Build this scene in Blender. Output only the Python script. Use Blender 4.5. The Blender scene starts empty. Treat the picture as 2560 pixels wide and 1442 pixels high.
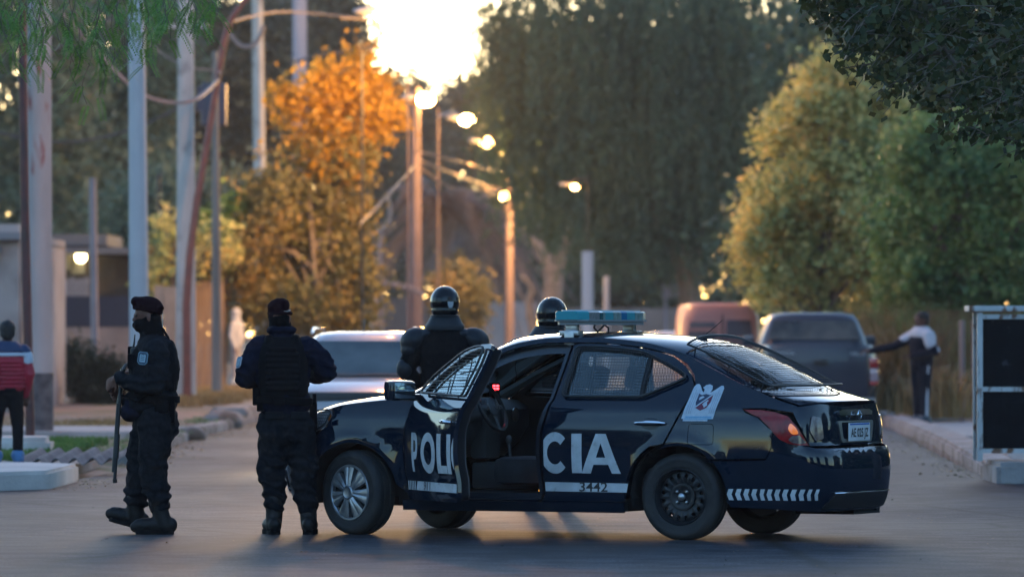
import bpy, bmesh, math, random
import numpy as np
from mathutils import Vector, Matrix, noise
from mathutils.geometry import delaunay_2d_cdt
R = math.radians
HAZE = .00017
rng = np.random.default_rng(7)
random.seed(7)
scn = bpy.context.scene
C = scn.collection

# ---------------------------------------------------------------- camera, sky, sun, exposure
CAM_H, HOR, FPX = 1.465, 832.0, 14222.0
cam = bpy.data.cameras.new('camera')
cam.sensor_width = 36; cam.lens = 200; cam.clip_end = 5000; cam.clip_start = 0.5
camo = bpy.data.objects.new('camera', cam); C.objects.link(camo)
camo.location = (0, 0, CAM_H)
camo.rotation_euler = (R(90) + math.atan((HOR - 721) / FPX), 0, 0)
cam.dof.use_dof = True; cam.dof.focus_distance = 41.3; cam.dof.aperture_fstop = 3.3
scn.camera = camo

SUN_EL, SUN_AZ = 4.6, -1.0          # degrees; azimuth from +Y, positive to the right
w = bpy.data.worlds.new('World'); scn.world = w; w.use_nodes = True
nt = w.node_tree; bg = nt.nodes['Background']
sky = nt.nodes.new('ShaderNodeTexSky'); sky.sky_type = 'NISHITA'; sky.sun_disc = False
sky.sun_elevation = R(SUN_EL); sky.sun_rotation = R(SUN_AZ)
sky.altitude = 700; sky.air_density = 0.85; sky.dust_density = 0.5; sky.ozone_density = 2.2
nt.links.new(sky.outputs[0], bg.inputs[0]); bg.inputs[1].default_value = 0.12
sl = bpy.data.lights.new('sun', 'SUN'); sl.energy = 0.06; sl.angle = R(3); sl.color = (1.0, 0.66, 0.38)
so = bpy.data.objects.new('sun', sl); C.objects.link(so)
d = Vector((math.sin(R(SUN_AZ)) * math.cos(R(SUN_EL)), math.cos(R(SUN_AZ)) * math.cos(R(SUN_EL)), math.sin(R(SUN_EL))))
so.rotation_euler = (-d).to_track_quat('-Z', 'Y').to_euler(); so.location = (0, 0, 30)
scn.view_settings.view_transform = 'Standard'; scn.view_settings.look = 'None'
scn.view_settings.exposure = 2.6; scn.view_settings.gamma = 1
scn.cycles.use_denoising = True
scn.cycles.max_bounces = 6; scn.cycles.transparent_max_bounces = 16
scn.cycles.diffuse_bounces = 3; scn.cycles.glossy_bounces = 3; scn.cycles.transmission_bounces = 4
scn.cycles.caustics_reflective = False; scn.cycles.caustics_refractive = False
scn.cycles.sample_clamp_indirect = 6.0

def P(px, py, Y):                    # a point of the photograph at depth Y -> world
    return Vector(((px - 1280) / FPX * Y, Y, CAM_H - (py - HOR) / FPX * Y))
def gY(py): return FPX * CAM_H / (py - HOR)   # depth of a ground point

# ---------------------------------------------------------------- helpers
def tag(o, label=None, cat=None, group=None, kind=None):
    if label: o['label'] = label
    if cat: o['category'] = cat
    if group: o['group'] = group
    if kind: o['kind'] = kind
    return o
def empty(name, loc=(0, 0, 0), rz=0, label=None, cat=None, group=None, parent=None):
    o = bpy.data.objects.new(name, None); C.objects.link(o)
    o.location = loc; o.rotation_euler = (0, 0, rz); o.empty_display_size = .1
    if parent: o.parent = parent
    return tag(o, label, cat, group)
def link_mesh(name, me, mats, parent=None, loc=None):
    for m in (mats if isinstance(mats, (list, tuple)) else [mats]): me.materials.append(m)
    o = bpy.data.objects.new(name, me); C.objects.link(o)
    if parent: o.parent = parent
    if loc is not None: o.location = loc
    return o
def mk(name, V, F, mats, parent=None, smooth=False, fm=None, loc=None, norms=None, sharp=None):
    me = bpy.data.meshes.new(name)
    me.from_pydata([tuple(v) for v in V], [], [tuple(f) for f in F]); me.update()
    if smooth: me.polygons.foreach_set('use_smooth', [True] * len(me.polygons))
    if fm: me.polygons.foreach_set('material_index', fm)
    if sharp is not None:
        me.set_sharp_from_angle(angle=R(sharp))
    if norms is not None: me.normals_split_custom_set_from_vertices([tuple(n) for n in norms])
    return link_mesh(name, me, mats, parent, loc)
def fast(name, V, Q, mats, parent=None, loc=None, smooth=False):
    me = bpy.data.meshes.new(name); n = len(V); m, k = Q.shape
    me.vertices.add(n); me.vertices.foreach_set('co', np.asarray(V, np.float32).ravel())
    me.loops.add(m * k); me.loops.foreach_set('vertex_index', Q.astype(np.int32).ravel())
    me.polygons.add(m); me.polygons.foreach_set('loop_start', np.arange(0, m * k, k, dtype=np.int32))
    me.polygons.foreach_set('loop_total', np.full(m, k, np.int32))
    if smooth: me.polygons.foreach_set('use_smooth', np.ones(m, bool))
    me.update(); me.validate()
    return link_mesh(name, me, mats, parent, loc)

class MB:
    def __init__(s): s.V = []; s.F = []; s.m = []; s.cm = 0
    def add(s, V, F, M=None):
        b = len(s.V)
        for v in V: s.V.append((M @ Vector(v)) if M else Vector(v))
        for f in F: s.F.append([i + b for i in f]); s.m.append(s.cm)
        return s
    def box(s, c, size, M=None, rz=0, bev=0.0):
        x, y, z = [a / 2 for a in size]
        T = Matrix.Translation(c) @ Matrix.Rotation(rz, 4, 'Z')
        if M: T = M @ T
        if bev > 0:
            bm = bmesh.new(); bmesh.ops.create_cube(bm, size=1)
            bmesh.ops.scale(bm, vec=size, verts=bm.verts)
            bmesh.ops.bevel(bm, geom=bm.edges[:] , offset=bev, segments=2, profile=.6, affect='EDGES')
            bm.verts.index_update()
            s.add([v.co.copy() for v in bm.verts], [[v.index for v in f.verts] for f in bm.faces], T); bm.free(); return s
        V = [(-x, -y, -z), (x, -y, -z), (x, y, -z), (-x, y, -z), (-x, -y, z), (x, -y, z), (x, y, z), (-x, y, z)]
        F = [(3, 2, 1, 0), (4, 5, 6, 7), (0, 1, 5, 4), (1, 2, 6, 5), (2, 3, 7, 6), (3, 0, 4, 7)]
        return s.add(V, F, T)
    def tube(s, pts, r, n=8, closed=False, caps=True, flat=1.0):
        pts = [Vector(p) for p in pts]; N = len(pts)
        rr = r if isinstance(r, (list, tuple)) else [r] * N
        V = []; up = None
        for i, p in enumerate(pts):
            a = pts[(i - 1) % N] if (closed or i > 0) else p
            b = pts[(i + 1) % N] if (closed or i < N - 1) else p
            t = (b - a).normalized()
            if up is None:
                up = Vector((0, 0, 1)) if abs(t.z) < .9 else Vector((1, 0, 0))
            e1 = t.cross(up).normalized(); e2 = e1.cross(t).normalized(); up = e2
            for k in range(n):
                q = 2 * math.pi * k / n
                V.append(p + (e1 * math.cos(q) + e2 * math.sin(q) * flat) * rr[i])
        F = []
        for i in range(N if closed else N - 1):
            j = (i + 1) % N
            for k in range(n):
                l = (k + 1) % n
                F.append((i * n + k, i * n + l, j * n + l, j * n + k))
        if caps and not closed:
            F.append(tuple(range(n))[::-1]); F.append(tuple((N - 1) * n + k for k in range(n)))
        return s.add(V, F)
    def lathe(s, prof, n=24, M=None, cap=False):       # prof: (r, h) about local Z
        V = []; F = []
        for r, h in prof:
            for k in range(n):
                q = 2 * math.pi * k / n; V.append((r * math.cos(q), r * math.sin(q), h))
        for i in range(len(prof) - 1):
            for k in range(n):
                l = (k + 1) % n; F.append((i * n + k, i * n + l, (i + 1) * n + l, (i + 1) * n + k))
        if cap: F.append(tuple(range(n))[::-1]); F.append(tuple((len(prof) - 1) * n + k for k in range(n)))
        return s.add(V, F, M)
    def prism(s, poly, h0, h1, M=None):
        n = len(poly)
        V = [(x, y, h0) for x, y in poly] + [(x, y, h1) for x, y in poly]
        F = [tuple(range(n))[::-1], tuple(range(n, 2 * n))] + [(i, (i + 1) % n, n + (i + 1) % n, n + i) for i in range(n)]
        return s.add(V, F, M)
    def ell(s, c, r, M=None, nu=16, nv=10):
        V = []; F = []
        for j in range(nv + 1):
            a = math.pi * j / nv
            for i in range(nu):
                b = 2 * math.pi * i / nu
                V.append((r[0] * math.sin(a) * math.cos(b), r[1] * math.sin(a) * math.sin(b), r[2] * math.cos(a)))
        for j in range(nv):
            for i in range(nu):
                k = (i + 1) % nu; F.append((j * nu + i, (j + 1) * nu + i, (j + 1) * nu + k, j * nu + k))
        T = Matrix.Translation(c)
        if M: T = T @ M
        return s.add(V, F, T)
    def obj(s, name, mats, parent=None, smooth=True, sharp=35, loc=None):
        return mk(name, s.V, s.F, mats, parent, smooth, s.m if isinstance(mats, (list, tuple)) and len(mats) > 1 else None, loc, sharp=sharp if smooth else None)

# ---------------------------------------------------------------- materials
def mat(name, c, rough=.6, metal=0., c2=None, nscale=5., bump=0., bscale=40., coat=0., spec=.5, trans=0., alpha=1, sub=0., emit=None, est=0., stretch=None, detail=6, thr=(.35, .65), c3=None, n3=None, sheen=0):
    m = bpy.data.materials.new(name); m.use_nodes = True; N = m.node_tree.nodes; L = m.node_tree.links
    b = N['Principled BSDF']; b.inputs['Base Color'].default_value = (*c, 1); b.inputs['Roughness'].default_value = rough
    b.inputs['Metallic'].default_value = metal; b.inputs['Specular IOR Level'].default_value = spec
    b.inputs['Coat Weight'].default_value = coat; b.inputs['Coat Roughness'].default_value = .06
    if sheen: b.inputs['Sheen Weight'].default_value = sheen
    tc = N.new('ShaderNodeTexCoord'); src = tc.outputs['Object']
    if stretch:
        mp = N.new('ShaderNodeMapping'); mp.inputs['Scale'].default_value = stretch; L.new(src, mp.inputs[0]); src = mp.outputs[0]
    if c2:
        n = N.new('ShaderNodeTexNoise'); n.inputs['Scale'].default_value = nscale; n.inputs['Detail'].default_value = detail
        L.new(src, n.inputs['Vector'])
        r = N.new('ShaderNodeValToRGB'); r.color_ramp.elements[0].color = (*c, 1); r.color_ramp.elements[1].color = (*c2, 1)
        r.color_ramp.elements[0].position = thr[0]; r.color_ramp.elements[1].position = thr[1]
        L.new(n.outputs[0], r.inputs[0]); out = r.outputs[0]
        if c3:
            n2 = N.new('ShaderNodeTexNoise'); n2.inputs['Scale'].default_value = n3[0]; n2.inputs['Detail'].default_value = 4; L.new(src, n2.inputs['Vector'])
            r2 = N.new('ShaderNodeValToRGB'); r2.color_ramp.elements[0].position = n3[1]; r2.color_ramp.elements[1].position = n3[2]
            L.new(n2.outputs[0], r2.inputs[0])
            mx = N.new('ShaderNodeMix'); mx.data_type = 'RGBA'; L.new(r2.outputs[0], mx.inputs[0]); L.new(out, mx.inputs[6]); mx.inputs[7].default_value = (*c3, 1)
            out = mx.outputs[2]
        L.new(out, b.inputs['Base Color'])
    if bump:
        n = N.new('ShaderNodeTexNoise'); n.inputs['Scale'].default_value = bscale; n.inputs['Detail'].default_value = 5
        L.new(src, n.inputs['Vector']); bp = N.new('ShaderNodeBump'); bp.inputs['Strength'].default_value = bump; bp.inputs['Distance'].default_value = .02
        L.new(n.outputs[0], bp.inputs['Height']); L.new(bp.outputs[0], b.inputs['Normal'])
    if emit: b.inputs['Emission Color'].default_value = (*emit, 1); b.inputs['Emission Strength'].default_value = est
    return m
def glass_mat(name, tint, refl=(1, 1, 1), rough=.03, ior=1.6):
    m = bpy.data.materials.new(name); m.use_nodes = True; N = m.node_tree.nodes; L = m.node_tree.links
    for n in list(N):
        if n.type != 'OUTPUT_MATERIAL': N.remove(n)
    out = [n for n in N if n.type == 'OUTPUT_MATERIAL'][0]
    t = N.new('ShaderNodeBsdfTransparent'); t.inputs[0].default_value = (*tint, 1)
    g = N.new('ShaderNodeBsdfGlossy'); g.inputs[0].default_value = (*refl, 1); g.inputs['Roughness'].default_value = rough
    lw = N.new('ShaderNodeFresnel'); lw.inputs[0].default_value = ior
    mx = N.new('ShaderNodeMixShader'); L.new(lw.outputs[0], mx.inputs[0]); L.new(t.outputs[0], mx.inputs[1]); L.new(g.outputs[0], mx.inputs[2])
    L.new(mx.outputs[0], out.inputs[0]); return m
def leaf_mat(name, cols, nscale=.6, trans=.35, rough=.55):
    m = bpy.data.materials.new(name); m.use_nodes = True; N = m.node_tree.nodes; L = m.node_tree.links
    b = N['Principled BSDF']; b.inputs['Roughness'].default_value = rough; b.inputs['Specular IOR Level'].default_value = .35
    tc = N.new('ShaderNodeTexCoord'); n = N.new('ShaderNodeTexNoise'); n.inputs['Scale'].default_value = nscale; n.inputs['Detail'].default_value = 2
    L.new(tc.outputs['Object'], n.inputs['Vector'])
    g = N.new('ShaderNodeNewGeometry'); a = N.new('ShaderNodeMath'); a.operation = 'MULTIPLY_ADD'
    L.new(g.outputs['Random Per Island'], a.inputs[0]); a.inputs[1].default_value = .45
    a2 = N.new('ShaderNodeMath'); a2.operation = 'MULTIPLY_ADD'; L.new(n.outputs[0], a2.inputs[0]); a2.inputs[1].default_value = 1.5; a2.inputs[2].default_value = -.47
    L.new(a2.outputs[0], a.inputs[2])
    r = N.new('ShaderNodeValToRGB'); el = r.color_ramp.elements
    while len(el) < len(cols): el.new(.5)
    for i, c in enumerate(cols): el[i].position = i / (len(cols) - 1); el[i].color = (*c, 1)
    L.new(a.outputs[0], r.inputs[0]); L.new(r.outputs[0], b.inputs['Base Color'])
    tr = N.new('ShaderNodeBsdfTranslucent'); L.new(r.outputs[0], tr.inputs[0])
    mx = N.new('ShaderNodeMixShader'); mx.inputs[0].default_value = trans
    out = [q for q in N if q.type == 'OUTPUT_MATERIAL'][0]
    L.new(b.outputs[0], mx.inputs[1]); L.new(tr.outputs[0], mx.inputs[2]); L.new(mx.outputs[0], out.inputs[0])
    return m
def emis(name, c, s):
    m = bpy.data.materials.new(name); m.use_nodes = True; N = m.node_tree.nodes; b = N['Principled BSDF']
    b.inputs['Base Color'].default_value = (*c, 1); b.inputs['Emission Color'].default_value = (*c, 1); b.inputs['Emission Strength'].default_value = s
    return m
M = {}
M['black'] = mat('black_plastic', (.012, .012, .014), .45)
M['rubber'] = mat('rubber', (.016, .016, .018), .75, bump=.2, bscale=60, c2=(.03, .028, .027), nscale=9)
M['chrome'] = mat('chrome', (.75, .76, .78), .12, 1.)
M['alu'] = mat('aluminium', (.5, .51, .53), .35, 1., c2=(.38, .39, .41), nscale=20)
M['dark_metal'] = mat('dark_metal', (.03, .03, .033), .4, .8)
M['white_paint'] = mat('white_vinyl', (.62, .64, .66), .45, c2=(.52, .54, .56), nscale=6)
M['glass'] = glass_mat('window_glass', (.90, .94, .92))
M['dark_glass'] = glass_mat('tinted_glass', (.28, .31, .32))
M['concrete'] = mat('concrete', (.48, .42, .39), .85, c2=(.62, .55, .51), nscale=2.2, bump=.35, bscale=30)
M['pole_concrete'] = mat('pole_concrete', (.40, .38, .36), .8, c2=(.50, .47, .44), nscale=1.3, bump=.2, bscale=25, c3=(.22, .2, .19), n3=(2.5, .55, .75))
# ---------------------------------------------------------------- ground and road
def road_mat():
    m = bpy.data.materials.new('asphalt'); m.use_nodes = True; N = m.node_tree.nodes; L = m.node_tree.links
    b = N['Principled BSDF']; b.inputs['Specular IOR Level'].default_value = .09
    tc = N.new('ShaderNodeTexCoord'); O = tc.outputs['Object']
    def nz(s, d=5, st=None):
        n = N.new('ShaderNodeTexNoise'); n.inputs['Scale'].default_value = s; n.inputs['Detail'].default_value = d
        if st:
            mp = N.new('ShaderNodeMapping'); mp.inputs['Scale'].default_value = st; L.new(O, mp.inputs[0]); L.new(mp.outputs[0], n.inputs['Vector'])
        else: L.new(O, n.inputs['Vector'])
        return n.outputs[0]
    def ramp(s, a, b_, c0, c1):
        r = N.new('ShaderNodeValToRGB'); r.color_ramp.elements[0].position = a; r.color_ramp.elements[1].position = b_
        r.color_ramp.elements[0].color = (*c0, 1); r.color_ramp.elements[1].color = (*c1, 1); L.new(s, r.inputs[0]); return r.outputs[0]
    def mix(f, a, b_, t='MIX'):
        x = N.new('ShaderNodeMix'); x.data_type = 'RGBA'; x.blend_type = t
        if hasattr(f, 'links'): L.new(f, x.inputs[0])
        else: x.inputs[0].default_value = f
        L.new(a, x.inputs[6])
        if hasattr(b_, 'links'): L.new(b_, x.inputs[7])
        else: x.inputs[7].default_value = (*b_, 1)
        return x.outputs[2]
    base = ramp(nz(.35, 6), .3, .7, (.031, .032, .040), (.044, .045, .054))
    fine = ramp(nz(42, 2), .38, .64, (.45, .45, .47), (1.7, 1.66, 1.62))
    col = mix(1.0, base, fine, 'MULTIPLY')
    mid = ramp(nz(2.6, 9), .38, .64, (.55, .55, .57), (1.45, 1.42, 1.40)); col = mix(1.0, col, mid, 'MULTIPLY')
    grit = ramp(nz(16, 2), .70, .735, (0, 0, 0), (.8, .8, .8)); col = mix(grit, col, (.10, .095, .09))
    oil = ramp(nz(.5, 5, (1.6, .5, 1)), .57, .66, (0, 0, 0), (.85, .85, .85)); col = mix(oil, col, (.017, .016, .018))
    dust = ramp(nz(.4, 7, (1.3, .5, 1)), .50, .70, (0, 0, 0), (.7, .7, .7)); col = mix(dust, col, (.075, .066, .062))
    streak = ramp(nz(.22, 5, (.7, .55, 1)), .5, .75, (0, 0, 0), (.4, .4, .4))
    col = mix(streak, col, (.03, .028, .029))
    spots = ramp(nz(2.2, 2), .70, .76, (0, 0, 0), (.8, .8, .8))
    col = mix(spots, col, (.027, .026, .027))
    vo = N.new('ShaderNodeTexVoronoi'); vo.feature = 'DISTANCE_TO_EDGE'; vo.inputs['Scale'].default_value = .22
    wv = N.new('ShaderNodeMixRGB'); wv.inputs[0].default_value = .12; L.new(O, wv.inputs[1])
    nn = N.new('ShaderNodeTexNoise'); nn.inputs['Scale'].default_value = 1.4; L.new(O, nn.inputs['Vector']); L.new(nn.outputs[1], wv.inputs[2]); L.new(wv.outputs[0], vo.inputs['Vector'])
    cr = ramp(vo.outputs[0], .003, .012, (.9, .9, .9), (0, 0, 0))
    col = mix(cr, col, (.02, .019, .019))
    L.new(col, b.inputs['Base Color'])
    rr = ramp(nz(.25, 4), .3, .7, (.60, .60, .60), (.68, .68, .68)); L.new(rr, b.inputs['Roughness'])
    bp = N.new('ShaderNodeBump'); bp.inputs['Strength'].default_value = .55; bp.inputs['Distance'].default_value = .006
    L.new(nz(70, 4), bp.inputs['Height']); L.new(bp.outputs[0], b.inputs['Normal'])
    return m
M['road'] = road_mat()
M['dirt'] = mat('dirt', (.16, .115, .085), .95, c2=(.27, .20, .155), nscale=1.3, bump=.6, bscale=14, c3=(.10, .105, .04), n3=(.8, .52, .62))
M['dirt_path'] = mat('dirt_path', (.24, .19, .16), .95, c2=(.33, .27, .235), nscale=1.5, bump=.4, bscale=18)
M['pave'] = mat('pavement_concrete', (.27, .26, .255), .85, c2=(.36, .345, .335), nscale=1.6, bump=.3, bscale=22)

def sheet(name, poly, z, m, kind='structure', sub=0):
    V = [(x, y, z) for x, y in poly]
    return tag(mk(name, V, [tuple(range(len(V)))], m), kind=kind)
def slab(name, poly, z0, z1, m, bev=.02, label=None, cat=None, group=None, kind=None, parent=None):
    bm = bmesh.new()
    vs = [bm.verts.new((x, y, z0)) for x, y in poly]; f = bm.faces.new(vs)
    if f.normal.z < 0: f.normal_flip()
    r = bmesh.ops.extrude_face_region(bm, geom=[f])
    for v in [g for g in r['geom'] if isinstance(g, bmesh.types.BMVert)]: v.co.z = z1
    bmesh.ops.recalc_face_normals(bm, faces=bm.faces)
    if bev: bmesh.ops.bevel(bm, geom=[e for e in bm.edges if max(v.co.z for v in e.verts) > z1 - 1e-4 or abs(e.verts[0].co.z - e.verts[1].co.z) > .01], offset=bev, segments=2, affect='EDGES')
    me = bpy.data.meshes.new(name); bm.to_mesh(me); bm.free()
    me.polygons.foreach_set('use_smooth', [True] * len(me.polygons)); me.set_sharp_from_angle(angle=R(40))
    return tag(link_mesh(name, me, m, parent), label, cat, group, kind)
sheet('ground', [(-1500, -400), (1500, -400), (1500, 2500), (-1500, 2500)], -.30, M['dirt'])
# crossroads: the cross street in front and the street running away
sheet('road', [(-120, -60), (120, -60), (120, 54.2), (6.6, 54.2), (5.2, 56.9), (4.85, 60), (5.75, 86), (6.2, 130), (6.6, 420), (-4.2, 420), (-4.1, 120), (-4.2, 92), (-4.45, 78), (-4.2, 60), (-4.35, 56.6), (-5.2, 54.6), (-120, 54.2)], 0, M['road'])
# land left of the street, a raised bank
def terrain(name, x0, x1, y0, y1, nx, ny, fz, m, kind='structure'):
    V = []; F = []
    for j in range(ny + 1):
        for i in range(nx + 1):
            x = x0 + (x1 - x0) * i / nx; y = y0 + (y1 - y0) * (j / ny) ** 1.5; V.append((x, y, fz(x, y)))
    for j in range(ny):
        for i in range(nx):
            a = j * (nx + 1) + i; F.append((a, a + 1, a + nx + 2, a + nx + 1))
    return tag(mk(name, V, F, m, smooth=True), kind=kind)
def hz(x, y): return noise.noise(Vector((x * .6, y * .25, 0))) * .05 + noise.noise(Vector((x * 2, y * .8, 3))) * .02
def bank_left(x, y):
    e = min(1, max(0, (-4.35 - x) / .7)); f = min(1, max(0, (y - 56.8) / 2.0))
    return -.05 + (.14 + .2 * min(1, max(0, (y - 75) / 40))) * e * f + hz(x, y) * e * f
terrain('terrain', -60, -4.3, 54.6, 420, 90, 80, bank_left, M['dirt'])
def bank_right(x, y):
    e = min(1, max(0, (x - 6.5) / .8)); f = min(1, max(0, (y - 57.5) / 1.5))
    return -.29 + .31 * e * f + hz(x, y) * e
terrain('terrain', 5.0, 70, 57, 420, 70, 80, bank_right, M['dirt'])
# kerbs and slabs on the left
kc = M['concrete']
slab('concrete_slab', [(-9.5, 52.6), (-4.95, 52.6), (-4.35, 53.4), (-4.28, 56.2), (-4.8, 56.9), (-9.5, 57.0)], -.1, .175, kc, .03, 'pale concrete slab with a rounded corner at the left street corner', 'slab')
slab('concrete_beam', [(-9.0, 62.5), (-5.35, 62.3), (-5.08, 62.6), (-5.1, 63.4), (-5.4, 63.6), (-9, 63.7)], .0, .32, kc, .06, 'low concrete beam with a white rounded end beside the rusty pole', 'beam')
slab('verge', [(-9, 57.1), (-4.9, 57.1), (-4.5, 58.4), (-4.5, 62.2), (-9, 62.2)], 0, .10, M['dirt_path'], .02, kind='structure')
slab('path', [(-30, 78), (-4.75, 75.0), (-4.55, 79.5), (-30, 84)], -.05, .165, M['pave'], .02, kind='structure')
slab('path', [(-30, 92), (-12.5, 90.0), (-10.5, 98), (-30, 103)], -.05, .26, M['dirt_path'], .02, kind='structure')
old = mat('old_kerb', (.22, .20, .19), .9, c2=(.36, .33, .31), nscale=2.2, bump=.6, bscale=18, c3=(.10, .08, .06), n3=(1.5, .48, .62))
def kerb_run(pts, wd, h, m, label, name='kerb', n=1, grp=None):
    for (a, b) in zip(pts[:-1], pts[1:]):
        a = Vector((*a, 0)); b = Vector((*b, 0)); d = (b - a).normalized(); q = Vector((-d.y, d.x, 0)) * wd
        slab(name, [tuple((a + d * .02).xy), tuple((b - d * .02).xy), tuple((b - d * .02 + q).xy), tuple((a + d * .02 + q).xy)], -.28, h, m, .03, kind='structure')
kerb_run([(-4.25, 64.5), (-4.42, 78), (-4.2, 92), (-4.1, 120), (-4.2, 200)], .28, .13, old, '')
# rough stones by the kerb break
def stone(c, r, label, seed, m=None):
    mb = MB(); mb.ell((0, 0, 0), r, nu=14, nv=9)
    mb.V = [v * (1 + .22 * noise.noise(v * 4 + Vector((seed, 0, 0)))) for v in mb.V]
    o = mb.obj('stone', m or old, loc=c, sharp=50); tag(o, label, 'stone', 'broken concrete lumps along the left kerb'); return o
stone(P(478, 1088, 78) + Vector((0, 0, .0)), (.20, .3, .13), 'pale broken lump of concrete on the kerb edge, nearest the officers', 3)
stone(P(555, 1052, 88), (.34, .6, .17), 'largest pale concrete lump lying where the kerb breaks', 9)
stone(P(610, 1030, 96), (.22, .4, .14), 'small concrete lump farther along the left kerb', 5)
slab('drain_cover', [(-4.9, 92), (-4.25, 91.5), (-4.2, 96), (-4.8, 97)], .05, .26, old, .05, 'concrete drain cover slab with a dark opening on the left kerb', 'slab')
# corrugated sheet edge lying near the slab
mb = MB(); n = 60; V = []; F = []
for i in range(n + 1):
    x = i / n * 1.05; z = .035 * math.sin(i / n * 2 * math.pi * 5.5)
    V += [(x, 0, z), (x, 1.1, z + .05), (x, 0, z - .012), (x, 1.1, z + .038)]
for i in range(n):
    a = i * 4; F += [(a, a + 4, a + 5, a + 1), (a + 2, a + 3, a + 7, a + 6), (a, a + 2, a + 6, a + 4), (a + 1, a + 5, a + 7, a + 3)]
mb.add(V, F)
o = mb.obj('corrugated_sheet', mat('fibre_cement', (.12, .11, .11), .9, c2=(.2, .185, .18), nscale=8), loc=(-5.12, 58.6, .14)); o.rotation_euler = (R(2), R(-1), R(-7))
tag(o, 'wavy grey corrugated sheet lying flat at the street corner', 'roofing sheet')
# right kerb, ditch, plinth, footbridge slab
kr = mat('kerb_stone', (.24, .215, .21), .9, c2=(.36, .32, .31), nscale=2.2, bump=.6, bscale=18, c3=(.10, .085, .07), n3=(1.7, .50, .66))
pts = [(4.78, 57.4), (5.05, 63.5), (5.38, 71), (5.72, 81), (5.95, 90), (6.15, 110), (6.5, 200)]
for (a, b) in zip(pts[:-1], pts[1:]):
    a = Vector((*a, 0)); b = Vector((*b, 0)); dd = (b - a).normalized(); q = Vector((dd.y, -dd.x, 0)) * .42
    slab('kerb', [tuple((a + dd * .02).xy), tuple((a + dd * .02 + q).xy), tuple((b - dd * .02 + q).xy), tuple((b - dd * .02).xy)], -.29, .14, kr, .04, kind='structure')
slab('concrete_plinth', [(4.72, 55.4), (7.6, 55.4), (7.6, 57.1), (4.72, 57.1)], -.29, .20, kr, .04, 'long stone plinth under the black steel cabinet', 'plinth')
slab('footbridge', [(6.0, 79.5), (9.6, 79.5), (9.6, 92), (6.42, 92)], -.10, .03, M['pave'], .02, 'concrete footbridge slab over the ditch beside the kerb', 'footbridge')
slab('ditch_wall', [(6.35, 73), (6.9, 73), (6.9, 79.3), (6.35, 79.3)], -.29, -.04, kc, .02, 'short concrete wall standing in the ditch under the footbridge', 'wall')

# ---------------------------------------------------------------- foliage
def leaf_quads(cen, size, rg, aspect=.5, droop=None, spread=.4):
    N = len(cen); sz = size * rg.uniform(.6, 1.35, N)
    d = rg.normal(size=(N, 3))
    if droop is not None: d = d * spread + np.array(droop)
    d /= np.linalg.norm(d, axis=1)[:, None]
    s = np.cross(d, rg.normal(size=(N, 3))); s /= np.linalg.norm(s, axis=1)[:, None]
    a = cen - d * sz[:, None] * .5; b = cen + d * sz[:, None] * .5
    l = cen + s * (sz * aspect * .5)[:, None]; r = cen - s * (sz * aspect * .5)[:, None]
    V = np.stack([a, l, b, r], 1).reshape(-1, 3)
    return V, np.arange(4 * N).reshape(N, 4)
def crown_pts(blobs, n, rg, clump=.35, per=40, shell=.55):
    vol = np.array([b[1][0] * b[1][1] * b[1][2] for b in blobs]) ** .8; vol /= vol.sum(); out = []; cl = []
    for (c, r), v in zip(blobs, vol):
        k = max(3, int(n * v / per))
        q = rg.normal(size=(k, 3)); q /= np.linalg.norm(q, axis=1)[:, None]
        q *= rg.uniform(shell, 1, k)[:, None] ** .6
        cc = np.array(c) + q * np.array(r); cl.append(cc)
        pp = cc[:, None, :] + rg.normal(size=(k, per, 3)) * clump * rg.uniform(.5, 1.3, (k, 1, 1))
        out.append(pp.reshape(-1, 3))
    return np.concatenate(out), np.concatenate(cl)
def trunk_mesh(base, cls, h, r, rg, m, parent, name='trunk', nb=14, lean=(0, 0)):
    mb = MB(); pts = []
    for i in range(7):
        t = i / 6; pts.append((base[0] + lean[0] * t + .12 * r * 6 * math.sin(3 * t + base[0]), base[1] + lean[1] * t, base[2] + h * t))
    mb.tube(pts, [r * (1.25 - .75 * i / 6) for i in range(7)], 10)
    top = Vector(pts[-1])
    for k in range(min(nb, len(cls))):
        e = Vector(cls[rg.integers(len(cls))]); s0 = Vector(pts[3 + k % 4])
        mid = (s0 + e) / 2 + Vector(rg.normal(size=3) * .15 * h / 4) + Vector((0, 0, .1 * h))
        mb.tube([s0, s0.lerp(mid, .5) + Vector((0, 0, .02 * h)), mid, mid.lerp(e, .6), e], [r * .5, r * .4, r * .28, r * .16, r * .05], 6)
    return mb.obj(name, m, parent)
M['bark'] = mat('bark', (.09, .07, .055), .9, c2=(.17, .135, .11), nscale=6, bump=.6, bscale=20, stretch=(1, 1, .3))
def tree(base, blobs, n, size, lm, label, th, tr, seed, clump=.35, per=40, name='tree', group=None, cat='tree', aspect=.55, nb=14, shell=.5, droop=None, lean=(0, 0), spread=.4, barkm=None):
    rg = np.random.default_rng(seed); base = Vector(base)
    root = empty(name, base, label=label, cat=cat, group=group)
    bl = [(np.array(c) - np.array(base), r) for c, r in blobs]
    pts, cl = crown_pts(bl, n, rg, clump, per, shell)
    pts = pts[pts[:, 2] > .1]
    V, Q = leaf_quads(pts, size, rg, aspect, droop, spread)
    fast('crown', V, Q, lm, root)
    if th: trunk_mesh((0, 0, -.3), cl, th, tr, rg, barkm or M['bark'], root, nb=nb, lean=lean)
    return root
def A(px, py, Y): return tuple(P(px, py, Y))
def gb(px, Y, z=0.): return ((px - 1280) / FPX * Y, Y, z)
def S(px, Y): return px / FPX * Y        # pixels -> metres at depth
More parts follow.
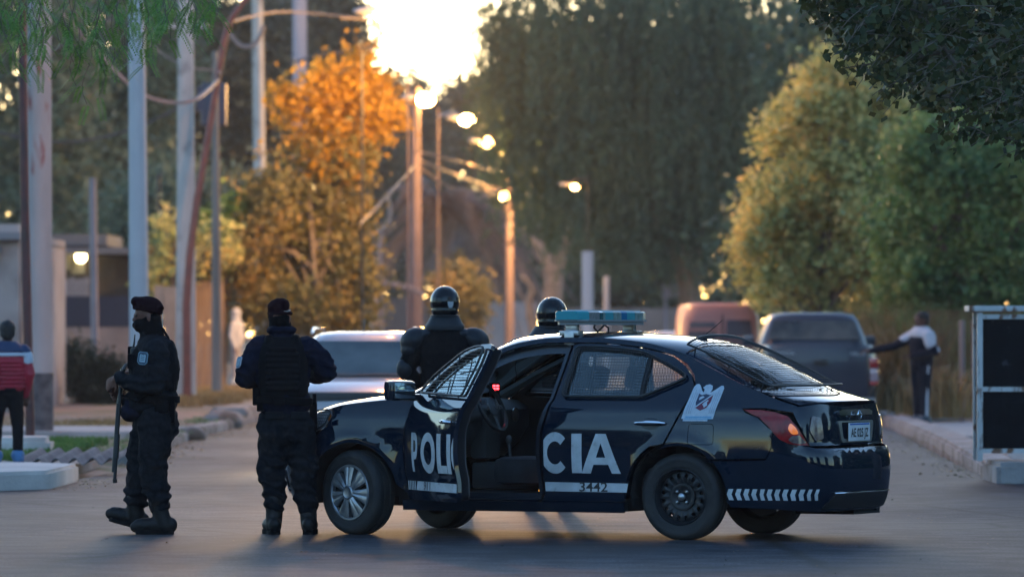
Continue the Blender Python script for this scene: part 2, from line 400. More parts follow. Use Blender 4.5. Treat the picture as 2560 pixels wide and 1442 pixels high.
# ---------------------------------------------------------------- trees
LM = {}
LM['forest'] = leaf_mat('forest_leaves', [(.045, .08, .05), (.10, .14, .08), (.19, .21, .12), (.24, .21, .13)], .25)
LM['forest_warm'] = leaf_mat('brown_green_leaves', [(.05, .055, .035), (.12, .105, .06), (.2, .155, .08)], .3)
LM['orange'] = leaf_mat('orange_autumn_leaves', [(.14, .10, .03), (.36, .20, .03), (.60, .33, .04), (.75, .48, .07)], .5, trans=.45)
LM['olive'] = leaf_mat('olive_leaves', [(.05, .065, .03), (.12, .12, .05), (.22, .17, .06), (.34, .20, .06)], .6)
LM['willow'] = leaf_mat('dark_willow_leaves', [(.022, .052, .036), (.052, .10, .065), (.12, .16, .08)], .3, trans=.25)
LM['gold'] = leaf_mat('yellow_green_leaves', [(.08, .13, .06), (.25, .31, .12), (.55, .50, .19), (.75, .52, .2)], .9, trans=.4)
LM['green'] = leaf_mat('green_leaves', [(.04, .10, .05), (.09, .19, .07), (.20, .29, .09), (.36, .34, .12)], .6)
LM['fresh'] = leaf_mat('fresh_green_leaves', [(.05, .10, .02), (.12, .2, .04), (.2, .28, .07)], .8)
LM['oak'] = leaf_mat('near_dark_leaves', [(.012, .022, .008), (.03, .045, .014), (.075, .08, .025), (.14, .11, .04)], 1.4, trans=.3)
LM['pepper'] = leaf_mat('pepper_leaves', [(.05, .13, .02), (.12, .25, .05), (.24, .38, .10)], 1.5, trans=.4)
LM['palm'] = leaf_mat('dry_palm_leaves', [(.17, .12, .12), (.30, .22, .20), (.45, .34, .28)], .6)
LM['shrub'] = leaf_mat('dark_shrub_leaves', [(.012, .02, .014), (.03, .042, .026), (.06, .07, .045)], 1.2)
LM['grass'] = leaf_mat('grass_blades', [(.04, .09, .015), (.08, .17, .035), (.14, .22, .06)], 1.5)
LM['reed'] = leaf_mat('dry_reed_blades', [(.12, .08, .03), (.25, .17, .07), (.38, .27, .12)], 1.)
def E3(px, py, Y, rx, ry, dep): return (A(px, py, Y), (S(rx, Y), dep, S(ry, Y)))

# left forest, far
tree(gb(60, 205), [E3(40, 180, 205, 190, 330, 3), E3(90, 520, 205, 170, 260, 3)], 24000, .34, LM['forest'], 'tall dense green tree farthest left behind the concrete pole', 9, .3, 11, clump=.55)
tree(gb(300, 215), [E3(270, 150, 215, 200, 260, 3), E3(250, 430, 215, 190, 260, 3), E3(230, 640, 215, 120, 130, 2)], 30000, .36, LM['forest'], 'tall green tree behind the house with the lit porch lamp', 9, .3, 12, clump=.55)
tree(gb(560, 225), [E3(470, 260, 225, 170, 330, 3), E3(620, 250, 225, 150, 250, 3)], 28000, .36, LM['forest_warm'], 'tall grey-green tree rising behind the leaning red pole', 10, .3, 13, clump=.6)
tree(gb(760, 235), [E3(720, 200, 235, 130, 240, 3), E3(830, 170, 235, 80, 170, 3), E3(760, 30, 235, 120, 60, 2)], 22000, .36, LM['forest_warm'], 'tall brown-green tree behind the orange tree, reaching the bright sky', 11, .3, 14, clump=.6)
tree(gb(430, 190), [E3(430, 620, 190, 190, 190, 3), E3(620, 640, 190, 170, 170, 3)], 22000, .3, LM['forest'], 'lower dark green tree behind the concrete poles', 5, .25, 15, clump=.5)
# far end of the street
tree(gb(1010, 330), [E3(1000, 330, 330, 110, 130, 4), E3(980, 560, 330, 120, 190, 4)], 22000, .42, LM['forest_warm'], 'hazy brown tree at the far end of the street behind the first lit lamps', 8, .3, 16, clump=.7)
tree(gb(1210, 340), [E3(1170, 300, 340, 85, 85, 4), E3(1200, 480, 340, 120, 160, 4), E3(1240, 680, 340, 150, 120, 4), E3(1250, 240, 340, 60, 60, 3)], 26000, .42, LM['forest_warm'], 'brown tree closing the far end of the street under the sky gap', 8, .3, 17, clump=.7)
tree(gb(1420, 300), [E3(1400, 640, 300, 170, 130, 4), E3(1560, 700, 300, 140, 100, 4)], 20000, .38, LM['shrub'], 'dark tree low behind the willow at the far end of the street', 6, .3, 18, clump=.6)
tree(gb(1180, 200), [E3(1150, 745, 200, 72, 70, 1.5)], 4000, .22, LM['olive'], 'small round tawny tree above the helmet of the left riot officer', 2, .1, 19, clump=.3)
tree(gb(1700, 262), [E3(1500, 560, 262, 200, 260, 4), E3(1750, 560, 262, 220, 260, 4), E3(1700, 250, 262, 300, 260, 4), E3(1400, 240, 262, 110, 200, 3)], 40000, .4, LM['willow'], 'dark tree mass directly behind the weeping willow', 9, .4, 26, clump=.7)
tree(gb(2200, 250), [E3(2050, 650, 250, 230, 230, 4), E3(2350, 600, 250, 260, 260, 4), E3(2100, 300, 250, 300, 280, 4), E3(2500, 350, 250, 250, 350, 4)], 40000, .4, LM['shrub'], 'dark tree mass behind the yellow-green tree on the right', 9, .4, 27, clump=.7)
# orange autumn tree under the street lamps
rr_ = random.Random(5); bl_ = []
for k in range(34):
    y_ = rr_.uniform(170, 800); lx, rx_ = np.interp(y_, [150, 250, 350, 500, 650, 830], [840, 720, 680, 640, 650, 660]), np.interp(y_, [150, 250, 330, 400, 500, 650, 830], [975, 1010, 1000, 985, 960, 920, 900])
    bl_.append(E3(rr_.uniform(lx, rx_), y_, 129, rr_.uniform(22, 62), rr_.uniform(30, 75), rr_.uniform(.3, .8)))
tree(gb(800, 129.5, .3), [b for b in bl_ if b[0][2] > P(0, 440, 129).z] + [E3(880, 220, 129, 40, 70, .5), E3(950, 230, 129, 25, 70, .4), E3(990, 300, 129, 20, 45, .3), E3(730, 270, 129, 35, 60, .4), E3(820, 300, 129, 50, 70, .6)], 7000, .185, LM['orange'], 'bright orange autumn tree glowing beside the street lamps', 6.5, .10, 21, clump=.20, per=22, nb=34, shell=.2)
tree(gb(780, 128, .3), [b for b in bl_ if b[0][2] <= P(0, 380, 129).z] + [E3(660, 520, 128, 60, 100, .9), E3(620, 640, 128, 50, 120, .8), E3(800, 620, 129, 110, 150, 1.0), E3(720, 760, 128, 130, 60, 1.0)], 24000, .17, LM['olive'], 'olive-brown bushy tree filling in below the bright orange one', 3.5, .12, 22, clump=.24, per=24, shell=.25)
tree(gb(560, 128, .3), [E3(585, 530, 128, 22, 45, .3), E3(545, 640, 128, 45, 40, .5), E3(500, 560, 128, 25, 40, .4)], 2600, .16, LM['fresh'], 'slender fresh-green sapling behind the leaning red pole', 3.2, .05, 23, clump=.14, per=20)
tree(gb(430, 125, .3), [E3(400, 560, 125, 30, 30, .4), E3(450, 620, 125, 70, 60, .8), E3(400, 690, 125, 50, 50, .8), E3(560, 600, 125, 40, 60, .6)], 1300, .17, LM['gold'], 'sparse young tree with yellow leaves behind the concrete poles', 3, .05, 24, clump=.16, per=10)
tree(gb(480, 127, .3), [E3(470, 660, 127, 90, 60, .9)], 2000, .17, LM['olive'], 'sparse olive bush behind the second concrete pole', 2, .05, 25, clump=.2, per=20)
# right side
def scatter_blobs(seed, Y, n, edge, r0, r1, dep):        # uneven crown: many small lobes between a left and a right limit
    rr = random.Random(seed); o = []; ys = [e[0] for e in edge]
    for k in range(n):
        y = rr.uniform(ys[0], ys[-1]); l = np.interp(y, ys, [e[1] for e in edge]); r = np.interp(y, ys, [e[2] for e in edge]); q = rr.random(); x = l + (r - l) * q
        o.append(E3(x, y, Y + rr.uniform(-1, 1) * dep, rr.uniform(r0, r1), rr.uniform(r0, r1) * 1.1, rr.uniform(.35, .8)))
    return o
tree(gb(2040, 112), scatter_blobs(3, 112, 92, [(150, 2060, 2160), (240, 1985, 2280), (330, 1920, 2270), (450, 1865, 2280), (560, 1835, 2270), (680, 1860, 2280), (790, 1900, 2290)], 26, 66, .9), 28000, .17, LM['gold'], 'broad yellow-green tree lit gold, over the pickup truck', 3, .13, 31, clump=.15, per=16, shell=.2, nb=24)
tree(gb(2420, 104), scatter_blobs(4, 104, 60, [(330, 2260, 2420), (420, 2240, 2600), (560, 2200, 2680), (700, 2200, 2680), (800, 2230, 2680)], 30, 75, .9), 26000, .15, LM['green'], 'dense dark green tree behind the black steel cabinet', 3, .15, 32, clump=.16, per=18, shell=.2, nb=24)
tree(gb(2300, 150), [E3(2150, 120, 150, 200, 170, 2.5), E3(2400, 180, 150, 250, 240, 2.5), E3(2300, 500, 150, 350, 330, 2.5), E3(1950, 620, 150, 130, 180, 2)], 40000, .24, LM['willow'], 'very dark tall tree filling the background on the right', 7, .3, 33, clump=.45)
# weeping willow
def willow(base, blobs, ns, label, seed, lm, ln=(2., 5.5), size=.2):
    rg = np.random.default_rng(seed); base = Vector(base); root = empty('willow_tree', base, label=label, cat='tree')
    P_, D_ = [], []
    vol = np.array([b[1][0] * b[1][2] for b in blobs]); vol = vol / vol.sum(); tops = []
    for (c, r), v in zip(blobs, vol):
        k = int(ns * v); q = rg.normal(size=(k, 3)); q /= np.linalg.norm(q, axis=1)[:, None]; q *= rg.uniform(.3, 1, k)[:, None] ** .5
        s0 = np.array(c) + q * np.array(r); tops.append(s0)
        for p in s0:
            L = rg.uniform(*ln); m = int(L / (size * .45)); t = np.linspace(0, 1, m); sw = rg.normal(size=2) * .35
            pts = np.stack([p[0] + sw[0] * t ** .5, p[1] + sw[1] * t ** .5, p[2] - L * t ** 1.1], 1) + rg.normal(size=(m, 3)) * .07
            P_.append(pts[pts[:, 2] > 2.2 + rg.uniform(0, 2.2)])
    pts = np.concatenate(P_) - np.array(base)
    V, Q = leaf_quads(pts, size, rg, .32, (0, 0, -1), .35); fast('crown', V, Q, lm, root)
    cl = np.concatenate(tops) - np.array(base); trunk_mesh((0, 0, -.3), cl, 5, .45, rg, M['bark'], root, nb=20)
willow(gb(1700, 172), [E3(1235, 20, 172, 55, 110, 1.5), E3(1300, 150, 172, 60, 100, 1.5), E3(1420, 30, 172, 200, 170, 3), E3(1650, 60, 172, 220, 200, 3), E3(1880, 60, 172, 170, 220, 3), E3(1760, 330, 172, 120, 150, 2.5), E3(1450, 260, 172, 140, 120, 2.5), E3(1600, 300, 172, 150, 150, 2.5)], 3600, 'huge dark weeping willow hanging over the middle of the street', 41, LM['willow'])
# trunk glowing beside the far lamp: forked tree
mb = MB(); Yk = 186
for pts, r in (([(1382, 850), (1380, 760), (1384, 700), (1372, 660), (1345, 610), (1320, 590)], [.42, .36, .34, .26, .16, .08]), ([(1384, 700), (1400, 650), (1420, 600), (1428, 560), (1440, 500)], [.3, .22, .17, .12, .07]), ([(1330, 720), (1322, 750), (1326, 790), (1340, 840)], [.1, .13, .16, .2]), ([(1300, 690), (1322, 705), (1334, 735)], [.08, .1, .12])):
    mb.tube([P(x, y, Yk) for x, y in pts], r, 10)
r0 = empty('bare_tree', gb(1382, Yk), label='forked bare trunk lit orange just left of the light bar', cat='tree'); o = mb.obj('trunk', mat('smooth_bark', (.3, .22, .18), .8, c2=(.2, .15, .12), nscale=4), r0)
o.location = -Vector(gb(1382, Yk))
# dry palm
def palm(base, top, n, L, label, seed, lm):
    rg = np.random.default_rng(seed); base = Vector(base); top = Vector(top); root = empty('palm_tree', base, label=label, cat='tree')
    mb = MB(); mb.tube([(0, 0, -.3), tuple((top - base) * .5), tuple(top - base)], [.3, .24, .26], 10); mb.obj('trunk', M['bark'], root)
    P_, Q_ = [], []; nq = 0
    for k in range(n):
        a = rg.uniform(0, 2 * math.pi); e = rg.uniform(-.5, 1.1); l = L * rg.uniform(.7, 1.1); m = 46
        t = np.linspace(0, 1, m); h = np.array([math.cos(a), math.sin(a)])
        rr = l * (t * math.cos(e) + .0) * .95; zz = l * (t * math.sin(e) - .75 * t * t)
        c = np.stack([h[0] * rr, h[1] * rr, zz], 1) + np.array(top - base)
        for sd in (-1, 1):
            side = np.array([-h[1], h[0], 0]) * sd; w_ = .55 * np.sin(np.pi * (t * .9 + .08))[:, None]
            tip = c + side * w_ + np.array([h[0] * .2, h[1] * .2, -.25])
            q = np.stack([c, c + np.array([h[0], h[1], 0]) * .05, tip, tip - np.array([0, 0, .03])], 1).reshape(-1, 3); P_.append(q)
    V = np.concatenate(P_); fast('crown', V, np.arange(len(V)).reshape(-1, 4), lm, root)
palm(gb(1105, 215), A(1105, 520, 215), 60, 4.2, 'dry palm with drooping brown fronds in the middle distance', 51, LM['palm'])
palm(gb(1210, 250), A(1215, 600, 250), 46, 3.8, 'smaller palm farther back beside the thin lamp pole', 52, LM['palm'])

# near foliage: pepper tree fronds hanging in from the left top, dark branches from the right top
def pepper(seed):
    rg = np.random.default_rng(seed); root = empty('pepper_tree', (-6.6, 45, -.02), label='pepper tree hanging feathery green fronds into the top left', cat='tree')
    b0 = np.array((-6.6, 45, -.02)); VV = []; mb = MB()
    mb.tube([(0, 0, -.3), (.1, .1, 2.2), (0, 0, 4.3)], [.32, .27, .2], 12)
    specs = []
    for k in range(80):
        px = rg.uniform(-60, 540); top = rg.uniform(-120, 10)
        lim = 60 + 220 * math.exp(-((px - 225) / 75.) ** 2) + 150 * math.exp(-((px - 80) / 50.) ** 2) * .8 + 90 * math.exp(-((px - 360) / 60.) ** 2) + 30 * math.exp(-((px - 470) / 50.) ** 2)
        if px < 40: lim = 170
        bot = rg.uniform(.3, 1.08) * lim - 5
        specs.append((px, top, bot))
    for px, top, bot in specs:
        Y = rg.uniform(42.3, 45.5); p0 = P(px, top, Y); p1 = P(px + rg.normal() * 14, bot, Y); m = max(3, int((p0 - p1).length / .07))
        st = [p0.lerp(p1, i / m) + Vector((.04 * math.sin(i * .9 + px), .03 * math.cos(i), 0)) for i in range(m + 1)]
        mb.tube([tuple(Vector(q) - Vector(b0)) for q in st], .0025, 4, caps=False)
        for q in st[1:]:
            if rg.random() < .25: continue
            a = rg.uniform(0, 2 * math.pi); fr = np.array([math.cos(a) * .75, math.sin(a) * .75, -rg.uniform(.35, 1.)]); fr /= np.linalg.norm(fr); L = rg.uniform(.12, .22)
            side = np.cross(fr, [0, 0, 1.]); side /= np.linalg.norm(side)
            for i in range(1, 12):
                c = np.array(q) + fr * L * i / 11 + np.array([0, 0, -.03 * (i / 11) ** 2])
                for sd in (-1, 1):
                    d = side * sd * .85 + fr * .6; d /= np.linalg.norm(d); l = .050 * (1 - .4 * abs(i / 11 - .4))
                    n = np.cross(d, fr); n = n / np.linalg.norm(n); w_ = fr * .0075
                    VV.append([c, c + d * l * .5 + w_, c + d * l, c + d * l * .5 - w_])
    for k in range(14):
        px = rg.uniform(-40, 520); Y = rg.uniform(42.5, 45.5); e = P(px, -90, Y) - Vector(b0); s0 = Vector((0, 0, 4.2)); md = (s0 + e) / 2 + Vector((0, 0, .5)); mb.tube([s0, md, e], [.08, .04, .012], 6)
    V = np.array(VV).reshape(-1, 3) - b0
    fast('crown', V, np.arange(len(V)).reshape(-1, 4), LM['pepper'], root); mb.obj('trunk', M['bark'], root)
pepper(61)
def near_branches(seed):
    rg = np.random.default_rng(seed); Yb = 43.5; b0 = np.array((6.2, Yb + 1, -.01)); root = empty('broadleaf_tree', tuple(b0), label='near dark broadleaf tree reaching in from the top right', cat='tree')
    mb = MB(); mb.tube([(0, 0, -.3), (.1, 0, 1.8), (-.1, 0, 4.2)], [.3, .24, .17], 12)
    # limit of the foliage in the picture: lower-left boundary
    bx = [2030, 2090, 2130, 2200, 2280, 2330, 2400, 2470, 2560, 2650]; by = [20, 70, 170, 190, 250, 290, 330, 370, 400, 420]
    C_, tw = [], []
    for k in range(520):
        px = rg.uniform(2035, 2680); ly = np.interp(px, bx, by); py = rg.uniform(-160, ly)
        if rg.random() < .25 and py > 60: continue
        Y = Yb + rg.normal() * 1.0; tw.append(((px, py), Y))
    big, bigq, small = [], [], []
    for (px, py), Y in tw:
        c = np.array(P(px, py, Y)); d = np.array([-rg.uniform(.2, 1), rg.normal() * .4, rg.uniform(-.8, .25)]); d /= np.linalg.norm(d); L = rg.uniform(.25, .5)
        s0 = c - d * L * .5; mb.tube([tuple(s0 - b0), tuple(c - b0 + np.array([0, 0, .02])), tuple(c + d * L * .5 - b0)], [.006, .004, .002], 4, caps=False)
        m = rg.integers(12, 22); t = rg.uniform(-.5, .5, m)[:, None]
        big.append(c + d * L * t + rg.normal(size=(m, 3)) * .05)
    for pts, r in (([(2700, 60), (2450, 120), (2300, 140), (2105, 172)], [.03, .02, .012, .005]), ([(2700, 300), (2500, 250), (2380, 150), (2300, 30), (2240, -60)], [.03, .025, .02, .012, .006]), ([(2700, 160), (2400, 230), (2290, 256)], [.02, .01, .004]), ([(2600, -40), (2300, 20), (2130, 60)], [.03, .015, .005])):
        mb.tube([tuple(P(x, y, Yb) - Vector(b0)) for x, y in pts], r, 6)
    mb.tube([(-.1, 0, 3.6), (-.3, -.3, 4.0), tuple(P(2700, 60, Yb) - Vector(b0))], [.1, .06, .03], 8)
    pts = np.concatenate(big) - b0
    V, Q = leaf_quads(pts, .075, rg, .75, (-.2, 0, -.5), .8)
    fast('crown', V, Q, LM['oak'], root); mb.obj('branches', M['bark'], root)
near_branches(62)

# unseen trees and walls, added to darken what paint and glass mirror
for k_, (x_, y_) in enumerate(((-44, -30), (-27, -34), (-9, -29), (9, -33), (26, -28), (45, -34), (62, -8), (66, 18), (70, 42), (-64, -6), (-70, 20), (-74, 46), (19, 76), (30, 66), (44, 72), (58, 62))):
    tree((x_, y_, 0), [((x_, y_, 8.5), (10.5, 3, 6.5)), ((x_ + 3, y_, 3.2), (11, 3, 3.6))], 16000, .75, LM['forest'], ['broad rounded tree', 'tall dark tree', 'leaning leafy tree', 'dense tree', 'loose tree', 'spreading tree', 'first', 'second', 'third', 'fourth', 'fifth', 'sixth', 'seventh', 'eighth', 'ninth', 'tenth'][k_] + (' added unseen behind the camera to darken reflections' if k_ < 6 else ' added unseen tree beside the street, darkening reflections'), 4, .35, 100 + k_, clump=.9, group='unseen trees added to darken reflections')
for (a, b), lb_ in ((((15, 79), (75, 64)), 'unseen blocker wall added on the right to darken reflections'), (((-60, -40), (60, -40)), 'unseen blocker wall added behind the camera to darken reflections'), (((76, 62), (72, -30)), 'unseen blocker wall added far right to darken reflections'), (((-75, 66), (-15, 86)), 'unseen blocker wall added on the left to darken reflections')):
    a = Vector(a); b = Vector(b); d_ = (b - a).normalized() * .25; q_ = Vector((-d_.y, d_.x))
    tag(slab('blocker_wall', [tuple(a), tuple(b), tuple(b + q_), tuple(a + q_)], -.3, 3.4, mat('blocker_wall_render', (.10, .085, .075), .9, c2=(.15, .13, .115), nscale=.7), 0), lb_, 'wall')  # added out of view to block bright gaps mirrored in the car
# shrubs, grass, reeds
def bush(px, py, Y, rx, ry, n, size, lm, label, seed, z=0., name='shrub', cat='shrub', asp=.5, clump=.12):
    rg = np.random.default_rng(seed); c = Vector(A(px, py, Y)); b = Vector((c.x, Y, z)); root = empty(name, b, label=label, cat=cat)
    pts, cl = crown_pts([(tuple(c - b), (S(rx, Y), S(rx, Y) * .6, S(ry, Y)))], n, rg, clump, 24, .3); pts = pts[pts[:, 2] > 0]
    V, Q = leaf_quads(pts, size, rg, asp); fast('foliage', V, Q, lm, root)
    mb = MB()
    for k in range(8):
        e = cl[rg.integers(len(cl))]; mb.tube([(0, 0, -.1), tuple(np.array(e) * .5 + np.array([0, 0, .05])), tuple(e)], [.02, .014, .005], 5)
    mb.obj('stem', M['bark'], root)
bush(175, 915, 108, 75, 55, 3500, .10, LM['shrub'], 'dark shrub against the low wall, left of its larger neighbour', 71, .2)
bush(255, 965, 100, 70, 80, 5000, .09, LM['shrub'], 'dark rounded shrub behind the hands of the officer with the gun', 72, .2)
def grass(name, poly_px, n, h, lm, Yr, seed, lean=.35, zf=None, w=.012, kind='stuff', label=None):
    rg = np.random.default_rng(seed); out = []
    (x0, x1), (y0, y1) = poly_px
    X = rg.uniform(x0, x1, n); Y = rg.uniform(y0, y1, n)
    cx, cy = (x0 + x1) / 2, (y0 + y1) / 2; nz = np.array([noise.noise(Vector((a * 1.3, b * .5, seed))) for a, b in zip(X, Y)])
    k = (((X - cx) / (x1 - x0) * 2) ** 2 + ((Y - cy) / (y1 - y0) * 2) ** 2) < (.75 + nz * .9); X, Y = X[k], Y[k]; n = len(X)
    Z = np.array([zf(a, b) for a, b in zip(X, Y)]) if zf else np.zeros(n)
    H = h * rg.uniform(.4, 1.2, n); a = rg.uniform(0, 2 * math.pi, n); L = np.stack([np.cos(a), np.sin(a), np.zeros(n)], 1) * (H * lean * rg.uniform(.2, 1.3, n))[:, None]
    b = rg.uniform(0, 2 * math.pi, n); s = np.stack([np.cos(b), np.sin(b), np.zeros(n)], 1) * w
    p = np.stack([X, Y, Z], 1); up = np.stack([np.zeros(n), np.zeros(n), H], 1)
    V = np.stack([p - s, p + s, p + up * .6 + L * .35 + s * .7, p + up * .6 + L * .35 - s * .7, p + up + L], 1)
    Q = np.arange(n)[:, None] * 5; quads = np.concatenate([Q + 0, Q + 1, Q + 2, Q + 3], 1); q2 = np.concatenate([Q + 3, Q + 2, Q + 4, Q + 4], 1)
    me_V = V.reshape(-1, 3)
    o = fast(name, me_V, np.concatenate([quads]), lm); tag(o, label, kind=kind)
    tri = np.concatenate([Q + 3, Q + 2, Q + 4], 1); o2 = None
    return o
grass('grass', ((-5.95, -4.75), (60.5, 70)), 9000, .16, LM['grass'], None, 81, zf=lambda x, y: .1)
grass('grass', ((-9.5, -5.1), (79, 90)), 9000, .10, LM['reed'], None, 82, zf=lambda x, y: .1)
grass('grass', ((-8.5, -5.3), (64, 74)), 5000, .12, LM['grass'], None, 85, zf=lambda x, y: .08)
grass('grass', ((-7.4, -4.6), (96, 125)), 14000, .22, LM['reed'], None, 83, zf=lambda x, y: .2)
def reeds(px, Y, n, h, label, seed, wd, lm=None):
    rg = np.random.default_rng(seed); root = empty('reed_clump', gb(px, Y, .1), label=label, cat='reeds', group='dry reeds on the right bank'); VV = []
    for k in range(n):
        x = rg.normal() * wd; y = rg.normal() * .4; a = rg.uniform(0, 2 * math.pi); H = h * rg.uniform(.6, 1.1); ln = rg.uniform(.15, .55) * H; s = np.array([math.cos(a + 1.5), math.sin(a + 1.5), 0]) * .018; pr = None
        for i in range(6):
            t = i / 5; c = np.array([x + math.cos(a) * ln * t * t, y + math.sin(a) * ln * t * t, H * (t - .28 * t ** 3)]); w_ = s * (1 - t * .85)
            if pr is not None: VV.append([pr[0], pr[1], c + w_, c - w_])
            pr = (c - w_, c + w_)
    V = np.array(VV).reshape(-1, 3); fast('foliage', V, np.arange(len(V)).reshape(-1, 4), lm or LM['reed'], root)
reeds(2245, 98, 700, 2.0, 'tall dry straw-coloured reeds between the pickup and the man in the tracksuit', 91, .30)
reeds(2200, 101, 700, 2.4, 'dry reed clump hidden partly by the pickup truck', 92, .3)
reeds(2345, 92, 300, 1.1, 'short dry reeds at the feet of the man in the tracksuit', 93, .30)
reeds(2330, 101, 800, 2.4, 'tall dark green reeds behind the man in the tracksuit', 94, .5, LM['green'])
reeds(2270, 103, 600, 2.7, 'greenish reeds rising above the dry ones', 95, .4, LM['olive'])
# ---------------------------------------------------------------- poles, lamps, wires
def pole(name, pts, r, m, label, cat='utility pole', group=None, extra=None, n=16, part='shaft'):
    b = Vector(pts[0]); root = empty(name, b, label=label, cat=cat, group=group); mb = MB()
    mb.tube([tuple(Vector(p) - b) for p in pts], r, n); mb.obj(part, m, root)
    return root, b
def gp(px, Y, z=0.): return Vector(((px - 1280) / FPX * Y, Y, z))
rust = mat('rusty_paint', (.13, .035, .03), .6, c2=(.075, .03, .025), nscale=6, bump=.3, bscale=30)
redp = mat('red_brown_paint', (.22, .07, .05), .55, c2=(.15, .055, .045), nscale=5)
M['pole_red'] = mat('pole_with_red_smears', (.40, .36, .35), .85, c2=(.33, .3, .29), nscale=1.5, bump=.2, bscale=25, c3=(.26, .06, .045), n3=(1.8, .60, .70), stretch=(2.5, 2.5, .7))
PC = 'round concrete utility poles'
r_, b_ = pole('utility_pole', [gp(100, 76, -.1), gp(97, 76, 9)], [S(33, 76), S(27, 76)], M['pole_red'], 'thick pale concrete pole with red smears, nearest the left edge', group=PC, n=28)
mb = MB(); mb.lathe([(S(33.5, 76) + .004, 0), (S(33.5, 76) + .004, 1.02), (S(33, 76), 1.03)], 28); mb.obj('painted_base', mat('dark_band', (.035, .03, .035), .8, c2=(.11, .1, .1), nscale=7), r_)
r_, b_ = pole('utility_pole', [gp(350, 88, -.1), gp(337, 88, 9.5)], [S(26, 88), S(18, 88)], mat('pale_blue_pole', (.36, .39, .42), .7, c2=(.42, .45, .48), nscale=1.2, bump=.15), 'smooth pale blue-grey pole just behind the beret of the officer with the gun', group=PC, n=28)
r_, b_ = pole('utility_pole', [gp(465, 105, .0), gp(464, 105, 9)], [S(26, 105), S(18, 105)], M['pole_concrete'], 'concrete pole standing right beside the foot of the red leaning pole', group=PC, n=24)
mb = MB(); mb.box((0, 0, P(0, 65, 105).z - b_.z), (.8, .1, .09)); mb.obj('crossarm', M['pole_concrete'], r_)
pole('utility_pole', [gp(656, 156, .0), gp(640, 156, 13)], [S(17, 156), S(13, 156)], M['pole_concrete'], 'thinner grey concrete pole left of the orange tree', group=PC)
pole('utility_pole', [gp(543, 112, .1), gp(537, 112, P(0, 128, 112).z)], [S(14, 112), S(7, 112)], mat('weathered_wood', (.17, .15, .13), .9, c2=(.25, .22, .19), nscale=5, stretch=(1, 1, .1)), 'thin weathered wooden pole right of the red leaning one')
pole('rusty_pole', [gp(77, 69, 0), gp(62, 69, P(0, 520, 69).z), gp(49, 69, 7)], [.058, .054, .05], rust, 'slim dark rusty steel pole in front of the red-smeared pole', 'steel pole')
Yl = 103.5
pole('leaning_pole', [P(468, 1010, Yl), P(466, 760, Yl), P(474, 640, Yl), P(492, 500, Yl), P(512, 390, Yl), P(532, 270, Yl), P(550, 160, Yl), P(563, 90, Yl), P(580, 45, Yl), P(608, 5, Yl), P(680, -60, Yl)], [.085, .08, .075, .07, .065, .062, .06, .058, .056, .054, .05], redp, 'red-brown steel pole leaning and curving over at its top', 'steel pole')
pole('fence_post', [gp(240, 112, .0), gp(231, 112, P(0, 445, 112).z)], [S(10, 112), S(9, 112)], mat('pinkish_post', (.32, .26, .26), .85, c2=(.25, .2, .2), nscale=3), 'slim pinkish post standing in front of the dark fence', 'post')
pole('garden_lamp', [gp(398, 130, .2), gp(397, 130, P(0, 440, 130).z), P(405, 436, 130)], [.05, .045, .04], M['dark_metal'], 'short dark lamp post with a bent top behind the pale blue-grey pole', 'lamp post')
# transformer box
mb = MB(); mb.box((0, 0, 0), (.5, .4, .85), bev=.05); mb.tube([(0, -.2, .42), (.0, -.5, .6)], .03); mb.box((-.28, 0, .1), (.1, .35, .5))
tag(mb.obj('transformer', mat('transformer_paint', (.06, .06, .09), .6), loc=P(535, 262, 113) + Vector((0, 0, 0))), 'dark transformer box fixed on the thin wooden pole', 'transformer')

lampm = emis('sodium_lamp', (1.0, .45, .10), 26); lampm2 = emis('sodium_lamp_bright', (1.0, .52, .14), 34)
M['pole_pink'] = mat('pinkish_pole', (.20, .14, .14), .85, c2=(.15, .11, .11), nscale=1.5)
LG = 'lit orange street lamps along the street'
def street_lamp(px, py, Y, ppx, label, r=.14, energy=900, side=1, mt=None, pr=.12, pm_=None):
    b = gp(ppx, Y); root = empty('street_lamp', b, label=label, cat='street lamp', group=LG)
    L = P(px, py, Y) - b; top = L.z + .25
    mb = MB(); mb.tube([(0, 0, 0), (0, 0, top + .1)], [pr * 1.25, pr * .75], 14); mb.obj('pole', pm_ or M['pole_pink'], root)
    mb = MB(); mb.tube([(0, 0, top - .15), (L.x * .5, 0, top), (L.x - .25, 0, L.z + .12)], .035, 8)
    mb.obj('arm', pm_ or M['alu'], root)
    mb = MB(); mb.ell((L.x - .25, .05, L.z + .08), (.42, .17, .10) if pm_ is None else (.2, .1, .05)); h = mb.obj('lamp_head', mat('lamp_housing', (.4, .38, .4), .5), root)
    mb = MB(); mb.ell((L.x, -.02, L.z), (r * 1.2, r, r * .8)); mb.obj('bulb', mt or lampm, h)
    pl = bpy.data.lights.new('lamp_light', 'POINT'); pl.energy = energy * .34; pl.color = (1, .50, .14); pl.shadow_soft_size = .2
    lo = bpy.data.objects.new('lamp_light', pl); C.objects.link(lo); lo.location = P(px, py, Y) + Vector((1.5, -2.2, -.5))
    return root
street_lamp(975, 135, 125, 905, 'street lamp glaring in front of the bright sky gap, above the orange tree', .17, 3000, mt=lampm2, pr=.03, pm_=M['dark_metal'])
street_lamp(1062, 250, 158, 1040, 'biggest lit street lamp, right above the tall pink-lit pole', .23, 1100, mt=lampm2, pr=.16)
street_lamp(1167, 300, 176, 1095, 'lit street lamp second to the right of the orange tree', .20, 2400, mt=lampm2, pr=.035)
street_lamp(1218, 357, 197, 1268, 'lit street lamp third to the right of the orange tree', .20, 2600, pr=.04)
street_lamp(1258, 490, 192, 1273, 'small round lit lamp on the slim pole in mid street', .16, 1500, pr=.15)
